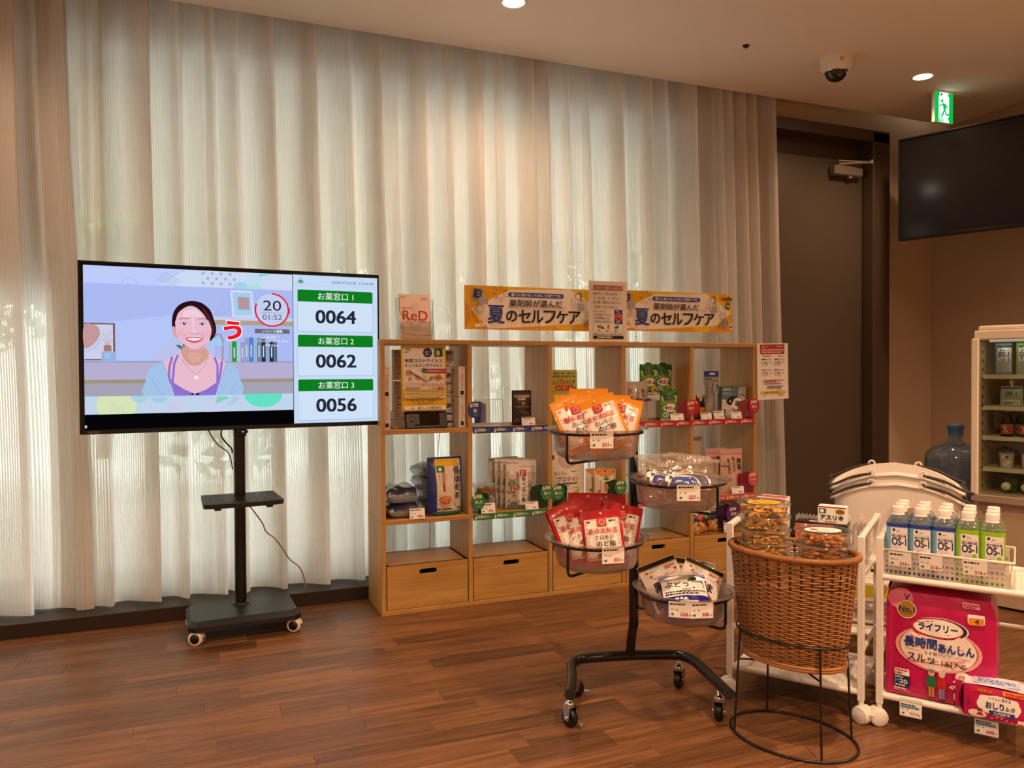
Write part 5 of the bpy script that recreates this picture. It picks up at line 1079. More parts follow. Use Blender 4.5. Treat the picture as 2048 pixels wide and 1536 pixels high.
price_card('398', 'small price card by the nut snack pouches', (2.565, 3.335, R3+.005), 0, .04, .05, -.1)
m = MB(); m.box((0, .03, .025), (.09, .06, .05), INKR, .002); m.obj('small_carton', None, (1.62, 3.36, R3), 0, label='small red carton on the third drawer behind the red bags', cat='carton')
# thin cable behind the first column
cable('thin_cable', [(1.04, 3.40, .825), (1.08, 3.45, .83), (1.10, 3.625, .82), (1.085, 3.635, .70), (1.08, 3.635, .55), (1.045, 3.635, .36), (1.04, 3.635, .22), (1.035, 3.63, .215)], .0016, BLACKP, 'thin black cable dangling behind the first column of shelves')
# ------------------------------------------------------------------ black wheeled stand with four clear bowls
tr = thing('bowl_trolley', 'black tubular wheeled stand carrying four clear bowls', 'display stand')
TUBE = mat('gloss_black_tube', '#0d0c0c', .22, spec=.6)
m = MB(); post = Vector((1.297, 2.163, 0))
m.tube(smooth_path([(1.338, 2.255, .112), (1.332, 2.242, .145), (1.318, 2.21, .20), (1.302, 2.172, .25), (1.297, 2.163, .30), (1.297, 2.163, .45)], 6)+[Vector((1.297, 2.163, .93))], .0155, TUBE, 20); m.obj('post', tr)
m = MB(); zb = .112
arc = lambda c, a0, a1, r, n=7: [(c[0]+r*math.cos(a0+(a1-a0)*i/n), c[1]+r*math.sin(a0+(a1-a0)*i/n), zb) for i in range(n+1)]
m.tube(smooth_path([(1.012, 2.05, zb), (1.06, 2.135, zb), (1.095, 2.205, zb), (1.12, 2.255, zb), (1.165, 2.287, zb), (1.22, 2.284, zb), (1.34, 2.255, zb), (1.45, 2.215, zb), (1.493, 2.185, zb), (1.505, 2.13, zb), (1.485, 2.03, zb), (1.446, 1.872, zb)], 6), .0165, TUBE, 20); bs = m.obj('base_tube', tr)
for p, d in (((1.012, 2.05, zb), (-.43, -.9, 0)), ((1.446, 1.872, zb), (-.2, -.98, 0))):
    m = MB(); q = Vector(p); m.cyl(q, q+Vector(d)*.004, .0168, mat('end_cap_rubber', '#1a1a1a', .7), 20); m.obj('end_cap', bs)
def trolley_caster(x, y, ang):
    c = put('caster', None, tr, (x, y, 0), ang); r = .028
    m = MB(); Mx = Matrix.Translation((0, 0, r)) @ Matrix.Rotation(PI/2, 4, 'Y'); m.lathe([(.012, -.011), (r-.004, -.011), (r, -.007), (r, .007), (r-.004, .011), (.012, .011)], 26, mat('tyre_black', '#0b0b0b', .35), M=Mx); m.obj('wheel', c)
    m = MB()
    for s in (-1, 1): m.prism([(-.01, -.006), (.01, -.006), (.016, .03), (-.016, .034)], s*.0145-.001, s*.0145+.001, CHROME, Matrix.Translation((0, 0, r)) @ Matrix(((0, 0, 1, 0), (1, 0, 0, 0), (0, 1, 0, 0), (0, 0, 0, 1)))); m.cyl((s*.0145, 0, r), (s*.02, 0, r), .005, CHROME, 10)
    m.box((0, 0, r+.034), (.031, .032, .004), CHROME, .001); m.lathe([(.015, r+.036), (.017, r+.042), (.013, r+.048), (.008, r+.05), (.006, zb-.01)], 18, CHROME); m.obj('fork', c)
    m = MB(); m.box((.012, -.026, r-.004), (.012, .034, .003), CHROME, .001, M=Matrix.Rotation(.2, 4, 'X')); m.obj('brake_lever', c)
for x, y, an in ((1.027, 2.083, .3), (1.14, 2.268, 1.0), (1.495, 2.20, 2.2), (1.466, 1.945, 2.3)): trolley_caster(x, y, an)

BOWL = clear('bowl_plastic', '#f3ece8', .10, .12, .10, '#e8d8d0', bump=.5, bscale=160)
BC = [Vector((1.119, 2.083, .891)), Vector((1.354, 1.994, .739)), Vector((1.118, 2.080, .562)), Vector((1.37, 1.987, .402))]
NAMES = ['holding orange candy bags, topmost on the stand', 'holding clear rice cracker bags, on the stand', 'holding red candy bags, on the stand', 'holding white snack bags, lowest on the stand']
bowl_me = None
for i, c in enumerate(BC):
    d = (post-c); d.z = 0; d.normalize(); far = c-d*.139
    m = MB(); rg = [(c.x+.139*math.cos(2*PI*k/40), c.y+.139*math.sin(2*PI*k/40), c.z-.008) for k in range(40)]; m.tube(rg, .0042, TUBE, 10, True)
    h = put('bowl_holder', m.mesh('ring'), tr)
    m = MB(); lo = c.z-.094
    m.tube(smooth_path([(far.x, far.y, c.z-.008), (far.x, far.y, lo+.02)], 2)+smooth_path([(far.x, far.y, lo+.018), (far.x+d.x*.006, far.y+d.y*.006, lo+.005), (far.x+d.x*.02, far.y+d.y*.02, lo)], 5)[1:]+[Vector((post.x-d.x*.012, post.y-d.y*.012, lo))], .0042, TUBE, 10)
    nb = c+d*.139; m.tube([(nb.x, nb.y, c.z-.008), (post.x-d.x*.01, post.y-d.y*.01, c.z-.008)], .0042, TUBE, 10); m.obj('arm', h)
    if bowl_me is None:
        m = MB(); m.lathe([(0, -.084), (.105, -.084), (.116, -.078), (.124, -.06), (.1315, -.004), (.146, .001), (.157, .003), (.1575, .006), (.146, .0045), (.129, .0), (.121, -.06), (.113, -.076), (.103, -.081), (0, -.081)], 56, BOWL, cap0=False, cap1=False); bowl_me = m.mesh('clear_bowl')
        # ribbed side: shallow slanted ribs
    o = put('clear_bowl', bowl_me, None, tuple(c), rot=(0, (0, .03, 0, .04)[i], 0), label='clear plastic bowl '+NAMES[i], cat='bowl', group='clear display bowls')
    m = MB()
    for k in range(90):
        a0 = 2*PI*k/90; p = [((.1175+.0125*t)*math.cos(a0+.28*t), (.1175+.0125*t)*math.sin(a0+.28*t), -.074+.068*t) for t in (0, .33, .66, 1)]; m.tube(p, .0008, BOWL, 4)
    m.obj('ribs', o, kind='stuff')

# candy bags
def candy_bag(film, sub, cols):
    a = Art(cell=.009); w, h = .122, .165
    a.rect(0, .078, .104, .122, mat('panel_cream', '#f1e6da', .3, coat=.4)); a.ring(0, 0, .001, .0001, INKBR)
    for y in (.136, .022):
        a.rect(0, y, .098, .0008, cols)
    for x in (-.049, .049): a.rect(x, .079, .0008, .115, cols)
    a.bars(-.033, .131, .024, 1, .01, .005, cols, 1); a.bars(.033, .131, .024, 1, .01, .005, cols, 2)
    for s in (-1, 1):
        for k in range(9): a.ring(s*.044, .122-k*.012, .0028, .0008, cols, k, k+4.2, 8)
    a.rect(0, .128, .028, .024, INKR); a.ring(0, .128, .009, .0014, mat('ink_blush', '#e8a39a', .5)); a.ring(0, .128, .0055, .001, MATS['ink_blush'])
    a.text('養命酒製造', 0, .1025, INKR, w=.088, h=.0175, bold=.012); a.text('クロモジ', .002, .0825, INK, w=.056, h=.013, bold=.02); a.text('のど飴', .006, .0635, INK, w=.055, h=.017, bold=.02)
    sub(a)
    a.ell(0, .1545, .0035, .0035, mat('hang_hole', '#cfc0b0', .5), 12)
    return a, w, h
def sub_o(a):
    a.text('生姜はちみつ', .006, .046, INKO, w=.055, h=.0095, bold=.02); a.ell(.0, .030, .008, .007, mat('ink_ginger', '#c77a34', .4)); a.ell(.012, .028, .009, .0075, mat('ink_ginger2', '#d98f42', .4)); a.ell(.02, .037, .009, .003, INKLG, 12, .5); a.ell(.027, .031, .009, .003, INKG, 12, -.3)
def sub_r(a): a.text('黒蜜', -.02, .046, INK, w=.02, h=.0095, bold=.012); a.text('×', -.002, .046, INKR, h=.006); a.text('ハーブ', .02, .046, INK, w=.028, h=.009, bold=.012); a.ell(-.015, .03, .009, .006, INKBR); a.ell(.012, .03, .012, .007, mat('ink_lavender', '#9a6aa0', .4))
ao, cw, ch = candy_bag('o', sub_o, mat('ink_sepia', '#b07a5a', .5)); ar, cw, ch = candy_bag('r', sub_r, INK)
ORANGE = mat('orange_film', '#d98c16', .27, coat=.5); RED = mat('red_film', '#b0101c', .25, coat=.5)
rnd = lambda v: 1.
ob = pouch('candy_bag', cw, ch, .030, ORANGE, ao, 'x', 'bag', group='orange candy bags', gus=.12, seal=.07, wr=.0028, seed=21, nu=18, nv=24)
rb = pouch('candy_bag', cw, ch, .030, RED, ar, 'x', 'bag', group='red candy bags', gus=.12, seal=.07, wr=.0028, seed=22, nu=18, nv=24)
FWD = Vector((math.sin(YAW), math.cos(YAW), 0)); RGT = Vector((math.cos(YAW), -math.sin(YAW), 0))
def bag_at(src, first, c, lat, dep, z, lean, roll, yaw, label):
    """lat/dep: offset from the bowl centre across and into the room"""
    p = c+RGT*lat+FWD*dep; p.z = z
    q = Matrix.Rotation(-YAW+yaw, 4, 'Z') @ Matrix.Rotation(roll, 4, 'Y') @ Matrix.Rotation(lean, 4, 'X'); e = q.to_euler()
    # keep the bag inside its bowl: slide inward until every low corner clears the wall
    V = [v.co.copy() for v in src.data.vertices]
    for _ in range(60):
        bad = None
        for v in V:
            g = q @ v; g = g+p; zz = g.z-c.z
            if zz < -.076: bad = ('up', zz); break
            if zz < .004:
                r_ = math.hypot(g.x-c.x, g.y-c.y); lim = .118+(zz+.078)/.078*.008
                if r_ > lim: bad = ('in', (g.x-c.x)/r_, (g.y-c.y)/r_); break
        if bad is None: break
        if bad[0] == 'up': p.z += .003
        else: p.x -= bad[1]*.003; p.y -= bad[2]*.003
        if _ > 25: p.z += .0015
    if first: src.location = p; src.rotation_euler = e; src['label'] = label; return src
    return dup(src, tuple(p), rot=tuple(e), label=label)
c = BC[0]; zb0 = c.z-.072
for i, (la, de, dz, ln, ro, yw, lb) in enumerate((
        (.052, -.075, .0, -.32, -.34, .0, 'orange candy bag leaning in front, tilted the most'),
        (.052, -.015, .012, -.30, .20, -.15, 'orange candy bag tilted the other way, towards the stand post'),
        (-.028, -.052, .0, -.34, -.26, .12, 'orange candy bag half behind the tilted front one'),
        (-.078, -.035, .0, -.30, -.26, .75, 'orange candy bag seen edge-on at the outer rim of its bowl'),
        (-.058, .03, .016, -.24, -.05, .05, 'orange candy bag second from the rear in its bowl'),
        (-.015, .062, .03, -.16, .0, -.02, 'orange candy bag standing upright rearmost in its bowl'),
        (-.005, -.005, .010, -.28, -.20, .0, 'orange candy bag sandwiched in the middle of its bowl'),
        (.045, .035, .012, -.2, .04, -.05, 'orange candy bag hidden behind the one leaning to the post'))):
    bag_at(ob, i == 0, c, la, de, zb0+dz, ln, ro, yw, lb)
c = BC[2]; zb0 = c.z-.072
for i, (la, de, dz, ln, ro, yw, lb) in enumerate((
        (.022, -.072, .0, -.34, -.10, -.03, 'red candy bag foremost in its bowl with a bright crinkle'),
        (-.022, -.045, .006, -.32, -.16, .05, 'red candy bag just behind the foremost one'),
        (-.05, -.022, .006, -.30, -.28, .35, 'red candy bag third from the front, slanting outward'),
        (-.072, .012, .012, -.28, -.32, .5, 'red candy bag seen edge-on at the outer rim of its bowl'),
        (.052, -.02, .014, -.30, .20, -.12, 'red candy bag slanting towards the stand post'),
        (-.022, .045, .034, -.20, .02, .02, 'red candy bag standing rearmost, farther from the post'),
        (.03, .05, .03, -.18, .04, -.05, 'red candy bag standing rearmost, nearer the post'),
        (.02, .01, .02, -.26, .06, .0, 'red candy bag in the middle of its bowl'))):
    bag_at(rb, i == 0, c, la, de, zb0+dz, ln, ro, yw, lb)
# clear rice cracker bags
CB = clear('crinkly_clear_film', '#fbf6f0', .16, .06, .05, '#f5e8dc', bump=.9, bscale=55); CRK = mat('rice_cracker', '#c8923f', .5, var=.25, vscale=50)
a = Art(cell=.009); w, h = .13, .16
a.blob([(-.045, .045), (-.048, .075), (-.02, .09), (.03, .085), (.048, .06), (.045, .035), (.0, .03)], INKW, 3); a.blob([(-.041, .048), (-.043, .073), (-.018, .085), (.028, .08), (.043, .058), (.041, .039), (.0, .035)], mat('label_blue', '#1f3f9c', .35, coat=.3), 3); a.ell(-.018, .066, .014, .005, mat('ink_icy', '#9fb2dc', .5), 14, .4); a.ell(.01, .058, .014, .005, MATS['ink_icy'], 14, -.4); a.line([(.02, .045), (.034, .05), (.03, .06)], .004, MATS['ink_icy'])
a.rect(.0, .105, .062, .013, INKW, .006, -.06); a.text('やわらか黒胡麻', .0, .105, INK, w=.052, h=.007, bold=.02, rot=-.06); a.blob([(-.055, .08), (-.05, .098), (-.03, .1), (-.024, .085), (-.04, .076)], INKW, 3); a.text('塩', -.04, .088, INKB, h=.014, bold=.03)
cb = pouch('cracker_bag', w, h, .04, CB, a, 'x', 'bag', group='clear rice cracker bags', gus=.12, seal=.11, wr=.006, seed=31, nu=16, nv=18)
m = MB()
for k in range(34): m.box((-.064+k*.0039, -.0012, h-.006), (.0016, .0008, .014), mat('film_pleat', '#cfc6bd', .45, alpha=.4))
m.obj('crimped_seal', cb, kind='stuff')
m = MB(); chips(m, random.Random(5), 26, .036, .03, .075, CRK, .013, .5)
m2 = MB(); m2.add([(v[0], v[1]*.2, v[2]) for v in m.v], m.f, CRK); m2.obj('crackers', cb, kind='stuff')
c = BC[1]; zb0 = c.z-.070
for i, (la, de, dz, ln, ro, yw, lb) in enumerate((
        (.01, -.08, .010, -.85, -.05, -.05, 'clear cracker bag in front with the large blue label'),
        (-.07, -.06, .008, -.85, .20, .25, 'clear cracker bag in front nearest the stand post'),
        (.075, -.04, .006, -.75, .05, -.3, 'clear cracker bag at the outer rim of its bowl'),
        (-.045, .0, .018, -.78, -.02, .1, 'clear cracker bag upright at the rear, nearest the post'),
        (.02, .01, .014, -.8, .1, -.1, 'clear cracker bag upright at the rear, in the middle'),
        (.06, .03, .010, -.72, .1, -.2, 'clear cracker bag upright at the rear, farthest from the post'))):
    bag_at(cb, i == 0, c, la, de, zb0+dz, ln, ro, yw, lb)
# white snack bags and the glucose bag
WF = mat('snack_white_film', '#e6e0d8', .28, coat=.5); a = Art(cell=.009); w, h = .125, .155
a.rect(0, .1465, w-.002, .014, mat('ink_gloss_black', '#141210', .3)); a.rect(0, .1375, w-.002, .003, mat('foil_gold', '#c09a30', .3, metal=.6)); a.ell(-.042, .126, .004, .0034, INKR); a.text('レンズケット', -.022, .126, INK, w=.032, h=.0065, bold=.01); a.rect(.008, .111, .09, .0075, INKR, .003, .03); a.text('水分やエネルギー', .01, .1, INKR, w=.082, h=.0065, bold=.012); a.text('黒ごま', .0, .072, INK, w=.08, h=.032, bold=.03); a.rect(0, .022, .112, .024, MATS['ink_gloss_black']); a.ell(.016, .036, .032, .014, MATS['foil_gold']); a.bars(.036, .127, .036, 2, .0065, .004, INKR, 3)
wb = pouch('snack_bag', w, h, .035, WF, a, 'x', 'bag', group='white snack bags', gus=.12, seal=.08, wr=.0025, seed=41, nu=18, nv=22)
c = BC[3]; zb0 = c.z-.070
for i, (la, de, dz, ln, ro, yw, lb) in enumerate(((-.045, .0, -.02, -.62, -.34, .1, 'white snack bag with black top edge nearest the stand post'), (.05, .035, -.02, -.60, .14, -.15, 'white snack bag with black top edge rearmost in the lowest bowl'), (.062, -.03, -.03, -.85, .42, -.2, 'white snack bag slumped at the outer rim of the lowest bowl'))): bag_at(wb, i == 0, c, la, de, zb0+dz, ln, ro, yw, lb)
BLF = mat('violet_blue_film', '#2a2490', .22, coat=.6); SILV = mat('silver_film', '#b9b4b0', .3, metal=.3)
a = Art(cell=.009); w, h = .14, .15
a.rect(0, .104, w-.006, .062, INKW); a.blob([(-.066, .134), (-.03, .146), (.03, .147), (.066, .134), (.06, .128), (-.06, .128)], SILV); a.text('ぶどう', -.022, .115, INK, w=.072, h=.02, bold=.03); a.rect(.042, .112, .036, .026, INKB, .002, .08); a.text('糖', .042, .112, INKW, w=.022, h=.02, bold=.02, rot=.08); a.text('100%', .005, .096, INK, w=.025, h=.007); a.bars(0, .088, .12, 2, .008, .005, INK, 4); a.bars(-.02, .064, .03, 1, .01, .006, INKW, 5); a.poly([(-.03, .045), (-.022, .055), (.03, .055), (.042, .035), (.04, .022), (-.04, .022)], INKW); a.bars(0, .012, .1, 1, .01, .004, mat('ink_periwinkle', '#8a86d8', .5), 6)
p = c+RGT*(.0)+FWD*(-.075); gb = pouch('glucose_bag', w, h, .045, BLF, a, 'blue and white glucose tablet bag lying in front in the lowest bowl', 'bag', (p.x, p.y, zb0-.006), seed=42, rot=tuple((Matrix.Rotation(-YAW, 4, 'Z') @ Matrix.Rotation(-.04, 4, 'Y') @ Matrix.Rotation(-.75, 4, 'X')).to_euler()), gus=.2, seal=.09, wr=.0025, pw=3)
# price cards on the bowl rims
def rim_card(price, c, ang, label, roll=0., w=.066, h=.046, drop=.046):
    d = RGT*math.sin(ang)-FWD*math.cos(ang); p = c+d*.1455; price_card(price, label, (p.x, p.y, c.z-drop+.002), -YAW+ang*.9, w, h, .02, False)
    return
rim_card('321', BC[0], .0, 'price card 321 hanging from the bowl of orange bags'); rim_card('227', BC[1], -.02, 'price card 227 hanging from the bowl of clear cracker bags', h=.046)
rim_card('321', BC[2], .22, 'price card 321 hanging from the bowl of red bags'); rim_card('258', BC[3], -.30, 'price card 258 hanging from the lowest bowl nearer the post'); rim_card('300', BC[3], .12, 'price card 300 hanging from the lowest bowl farther from the post')
# ------------------------------------------------------------------ oval wicker basket on a wire stand
WKR = mat('wicker', '#9c6838', .38, var=.3, vscale=90, coat=.15); WKD = mat('wicker_dark', '#4a2814', .5)
BCN = Vector((1.597, 1.777, 0)); PHI = math.atan2(-.921, .3895)
bk = thing('wicker_basket', 'oval brown wicker basket holding tubs of dried fruit', 'basket', (BCN.x, BCN.y, .233), PHI)
HB = .307
def oval(t, v, off=0.):
    """point on the basket wall: t angle, v height 0..1"""
    k = .80+.20*v**.8; a, b_ = .180*k+off, .126*k+off
    e = 2.05
    c, s = math.cos(t), math.sin(t)
    return Vector((a*math.copysign(abs(c)**(2/e), c), b_*math.copysign(abs(s)**(2/e), s), HB*v))
NS = 36
m = MB()
rows = [i*.0196 for i in range(1, 39)]+[.775, .8, .825, .85, .875]+[.9, .92, .94, .96, .98]
for j, v in enumerate(rows):
    N = NS*4; pts = []
    ph = PI*(j % 2)
    for i in range(N):
        t = 2*PI*i/N; pts.append(oval(t, v, .0016*math.sin(NS/2*t+ph))+Vector((0, 0, .0010*math.sin(NS*t))))
    m.tube(pts, .0025, WKR, 5, True)
m.obj('weave', bk, kind='stuff')
m = MB()
for i in range(NS):
    t = 2*PI*(i+.5)/NS; m.tube([oval(t, v, 0) for v in (0, .2, .4, .6, .8, 1)], .0020, WKD, 5)
    t = 2*PI*(i+.62)/NS; m.tube([oval(t, v, 0) for v in (.72, .8, .9, 1)], .0016, WKD, 5)
m.obj('stakes', bk, kind='stuff')
m = MB(); N = 420
m.tube([oval(2*PI*i/120, 1.02, .002) for i in range(120)], .0078, WKR, 10, True)
pts = []
for i in range(N*3):
    t = 2*PI*i/(N*3); a_ = t*170; c = oval(t, 1.02, .002); r_ = Vector((math.cos(t), math.sin(t), 0)); pts.append(c+r_*(.0085*math.cos(a_))+Vector((0, 0, .0085*math.sin(a_))))
m.tube(pts, .0016, WKR, 4, True); m.obj('rim', bk)
m = MB(); m.tube([oval(2*PI*i/90, .012, .003) for i in range(90)], .006, WKR, 8, True); m.tube([oval(2*PI*i/90, .035, .003) for i in range(90)], .005, WKR, 8, True)
n_ = 48; m.add([oval(2*PI*i/n_, .0, -.006) for i in range(n_)]+[oval(2*PI*i/n_, .02, -.006) for i in range(n_)], [tuple(range(n_))[::-1], tuple(range(n_, 2*n_))]+[(i, (i+1) % n_, n_+(i+1) % n_, n_+i) for i in range(n_)], WKD); m.obj('bottom', bk)
m = MB(); m.box((0, 0, .115), (.22, .14, .2), mat('kraft_block', '#a07c54', .8)); m.obj('inner_block', bk)
ws = thing('wire_stand', 'thin black wire stand with an oval floor ring under the wicker basket', 'stand', (BCN.x, BCN.y, 0), PHI)
el = lambda a, b_, z, n=64: [(a*math.cos(2*PI*i/n), b_*math.sin(2*PI*i/n), z) for i in range(n)]
m = MB(); m.tube(el(.182, .140, .0042), .004, BLACKM, 8, True); m.obj('floor_ring', ws)
m = MB(); m.tube([oval(2*PI*i/64, .24, .010)+Vector((0, 0, .233)) for i in range(64)], .0035, BLACKM, 8, True); m.obj('upper_ring', ws)
for t in (.75, 2.35, 3.9, 5.5):
    a = oval(t, .24, .010); m = MB(); m.tube([(a.x, a.y, a.z+.233), (.182*math.cos(t), .140*math.sin(t), .004)], .0033, BLACKM, 8); m.obj('leg', ws)
for t in (.75, 2.35):
    a = oval(t, .24, .010); b_ = oval(t+PI, .24, .010); k = .36; A = Vector((a.x, a.y, .306)).lerp(Vector((.182*math.cos(t), .140*math.sin(t), .004)), .29); t2 = (3.9 if t < 1 else 5.5); c2 = oval(t2, .24, .01); B = Vector((c2.x, c2.y, .306)).lerp(Vector((.182*math.cos(t2), .140*math.sin(t2), .004)), .29)
    m = MB(); m.tube([A, B], .003, BLACKM, 6); m.obj('cross_bar', ws)

# tubs of dried fruit
CHIP = mat('banana_chip', '#f0be68', .45, var=.3, vscale=70); CHIP2 = mat('dried_fruit', '#d8934a', .5, var=.4, vscale=60)
def tub(kind, label, loc, rz, lidlabel=False):
    t = thing('dried_fruit_tub', label, 'tub', loc, rz, 'tubs of dried fruit'); t.scale = (1.05, 1.05, 1); r = .073; h = .039
    m = MB(); m.lathe([(.052, 0), (.058, .002), (.0645, .034), (.066, .036), (.071, .0365), (.0735, .038), (.0735, .040)], 48, CLR, cap1=False); m.obj('tub', t)
    m = MB(); m.lathe([(.0735, .040), (.0725, .0435), (.069, .044), (.066, .0405), (.060, .0402), (0, .0405)], 48, CLR, cap0=False); l = m.obj('lid', t)
    m = MB(); chips(m, random.Random(kind*7+int(loc[2]*1000)), 150 if kind == 0 else 170, .052, .005, .033, CHIP if kind == 0 else CHIP2, .016 if kind == 0 else .014, .35 if kind == 0 else .25); m.obj('dried_fruit', t, kind='stuff')
    if lidlabel:
        a = Art(); a.ell(0, 0, .047, .035, mat('label_yellow', '#f0bb18', .5) if kind == 0 else PAPER); a.ell(-.022, .006, .012, .009, INKR); a.text('バナナ' if kind == 0 else 'いちじく', .014, .004, INK if kind == 0 else INKR, w=.035, h=.012, bold=.02); a.bars(.0, -.016, .05, 2, .006, .003, INK, 3); a.bars(.01, .021, .035, 1, .01, .003, INK, 4)
        m = MB(); a.put(m, lambda x, y, q: (x, y, .0406+q)); m.obj('round_label', l)
    return t
def atz(px, pz, dep): return (px, pz, dep)
TX, TY = 1.5395+.02, 1.822; PL = .0385
LBL = ['topmost tub of banana chips with a yellow label', 'second tub from the top in the banana chip stack', 'third tub from the top in the banana chip stack', 'fourth tub from the top in the banana chip stack', 'lowest tub of the banana chip stack inside the basket']
for k in range(5): tub(0, LBL[k], (1.556+.001*k, 1.851, .634-PL*k), -YAW+.15, k == 0)
LBR = ['topmost tub of dried figs with a white label', 'second tub in the dried fig stack', 'lowest tub of the dried fig stack inside the basket']
for k in range(3): tub(1, LBR[k], (1.620, 1.683, .578-PL*k), -YAW-.1, k == 0)

# ------------------------------------------------------------------ white carts
CANG = math.atan2(-.822, .57)
def perf_mat():
    m = mat('perforated_white', '#e9e2d9', .4); N, L = m.node_tree.nodes, m.node_tree.links; b = N['Principled BSDF']
    tc = N.new('ShaderNodeTexCoord'); sp = N.new('ShaderNodeSeparateXYZ'); L.new(tc.outputs['Object'], sp.inputs[0]); f = []
    for i in (0, 1):
        mu = N.new('ShaderNodeMath'); mu.operation = 'MULTIPLY'; mu.inputs[1].default_value = 2*PI/.016; L.new(sp.outputs[i], mu.inputs[0])
        s = N.new('ShaderNodeMath'); s.operation = 'SINE'; L.new(mu.outputs[0], s.inputs[0]); f.append(s)
    p = N.new('ShaderNodeMath'); p.operation = 'ADD'; L.new(f[0].outputs[0], p.inputs[0]); L.new(f[1].outputs[0], p.inputs[1])
    g = N.new('ShaderNodeMath'); g.operation = 'GREATER_THAN'; g.inputs[1].default_value = 1.72; L.new(p.outputs[0], g.inputs[0])
    mx = N.new('ShaderNodeMix'); mx.data_type = 'RGBA'; mx.inputs[6].default_value = (*lin('#e9e2d9'), 1); mx.inputs[7].default_value = (*lin('#8d8378'), 1); L.new(g.outputs[0], mx.inputs[0]); L.new(mx.outputs[2], b.inputs['Base Color']); return m
PERF = perf_mat(); CW = mat('cart_white', '#ece6de', .38)
def cart(label, loc, width=.405, depth=.31):
    t = thing('white_cart', label, 'cart', loc, CANG, 'white wheeled carts'); w = width
    for x in (0, w):
        for y in (0, depth):
            m = MB(); m.box((x, y, .065+(.50+.02*(y > 0))/2), (.02, .018, .50+.02*(y > 0)), CW, .002); m.obj('post', t)
        m = MB(); m.tube([(x, 0, .557), (x, depth, .577)], .011, CW, 4); m.obj('top_rail', t)
        for z in (.44, .21): m = MB(); m.tube([(x, 0, z), (x, depth, z)], .007, CW, 8); m.obj('side_rail', t)
    for z in (.09, .447):
        m = MB(); m.box((w/2, depth/2, z-.003), (w-.01, depth-.01, .006), PERF); m.box((w/2, depth/2, z-.010), (w-.05, .03, .012), CW); s = m.obj('shelf', t)
        m = MB(); m.tube([(.01, 0, z), (w-.01, 0, z)], .0095, CW, 12); m.tube([(.01, depth, z), (w-.01, depth, z)], .0095, CW, 12); m.obj('shelf_lip', s)
    m = MB(); m.tube([(0, depth, .27), (w, depth, .27)], .006, CW, 8); m.obj('back_rail', t)
    for x, y, an in ((0, 0, .5), (w, 0, -.4), (0, depth, .3), (w, depth, .6)):
        c = put('caster', None, t, (x, y, 0), an+(PI if x == 0 else 0)); m = MB()
        for s in (-1, 1): m.lathe([(0, -.01), (.022, -.01), (.026, -.007), (.026, .007), (.022, .010), (0, .010)], 28, CW, M=Matrix.Translation((.006, s*.011, .026)) @ Matrix.Rotation(PI/2, 4, 'X'), cap0=False, cap1=False)
        m.obj('wheel', c)
        m = MB(); m.lathe([(.0275, -.006), (.0275, .006)], 24, CW, M=Matrix.Translation((.006, 0, .026)) @ Matrix.Rotation(PI/2, 4, 'X')); m.cyl((0, 0, .045), (0, 0, .07), .008, CW, 12); m.box((.034, 0, .034), (.018, .016, .006), CW, .002); m.obj('hood', c)
        m = MB(); m.lathe([(.0225, .0), (.0235, .0005)], 24, INKGY, M=Matrix.Translation((.006, -.0212, .026)) @ Matrix.Rotation(PI/2, 4, 'X'), cap0=False, cap1=False); m.obj('wheel_groove', c)
    return t
c1_ = cart('white metal wheeled cart behind the wicker basket', (1.626, 2.099, 0), .40); c2_ = cart('white metal wheeled cart carrying the drink bottles', (1.893, 1.737, 0), .39)
CM1 = Matrix.Translation((1.626, 2.099, 0)) @ Matrix.Rotation(CANG, 4, 'Z'); CM2 = Matrix.Translation((1.893, 1.737, 0)) @ Matrix.Rotation(CANG, 4, 'Z')
def oncart(M_, x, y, z): return tuple(M_ @ Vector((x, y, z)))

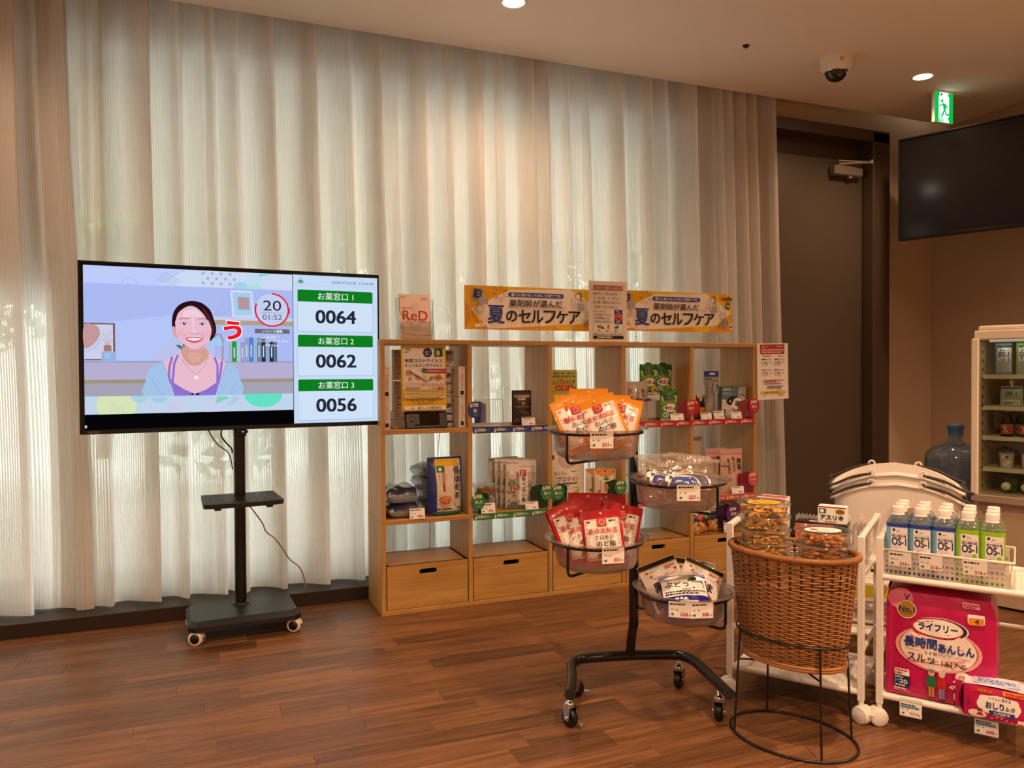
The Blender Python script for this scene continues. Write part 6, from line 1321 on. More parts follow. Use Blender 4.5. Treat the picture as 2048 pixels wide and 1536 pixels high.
# drink bottles in a white tray
PET = clear('pet_bottle', '#f2f6f8', .14, .05, .05); CAPW = mat('bottle_cap', '#efe8e0', .4); LIQ = clear('drink_liquid', '#e4ecee', .04, .1, .05)
def ribbed(mb_, w, z0, z1, mt, corner=.016, n=8, cap=False):
    pts = []
    for qx, qy, a0 in ((1, 1, 0), (-1, 1, 90), (-1, -1, 180), (1, -1, 270)):
        for k in range(n+1): t = math.radians(a0+90*k/n); pts.append((qx*(w/2-corner)+corner*math.cos(t), qy*(w/2-corner)+corner*math.sin(t)))
    k = len(pts)
    if cap: mb_.prism(pts, z0, z1, mt, smooth=True)
    else: mb_.add([(x, y, z) for z in (z0, z1) for x, y in pts], [(i, (i+1) % k, k+(i+1) % k, k+i) for i in range(k)], mt, True)
def pet_proto(green):
    t = thing('drink_bottle', 'x', 'bottle', group='rehydration drink bottles'); w = .060; band = mat('label_lime', '#8fc42a', .4) if green else mat('label_royal', '#2c3f9a', .4); side = mat('label_limepale', '#9ccb3c', .4) if green else mat('label_sky', '#7fb4d0', .4)
    m = MB(); ribbed(m, w, .0, .150, PET); m.lathe([(.0305, .150), (.030, .155), (.026, .165), (.019, .174), (.0135, .179), (.0135, .184)], 28, PET, cap0=False, cap1=False); m.obj('bottle', t)
    m = MB(); m.lathe([(.0165, .181), (.0165, .199), (.0155, .202), (0, .202)], 28, CAPW); m.lathe([(.0175, .177), (.0175, .1805), (.0165, .181)], 24, CAPW); c = m.obj('cap', t)
    a = Art(); a.text('↻', 0, 0, INKGY, h=.012); m = MB(); a.put(m, lambda x, y, q: (x, y, .2022+q)); m.obj('cap_mark', c)
    m = MB(); ribbed(m, w+.0008, .012, .153, side); ribbed(m, w+.0012, .143, .1535, band); ribbed(m, w+.0012, .008, .014, band); lb = m.obj('label_sleeve', t)
    D_ = .0155; a = Art(); a.rect(.006, .0785-D_, .044, .125, mat('label_white', '#ece6e4', .4)); a.ell(-.008, .119, .004, .004, INKN, 12); a.rect(-.008, .1145, .0012, .006, INKN); a.bars(.008, .116, .018, 1, .01, .003, INKGY, 1); a.rect(.006, .108, .040, .0006, INKGY); a.text('経口補水液', .006, .1015, INKN, w=.038, h=.0075, bold=.02); a.text('OS-1', .006, .085, INKN, w=.038, h=.022, bold=.03); a.text('オーエスワン', .0, .068, INK, w=.028, h=.0055, bold=.0); a.ring(-.004, .055, .0065, .001, INKB, n=18); a.rect(-.004, .055, .0016, .007, INKB); a.bars(.013, .058, .016, 3, .004, .0025, mat('ink_steel', '#6f86c0', .5), 2)
    if green: a.text('アップル風味', -.003, .061, INK, w=.024, h=.0045, bold=.0); a.ell(.018, .064, .006, .0062, INKLG); a.rect(.019, .071, .0008, .004, INKBR)
    a.rect(.006, .03, .04, .022, mat('ink_lilac', '#b3aeca', .5))
    m = MB(); a.put(m, lambda x, y, q: (x, -w/2-.0008-q, y+D_)); m.obj('print', lb); return t
pb, pg = pet_proto(False), pet_proto(True); used = set()
ROWN = ['front row', 'middle row', 'rear row']; COLN = ['nearest the cart posts', 'second from the posts', 'third from the posts', 'fourth from the posts', 'farthest from the posts']
for c in range(5):
    for r in range(3):
        src = pb if c < 3 else pg; loc = oncart(CM2, .043+.0605*c, .052+.064*r, .4535); lb = f"{'blue' if c < 3 else 'green'} labelled drink bottle, {ROWN[r]} of the tray, {COLN[c]}"
        if src.name not in used: used.add(src.name); src.location = loc; src.rotation_euler = (0, 0, CANG); src['label'] = lb
        else: dup(src, loc, CANG, lb)
MILK = clear('milky_plastic', '#f6efe6', .06, .25, .55, '#f2e8de')
def slot_tray(name, label, M_, x0, y0, z0, w, d, h, flare, mt, slots, cat='tray'):
    t = thing(name, label, cat, tuple(M_ @ Vector((x0+w/2, y0+d/2, z0))), CANG); m = MB()
    def wall(p0, p1, n, rows, slot):
        P0, P1 = Vector(p0), Vector(p1); out = Vector(((P1-P0).y, -(P1-P0).x, 0)).normalized(); vs = []; fs = []
        zs = [0, .12, .22, .32, .42, .52, .62, .72, .9, 1]
        for v in zs:
            for i in range(2*n+1): vs.append(P0.lerp(P1, i/(2*n))*(1+0)+out*(flare*v)+Vector((0, 0, h*v)))
        k = 2*n+1
        for j in range(len(zs)-1):
            for i in range(2*n):
                if slot and i % 2 == 1 and j in (1, 3, 5) : continue
                if slot and i % 2 == 1 and j in (2, 4, 6) and False: continue
                fs.append((j*k+i, j*k+i+1, (j+1)*k+i+1, (j+1)*k+i))
        m.add(vs, fs, mt)
    a, b_ = w/2, d/2; n = slots
    wall((-a, -b_, 0), (a, -b_, 0), n, 8, True); wall((a, -b_, 0), (a, b_, 0), int(n*d/w), 8, True); wall((a, b_, 0), (-a, b_, 0), n, 8, True); wall((-a, b_, 0), (-a, -b_, 0), int(n*d/w), 8, True)
    m.add([(-a, -b_, .001), (a, -b_, .001), (a, b_, .001), (-a, b_, .001)], [(0, 1, 2, 3)], mt); m.obj('walls', t)
    m = MB(); e = flare+.003; m.tube([(-a-e, -b_-e, h), (a+e, -b_-e, h), (a+e, b_+e, h), (-a-e, b_+e, h)], .0045, mat('milky_rim', '#f0e6da', .4), 8, True); m.obj('rim', t); return t
slot_tray('bottle_tray', 'white slotted plastic tray full of drink bottles', CM2, .008, .014, .4505, .318, .205, .078, .010, MILK, 26)
for pr, x, lb in (('216', .055, 'price card 216 on the bottle tray nearest the cart posts'), ('216', .135, 'price card 216 in the middle of the bottle tray'), ('216', .245, 'price card 216 on the green end of the bottle tray')):
    price_card(pr, lb, oncart(CM2, x, -.0085, .486), CANG, .060, .043, .12, False, seed=int(x*100))
# magenta diaper pack
MAG = mat('magenta_film', '#bd0c56', .32, coat=.35); W, H = .283, .312
P = lambda u, v: ((u-.5)*W, v*H)
a = Art(cell=.009)
a.ell(*P(.13, .93), .035, .03, mat('ink_flare', '#e87a9c', .4)); a.text('V', *P(.19, .95), INKN, h=.018, bold=.03); a.ell(*P(.2, .835), .026, .026, MATS['foil_gold']); a.ring(*P(.2, .835), .025, .002, INKW, n=30); a.text('No.1', *P(.2, .84), INKN, w=.042, h=.017, bold=.03); a.text('ブランド', *P(.2, .80), INKBR, w=.03, h=.007, bold=.01)
a.ell(*P(.49, .50), .112, .066, mat('ink_rosepale', '#f0a0b0', .4)); a.ell(*P(.49, .505), .102, .060, MATS['foil_gold']); a.ell(*P(.49, .505), .098, .063, mat('ink_creampink', '#f6e6dc', .4))
for q, o in ((INKW, 1.06), (INKN, 1.0), (INKR, .99)): a.ell(*P(.505 if q is not INKR else .48, .70), .070*o, .030*o, q)
a.ell(*P(.49, .703), .064, .0255, INKW); a.text('ライフリー', *P(.49, .705), INKN, w=.1, h=.021, bold=.04)
a.text('長時間', *P(.33, .545), INKB, w=.085, h=.030, bold=.04); a.text('あんしん', *P(.655, .525), INKB, w=.09, h=.025, bold=.04); a.text('うす型パンツ', *P(.49, .46), INKN, w=.07, h=.010, bold=.01); a.line([P(.2, .475), P(.33, .465)], .001, INKN); a.line([P(.64, .455), P(.78, .45)], .001, INKN)
a.text('スルッ', *P(.335, .40), INK, w=.07, h=.024, bold=.02); a.text('とはける', *P(.60, .385), INK, w=.085, h=.014, bold=.01); a.line([P(.2, .36), P(.45, .37), P(.6, .362)], .002, INKR)
a.rect(*P(.83, .835), .042, .026, INKW, .003); a.rect(*P(.83, .815), .038, .020, INKO, .003); a.text('4', *P(.835, .815), INKN, h=.014, bold=.03); a.rect(*P(.8, .95), .045, .016, mat('ink_pinkpale', '#e8a8b8', .5), .002); a.bars(*P(.8, .955), .04, 2, .006, .004, INKR, 2)
a.rect(*P(.16, .235), .04, .020, INKW, .002); a.bars(*P(.16, .25), .036, 2, .009, .005, INKR, 3); a.rect(*P(.16, .145), .042, .036, INKN, .002); a.text('M', *P(.115, .145), MATS['ink_skyblue'], h=.013, bold=.04); a.text('20', *P(.175, .145), INKW, w=.020, h=.013, bold=.03); a.bars(*P(.16, .185), .036, 1, .01, .005, INKW, 4); a.bars(*P(.16, .105), .036, 1, .01, .004, INKW, 5); a.text('MADE IN JAPAN', *P(.16, .055), INKW, w=.045, h=.004, bold=.0); a.bars(*P(.16, .075), .042, 1, .01, .004, INKW, 5)
for x, top, pants, hair in ((.435, INKG, mat('ink_khaki', '#b5893a', .5), INKGY), (.53, INKR, mat('ink_mauve', '#8f86b8', .5), mat('ink_palehair', '#cfc8c0', .5))):
    a.poly([P(x-.025, .045), P(x-.004, .045), P(x-.002, .15), P(x-.028, .15)], pants); a.poly([P(x+.004, .045), P(x+.025, .045), P(x+.026, .15), P(x+.001, .15)], pants); a.blob([P(x-.038, .15), P(x-.045, .2), P(x-.03, .25), P(x, .262), P(x+.03, .25), P(x+.042, .2), P(x+.034, .15)], top); a.ell(*P(x, .285), .0085, .010, MATS['ink_skin']); a.ell(*P(x, .302), .009, .006, hair); a.rect(*P(x-.013, .04), .009, .003, INK); a.rect(*P(x+.015, .04), .009, .003, INK); a.line([P(x-.006, .28), P(x, .277), P(x+.006, .28)], .0008, INKR)
a.line([P(.375, .045), P(.375, .17)], .0016, INKBR)
a.ell(*P(.72, .285), .020, .017, INKW); a.blob([P(.68, .3), P(.76, .3), P(.745, .265), P(.72, .25), P(.695, .265)], MATS['ink_peach']); a.text('2', *P(.655, .215), INKW, h=.020, bold=.05); a.line([P(.63, .2), P(.6, .18), P(.635, .17)], .004, INKW); a.rect(*P(.66, .1), .014, .022, INKW, .003)
dp = thing('diaper_pack', 'large magenta diaper pack standing on the lower cart shelf', 'pack', oncart(CM2, .155, .03, .0935), CANG)
def pk(x, y):   # bulge of the front
    u, v = abs(2*x/W), y/H; return .012*(1-u**4)*(1-abs(2*v-1)**5)+.0025*math.sin(x*70)*math.sin(y*44)*(1-u**2)
D = .17
def sheet(x, y):
    u = 2*x/W; v = y/H; sh_ = 1-.10*max(0, (v-.82)/.18)**2 if u > 0 else 1-.05*max(0, (v-.8)/.2)**2
    return x*sh_
m = MB(); m.grid(lambda u, v: (sheet((u-.5)*W, v*H), -pk((u-.5)*W, v*H), v*H), 22, 24, MAG); m.grid(lambda u, v: (sheet((u-.5)*W, v*H), D+pk((u-.5)*W, v*H), v*H), 10, 12, MAG, flip=True)
m.grid(lambda u, v: (sheet(W/2, v*H)+.008*math.sin(PI*u)*math.sin(PI*v), u*D, v*H), 8, 12, MAG); m.grid(lambda u, v: (sheet(-W/2, v*H)-.010*math.sin(PI*u)*(.6+.4*math.sin(v*26)), u*D, v*H), 8, 30, mat('pack_side_white', '#e3d3d0', .35, coat=.3), flip=True); m.grid(lambda u, v: (sheet((u-.5)*W, H), v*D, H+.018*math.sin(PI*v)*math.sin(PI*u)), 12, 8, MAG); m.obj('body', dp)
m = MB(); a.put(m, lambda x, y, q: (sheet(x, y), -pk(x, y)-q, y), .0016); m.obj('printed_front', dp)
a = Art()
for k in range(5): a.rect(0, .035+k*.06, .12, .004, MAG); a.bars(0, .055+k*.06, .09, 2, .012, .006, INKGY, k)
a.rect(-.045, .05, .03, .05, INKW); 
for k in range(10): a.rect(-.056+k*.0025, .05, .0012, .04, INK)
m = MB(); a.put(m, lambda x, y, q: (-W/2-.0115-q-.002, D/2-x, y), .001); m.obj('printed_side', dp)
# wipes pack
W, H, D = .152, .088, .075
a = Art(cell=.02); P = lambda u, v: ((u-.5)*W, v*H)
a.ell(*P(.55, .48), .052, .028, INKW); a.rect(*P(.55, .5), .094, .046, INKW, .010); a.text('トイレに流せる', *P(.57, .7), INKN, w=.05, h=.0095, bold=.02); a.text('おしり', *P(.49, .48), INKN, w=.042, h=.018, bold=.04); a.text('ふき', *P(.72, .46), INKN, w=.024, h=.012, bold=.03); a.rect(*P(.6, .26), .06, .012, INKB, .003); a.text('大判厚手', *P(.6, .26), INKW, w=.04, h=.008, bold=.02)
a.rect(*P(.33, .90), .05, .012, INKR); a.text('ハビナース', *P(.33, .90), INKY, w=.032, h=.007); a.poly([P(.62, .84), P(.99, .84), P(.99, .98), P(.6, .98)], INKO); a.bars(*P(.8, .92), .045, 2, .006, .004, INKR, 2)
a.ell(*P(.22, .14), .022, .011, MATS['ink_creampink']); a.ell(*P(.26, .24), .007, .007, MATS['ink_skin']); a.ell(*P(.26, .28), .007, .005, INKBR); a.poly([P(.2, .1), P(.32, .1), P(.29, .2), P(.24, .2)], INKR); a.vtext('ふき', P(.07, 0)[0], .05, INKN, .010, .02)
for k in range(7): a.ell(*P(.45+k*.075, .09+.05*math.sin(k)), .003, .003, mat('ink_pinklight', '#f08aa8', .5), 10)
a.rect(*P(.9, .12), .018, .010, INKW)
wp = thing('wipes_pack', 'small magenta pack of wipes in front of the diaper pack', 'pack', oncart(CM2, .297, -.045, .1005), CANG-.04)
f_ = lambda x, y: .006*(1-abs(2*x/W)**4)*(1-abs(2*y/H-1)**3)
m = MB(); m.grid(lambda u, v: ((u-.5)*W, -f_((u-.5)*W, v*H), v*H), 14, 8, MAG); m.grid(lambda u, v: ((u-.5)*W, D, v*H), 4, 4, MAG, flip=True); m.grid(lambda u, v: ((u-.5)*W, v*D, H+.004*math.sin(PI*u)), 10, 4, mat('wipes_top', '#e6dde2', .35)); m.grid(lambda u, v: ((u-.5)*W, v*D, 0), 4, 4, MAG, flip=True)
for s in (-1, 1):
    m.grid(lambda u, v: (s*(W/2+.012*math.sin(PI*v)), u*D, v*H), 6, 8, MAG, flip=(s < 0)); m.box((s*(W/2+.016), D*.45, H*.5), (.016, .004, H*.85), MAG)
m.obj('body', wp); m = MB(); a.put(m, lambda x, y, q: (x, -f_(x, y)-q, y), .0007); m.obj('printed_front', wp)
a = Art(); a.rect(0, .037, .11, .05, mat('ink_iceblue', '#b9c8e0', .5)); a.bars(0, .05, .09, 3, .012, .006, INKB, 3); m = MB(); a.put(m, lambda x, y, q: (x, y, H+.0035+q), .0006); m.obj('printed_top', wp)
price_card('2,514', 'price card 2,514 hanging below the diaper pack', oncart(CM2, .085, -.0125, .048), CANG, .058, .040, .0, True, blue=True); price_card('600', 'price card 600 hanging below the wipes pack', oncart(CM2, .275, -.0125, .042), CANG, .058, .042, .0, True, blue=True)

# goods on the left cart's upper shelf
a = Art(); a.rect(0, .15, .094, .03, INKR); a.rect(0, .18, .094, .014, INKR); a.text('腸科の整備フランド', 0, .18, INKW, w=.07, h=.008); a.text('10', .025, .15, INKW, h=.016, bold=.03); a.text('スト', .02, .11, INKN, w=.04, h=.026, bold=.05)
RT = Art(); RT.rect(0, -.006, .092, .04, INKR); RT.text('腸科の整備フランド', 0, -.01, INKW, w=.07, h=.01); RT.rect(0, .02, .092, .01, PAPER); s_ = Art(); s_.rect(0, .06, .05, .1, MATS['ink_pale'] if 'ink_pale' in MATS else PAPER); s_.bars(0, .1, .045, 6, .012, .005, INKB, 3)
carton('medicine_carton', .096, .055, .19, PAPER, a, 'red and white medicine carton beside the banana chip stack', 'carton', oncart(CM1, .10, .12, .45), CANG-.05, None, s_, RT)
a = Art(); a.poly([(-.08, .0), (.038, .0), (.038, .078), (-.08, .078)], mat('carton_orange', '#cf5a1e', .45)); a.text('軽やかおり', -.018, .062, MATS['ink_pale'], w=.055, h=.008, bold=.0); a.rect(.015, .038, .07, .042, MATS['ink_pale'], .001); a.rect(.015, .038, .066, .038, INK); a.text('痛', .035, .045, MATS['foil_gold'], h=.018); a.rect(.0, .02, .1, .006, INKR)
b_ = Art(); b_.rect(-.01, -.005, .06, .02, PAPER); b_.bars(-.02, -.002, .03, 2, .008, .004, INKR, 4); b_.rect(.05, .0, .02, .014, PAPER)
carton('incense_carton', .16, .07, .082, mat('carton_gloss_black', '#141113', .25, coat=.4), a, 'black and orange carton lying under the white medicine box', 'carton', oncart(CM1, .262, .11, .4885), CANG+.05, None, None, b_)
a = Art(); a.rect(0, .053, .084, .004, INKR); a.rect(-.028, .04, .022, .016, INKG); a.ell(-.030, .040, .006, .006, INKW); a.ell(.025, .040, .014, .008, MATS['foil_gold']); a.text('生薬配合', .025, .040, INKBR, w=.022, h=.005); a.text('アスリキ', .0, .02, INK, w=.07, h=.015, bold=.04); a.bars(0, .006, .04, 1, .01, .003, INKR, 2)
carton('medicine_carton', .086, .04, .056, PAPER, a, 'small white medicine carton with black lettering on the black carton', 'carton', oncart(CM1, .293, .12, .571), CANG+.02)
t = thing('acrylic_rack', 'clear ribbed acrylic rack between the medicine cartons', 'rack', oncart(CM1, .205, .2, .45), CANG); m = MB()
for k in range(7): m.box((-.035+k*.012, 0, .065), (.002, .05, .13), ACR); m.tube([(-.035+k*.012, -.025, .07), (-.035+k*.012, -.025, .13)], .0016, MATS['acrylic_edge'], 6)
m.box((0, .025, .06), (.085, .002, .12), ACR); m.obj('dividers', t, kind='stuff')
t = thing('acrylic_rack', 'tall clear acrylic rack at the end of the cart near the posts', 'rack', oncart(CM1, .375, .17, .45), CANG); m = MB()
for k in range(4): m.box((-.02+k*.013, 0, .06), (.002, .07, .12), ACR); m.tube([(-.02+k*.013, -.035, .02), (-.02+k*.013, -.035, .12)], .0024, MATS['acrylic_edge'], 6)
m.obj('dividers', t, kind='stuff')
carton('flat_carton', .2, .10, .037, PAPER, None, 'flat white carton under the black and orange carton', 'carton', oncart(CM1, .262, .10, .4505), CANG+.05)
carton('small_carton', .05, .03, .05, PAPER, None, 'tiny white carton with a green stripe beside the fig tubs', 'carton', oncart(CM1, .33, .03, .4505), CANG)

# ------------------------------------------------------------------ stacked shopping baskets on a low white rack
BANG = math.atan2(-.733, .68); BPT = Vector((2.02, 2.10, 0))
BWH = mat('basket_white', '#f0e8de', .38)
def shop_basket():
    L_, Wd, h = .44, .31, .30; m = MB(); NU, NV = 84, 12
    def P_(u, v):
        t = 2*PI*u; k = .82+.18*v; c, s = math.cos(t), math.sin(t); e = 5.; x = L_/2*k*math.copysign(abs(c)**(2/e), c); y = Wd/2*k*math.copysign(abs(s)**(2/e), s)
        arch = .075*max(0, 1-(2*x/L_)**2)*v**3*(1 if abs(s) > .3 else 0) if True else 0
        return (x, y, h*v+arch)
    vs = [P_(i/NU, j/NV) for j in range(NV+1) for i in range(NU)]; fs = []
    for j in range(NV):
        for i in range(NU):
            if i % 2 == 1 and j in (1, 2, 4, 5, 7, 8) and not (j in (7, 8) and i % 4 == 1): continue
            fs.append((j*NU+i, j*NU+(i+1) % NU, (j+1)*NU+(i+1) % NU, (j+1)*NU+i))
    m.add(vs, fs, BWH, True); m.add([P_(i/NU, 0) for i in range(NU)], [tuple(range(NU))], BWH)
    t = thing('shopping_basket', 'x', 'basket', group='white shopping baskets'); m.obj('shell', t)
    m = MB(); rim = [Vector(P_(i/NU, 1)) for i in range(NU)]
    vs = []; fs = []
    for p in rim: d = Vector((p.x, p.y, 0)).normalized(); vs += [p, p+d*.012, p+d*.012+Vector((0, 0, -.012))]
    for i in range(NU):
        j = (i+1) % NU; fs += [(3*i, 3*i+1, 3*j+1, 3*j), (3*i+1, 3*i+2, 3*j+2, 3*j+1)]
    m.add(vs, fs, BWH, True); m.obj('rim', t)
    for s in (-1, 1):
        yy = s*(Wd/2+.009)
        for sx in (-1, 1):
            m = MB(); m.tube([(sx*.085+.011*math.cos(q), yy, h+.068+.011*math.sin(q)) for q in [2*PI*k/16 for k in range(16)]], .004, BWH, 6, True); m.obj('handle_lug', t)
    for sx in (-1, 1):
        m = MB(); x1 = sx*.085; x2 = sx*(L_/2+.012); yy = Wd/2+.009
        path = [(x1, -yy, h+.066), (sx*.15, -yy, h+.050), (sx*.21, -yy*.98, h+.020), (sx*.245, -yy*.9, h+.008), (x2, -yy*.7, h+.004), (x2+sx*.004, 0, h+.004), (x2, yy*.7, h+.004), (sx*.245, yy*.9, h+.008), (sx*.21, yy*.98, h+.020), (sx*.15, yy, h+.050), (x1, yy, h+.066)]
        m.tube(smooth_path(path, 4), .0048, mat('handle_grey', '#3b3431', .45), 8); m.obj('handle', t)
    return t
sb = shop_basket(); NB = ['upper white shopping basket of the nested pair', 'lower white shopping basket of the nested pair with a barcode sticker']
BC_ = Vector((2.505, 2.225, 0))
for k in range(2):
    loc = (BC_.x, BC_.y, .315-.037*k)
    if k == 0: sb.location = loc; sb.rotation_euler = (0, 0, BANG); sb['label'] = NB[0]
    else: dup(sb, loc, BANG, NB[k])
a = Art(); a.rect(0, 0, .075, .06, mat('sticker_grey', '#b9a898', .5)); a.text('株式会社', 0, .022, INKBR, w=.05, h=.007); a.bars(0, .010, .045, 1, .01, .005, INKBR, 1)
for k in range(16): a.rect(-.02+k*.0026, -.01, .0012 if k % 3 else .002, .018, INK)
lab = None
m = MB(); a.put(m, lambda x, y, q: (x+.02, -.345/2*.985-.004-q, y+.255))
for o in [o_ for o_ in bpy.data.objects if o_.get('label') == NB[1]]: m.obj('barcode_sticker', o)
t = thing('basket_rack', 'low white perforated rack under the shopping baskets', 'rack', (BC_.x, BC_.y, 0), BANG)
for k in range(3): m = MB(); m.box((0, -.14+.14*k, .271), (.46, .10, .012), PERF, .002); m.obj('slat', t)
for k in range(3): m = MB(); m.box((0, -.20+.16*k, .10), (.56, .10, .012), PERF, .002); m.obj('slat', t)
for x in (-.22, .22):
    for y in (-.16, .16): m = MB(); m.box((x, y, .132), (.022, .022, .264), CW, .002); m.obj('leg', t)

# ------------------------------------------------------------------ water jug, yellow boards
JUG = clear('jug_blue', '#c2d2e0', .08, .04, .25, '#8098b0'); jc = (3.437, 2.702)
t = thing('water_jug', 'large blue water jug with a blue cap beside the drinks fridge', 'water jug', (jc[0], jc[1], .32))
m = MB(); m.lathe([(.10, 0), (.128, .012), (.135, .03), (.135, .10), (.130, .11), (.135, .12), (.135, .20), (.130, .21), (.135, .22), (.135, .31), (.128, .34), (.10, .365), (.055, .382), (.034, .395), (.030, .41), (.030, .44)], 48, JUG, cap1=False); m.obj('bottle', t)
m = MB(); m.lathe([(.034, .425), (.034, .455), (.037, .458), (.037, .475), (.034, .48), (0, .48)], 32, mat('cap_blue', '#3c5f8c', .4)); m.obj('cap', t)
m = MB(); m.lathe([(.0, .02), (.131, .02), (.131, .30), (0, .30)], 40, clear('jug_water', '#c4d2dc', .02, .1, .12, '#5a7a9a'), cap0=False, cap1=False); m.obj('water', t)
m = MB()
for z in (.02, .3): m.box((0, 0, z), (.25, .25, .03), mat('crate_blue', '#27486e', .5), .004)
for x in (-.11, .11):
    for y in (-.11, .11): m.box((x, y, .16), (.03, .03, .3), MATS['crate_blue'], .003)
m.obj('bottle_crate', None, (jc[0], jc[1], .0035), math.atan2(-.931, .365), label='deep blue crate under the water jug', cat='crate')
a = Art(); a.rect(0, .108, .35, .184, mat('board_yellow', '#d8c91c', .5)); a.rect(0, .008, .355, .016, PAPER); a.blob([(.03, .08), (.05, .16), (.1, .17), (.12, .1), (.08, .06)], INKLG); a.blob([(.1, .05), (.12, .12), (.18, .13), (.2, .06)], INKG); a.text('ご', -.05, .15, INK, h=.04, bold=.04)
t = thing('floor_poster', 'yellow poster board standing on the floor behind the carts', 'poster', (2.905, 2.66, 0), -.6); m = MB(); m.box((0, .006, .10), (.36, .012, .20), PAPER, .001); s_ = m.obj('board', t); m = MB(); a.put(m); m.obj('print', s_)
m = MB(); m.box((0, .06, .10), (.02, .10, .012), CW); m.obj('foot', t)
m = MB(); m.tube(smooth_path([(-.05, 0, 0), (-.05, 0, .05), (-.02, 0, .10), (.03, 0, .13), (.05, 0, .12)]), .012, mat('yellow_plastic', '#e0c41c', .4), 8); m.tube([(.05, 0, .12), (.06, .0, .0)], .012, MATS['yellow_plastic'], 8)

# ------------------------------------------------------------------ drinks fridge
FA = math.atan2(-.931, .365); fr = thing('drinks_fridge', 'white glass-door drinks fridge in the corner', 'fridge', (3.235, 2.462, 0), FA)
FW_, FD, FH = .62, .46, 1.262; FC = mat('fridge_cream', '#e8dac6', .42); FG = mat('fridge_inner', '#d4c4aa', .5); FS = mat('fridge_steel', '#a89684', .35, metal=.3)
m = MB(); m.box((FW_/2, FD/2+.03, .245), (FW_, FD, .47), mat('fridge_panel', '#b79f87', .45), .004); m.obj('lower_body', fr)
m = MB(); m.box((FW_/2, FD+.02, .86), (FW_, .02, .72), FG); m.box((.012, FD/2+.04, .86), (.02, FD-.02, .72), FG); m.box((FW_-.012, FD/2+.04, .86), (.02, FD-.02, .72), FG); m.box((FW_/2, FD/2+.03, .505), (FW_-.02, FD-.02, .012), FG); m.obj('cabinet_shell', fr)
m = MB(); m.box((FW_/2+.008, FD/2+.01, 1.22), (FW_+.0, FD+.03, .04), FC, .004); m.box((FW_/2+.012, FD/2+.015, 1.251), (FW_-.012, FD+.0, .022), FC, .006); m.obj('top_panel', fr)
dr = put('door', None, fr)
m = MB()
m.box((.014, .0, .855), (.030, .03, .70), FC, .005); m.box((FW_-.014, .0, .855), (.030, .03, .70), FC, .005); m.box((FW_/2, .0, .492), (FW_, .032, .035), FS, .004); m.obj('door_frame', dr)
m = MB(); m.box((FW_/2, -.004, .855), (FW_-.05, .004, .68), clear('fridge_glass', '#e9eee4', .025, .02, .0)); m.obj('door_glass', dr)
m = MB()
for k in range(16): m.box((.036, .02, .545+k*.04), (.004, .003, .014), mat('slot_brown', '#4a3a2c', .7)); 
m.obj('shelf_slots', fr, kind='stuff')
m = MB(); m.box((.05, -.001, .455), (.02, .004, .012), mat('badge_grey', '#7f756a', .4)); m.obj('badge', fr)
SHZ = [1.044, .903, .767, .626, .512]
for z in SHZ[:4]: m = MB(); m.box((FW_/2, FD/2+.03, z-.004), (FW_-.05, FD-.08, .006), mat('fridge_shelf', '#e6dccb', .4)); m.box((FW_/2, .058, z-.010), (FW_-.05, .004, .018), MATS['fridge_shelf']); m.obj('fridge_shelf', fr)
m = MB(); m.tube([(.05, .07, 1.195), (FW_-.05, .07, 1.195)], .006, glow('added_tube_glow', '#ffe9cc', .5), 8); m.obj('added_glow_tube', fr)  # added glowing tube, made up as a fixture for the fill light
ld = bpy.data.lights.new('added_fridge_fill', 'AREA'); ld.shape = 'RECTANGLE'; ld.size = .5; ld.size_y = .03; ld.energy = .12; ld.color = (1, .93, .82); lo = bpy.data.objects.new('lamp', ld); COL.objects.link(lo); lo.parent = fr; lo.location = (FW_/2, .07, 1.186)  # added fill light brightening the shelves; no such fridge lamp is known
FM_ = Matrix.Translation((3.235, 2.462, 0)) @ Matrix.Rotation(FA, 4, 'Z'); inf = lambda x, y, z: tuple(FM_ @ Vector((x, y, z)))
def jelly(green):
    a = Art(cell=.02); a.rect(.004, .07, .052, .115, MATS['label_white']); a.ell(-.012, .117, .003, .003, INKN, 10); a.bars(.004, .108, .03, 1, .01, .004, INKN, 1); a.text('OS-1', .002, .09, INKN, w=.04, h=.022, bold=.03); a.bars(.002, .07, .03, 1, .01, .005, INKGY, 2); a.rect(.002, .037, .046, .045, MATS['ink_lilac']); a.rect(.004, .125, .06, .008, INKG if green else INKN)
    if green: a.ell(.02, .073, .005, .005, INKLG)
    return a
jn = ['jelly drink pouch with blue edge on the top fridge shelf, by the hinge', 'jelly drink pouch with green edge on the top fridge shelf', 'jelly drink pouch with blue edge beside the green one in the fridge', 'jelly drink pouch farthest along the top fridge shelf']
for k in range(4): pouch('jelly_pouch', .066, .142, .035, mat('pouch_lime', '#9dbb5a', .4) if k % 2 else mat('pouch_blue', '#7f95b4', .4), jelly(k % 2), jn[k], 'pouch', inf(.098+.082*k, .10, SHZ[0]), FA, group='jelly drink pouches', seed=50+k, gus=.8, wr=.001)
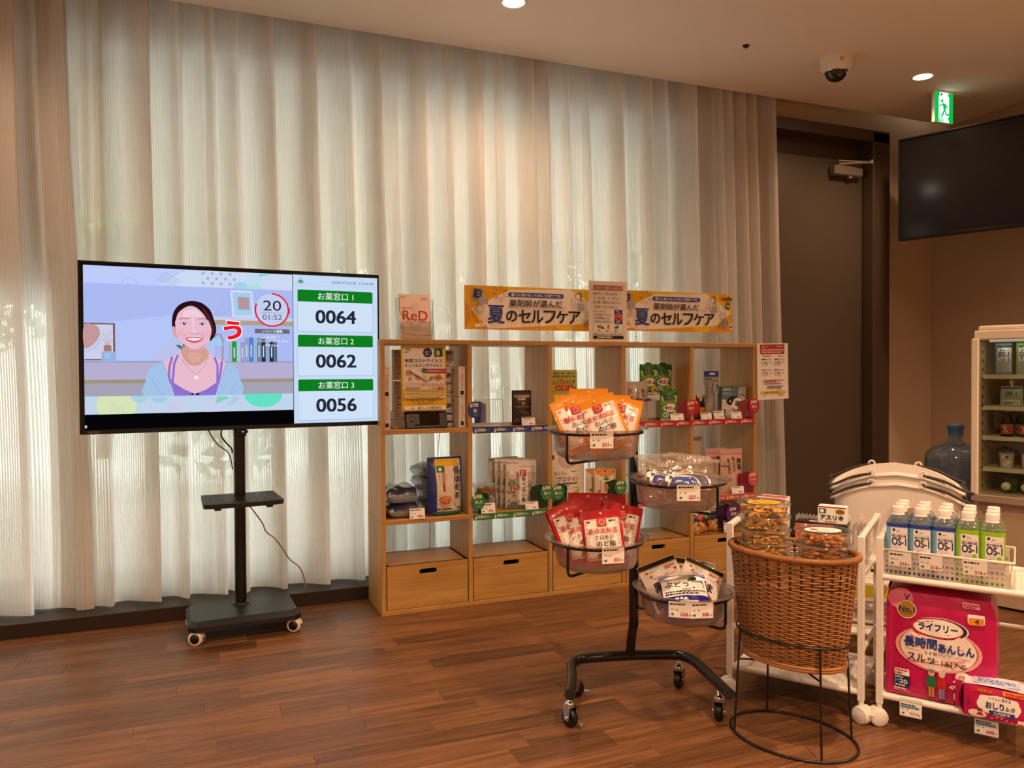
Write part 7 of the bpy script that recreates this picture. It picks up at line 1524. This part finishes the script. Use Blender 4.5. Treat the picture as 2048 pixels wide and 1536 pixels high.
for k in range(3):
    t = thing('spout_pouch', ['spouted jelly pouch on the second fridge shelf, by the hinge', 'spouted jelly pouch second along the second fridge shelf', 'spouted jelly pouch farthest along the second fridge shelf'][k], 'pouch', inf(.13+.12*k, .10, SHZ[1]), FA, group='spouted jelly pouches'); a = Art(cell=.02); a.text('OS-1', .0, .055, INKN, w=.045, h=.018, bold=.03); a.rect(0, .08, .085, .006, INKN); a.rect(0, .04, .06, .001, INKN); a.rect(0, .015, .07, .02, PAPER); a.bars(0, .018, .06, 2, .007, .004, INKR if k else INK, k)
    w, h = .092, .088; dp_ = pouch_depth(w, h, .04, .8, .06, .001, k); m = MB(); m.grid(lambda u, v: ((u-.5)*w*(1-.1*v), -dp_((u-.5)*w, v*h), v*h), 10, 10, mat('pouch_mist', '#a9b6bb', .35)); m.grid(lambda u, v: ((u-.5)*w*(1-.1*v), dp_((u-.5)*w, v*h), v*h), 10, 10, MATS['pouch_mist'], flip=True); o = m.obj('pouch_body', t); m = MB(); a.put(m, lambda x, y, q: (x*(1-.1*y/h), -dp_(x, y)-q, y), .0008); m.obj('print', o); m = MB(); m.lathe([(.005, .086), (.005, .098), (.009, .099), (.009, .115), (0, .116)], 16, CAPW); m.obj('cap', t)
def vit_bottle(label, loc):
    t = thing('vitamin_bottle', label, 'bottle', loc, FA, 'brown vitamin drink bottles'); m = MB(); m.lathe([(.021, 0), (.024, .003), (.024, .058), (.021, .072), (.012, .095), (.011, .108), (.012, .112)], 26, AMB); m.obj('glass', t); m = MB(); m.lathe([(.0135, .108), (.0135, .120), (0, .121)], 18, GOLD); m.obj('cap', t)
    m = MB(); m.lathe([(.0244, .012), (.0244, .054)], 26, mat('label_gold', '#b8923c', .4), cap0=False, cap1=False); l = m.obj('label_band', t); a = Art(cell=.006); a.rect(0, .033, .046, .030, INKR); a.ell(0, .033, .018, .014, INKR); a.text('C', 0, .033, INKW, h=.011, bold=.05); a.bars(0, .043, .026, 1, .01, .004, INKW, 1); a.bars(0, .023, .022, 1, .01, .003, INKW, 2); m = MB(); a.put(m, lambda x, y, q: (math.sin(x/.0244)*(.0246+q), -math.cos(x/.0244)*(.0246+q), y), .0003); m.obj('print', l); return t
v0 = vit_bottle('brown vitamin bottle on the third fridge shelf, nearest the hinge', inf(.115, .09, SHZ[2]))
for k, (x, y, lb) in enumerate(((.185, .09, 'brown vitamin bottle second along the third fridge shelf'), (.255, .09, 'brown vitamin bottle third along the third fridge shelf'), (.325, .09, 'brown vitamin bottle fourth along the third fridge shelf'), (.155, .15, 'brown vitamin bottle in the rear row near the hinge'), (.225, .15, 'brown vitamin bottle in the rear row farther from the hinge'))): dup(v0, inf(x, y, SHZ[2]), FA, lb)
def cup(label, loc):
    t = thing('jelly_cup', label, 'cup', loc, FA, 'jelly cups'); m = MB(); m.lathe([(.024, 0), (.031, .07), (.033, .072)], 28, mat('cup_white', '#d6cdd0', .4)); m.obj('cup_body', t); m = MB(); m.lathe([(.035, .070), (.035, .078), (.032, .08), (0, .08)], 28, mat('cup_lid_navy', '#3a3d66', .4)); m.obj('lid', t)
    a = Art(); a.ell(0, .036, .02, .024, PAPER); a.ell(.006, .05, .008, .007, INKR); a.text('ヨーグルト', 0, .04, INKN, w=.034, h=.009, bold=.02); a.poly([(-.012, .02), (.0, .008), (.012, .02), (0, .026)], mat('ink_butter', '#e0d0a0', .5)); a.bars(0, .03, .03, 1, .01, .004, INKR, 3); m = MB(); a.put(m, lambda x, y, q: (math.sin(x/.028)*(.0245+y*.1+q), -math.cos(x/.028)*(.0245+y*.1+q), y), .0008); m.obj('print', t); return t
k0 = cup('jelly cup with navy lid on the fourth fridge shelf, nearest the hinge', inf(.115, .09, SHZ[3])); dup(k0, inf(.20, .09, SHZ[3]), FA, 'jelly cup with navy lid second along the fourth fridge shelf'); dup(k0, inf(.285, .09, SHZ[3]), FA, 'jelly cup with navy lid third along the fourth fridge shelf')
GB = mat('green_bottle', '#52663a', .2, coat=.3)
for k in range(2):
    t = thing('lying_bottle', ['green bottle lying with its cap outward, nearer the hinge', 'green bottle lying with its cap outward, farther from the hinge'][k], 'bottle', inf(.12+.075*k, .07, SHZ[4]+.034), FA, 'lying green bottles'); Mx = Matrix.Rotation(-PI/2, 4, 'X'); m = MB(); m.lathe([(.014, .0), (.016, .02), (.033, .045), (.033, .20), (0, .20)], 24, GB, M=Mx); m.obj('bottle', t); m = MB(); m.lathe([(0, -.022), (.0165, -.022), (.0175, -.018), (.0175, .004), (.012, .004)], 24, CAPW, M=Mx, cap0=False); m.obj('cap', t)
a = Art(); a.rect(0, .028, .12, .05, mat('card_blue', '#2f74b8', .5)); a.rect(-.02, .05, .07, .014, PAPER); a.bars(-.02, .05, .06, 1, .01, .006, INK, 1)
for i in range(5): a.ell(-.03+.012*math.cos(i*1.26), .022+.012*math.sin(i*1.26), .008, .008, [INKR, INKG, INKY, INKP, INKO][i], 14)
a.ell(-.03, .022, .006, .006, INKN, 14); a.ell(.03, .02, .014, .012, PAPER); a.ell(.03, .02, .010, .008, INKR)
t = thing('shelf_card', 'blue printed card hanging from the fourth fridge shelf', 'card', inf(.27, .050, .562), FA); m = MB(); m.box((0, 0, .03), (.125, .001, .06), PAPER); s_ = m.obj('card', t); m = MB(); a.put(m, lambda x, y, q: (x, -.0005-q, y), .0002); m.obj('print', s_)
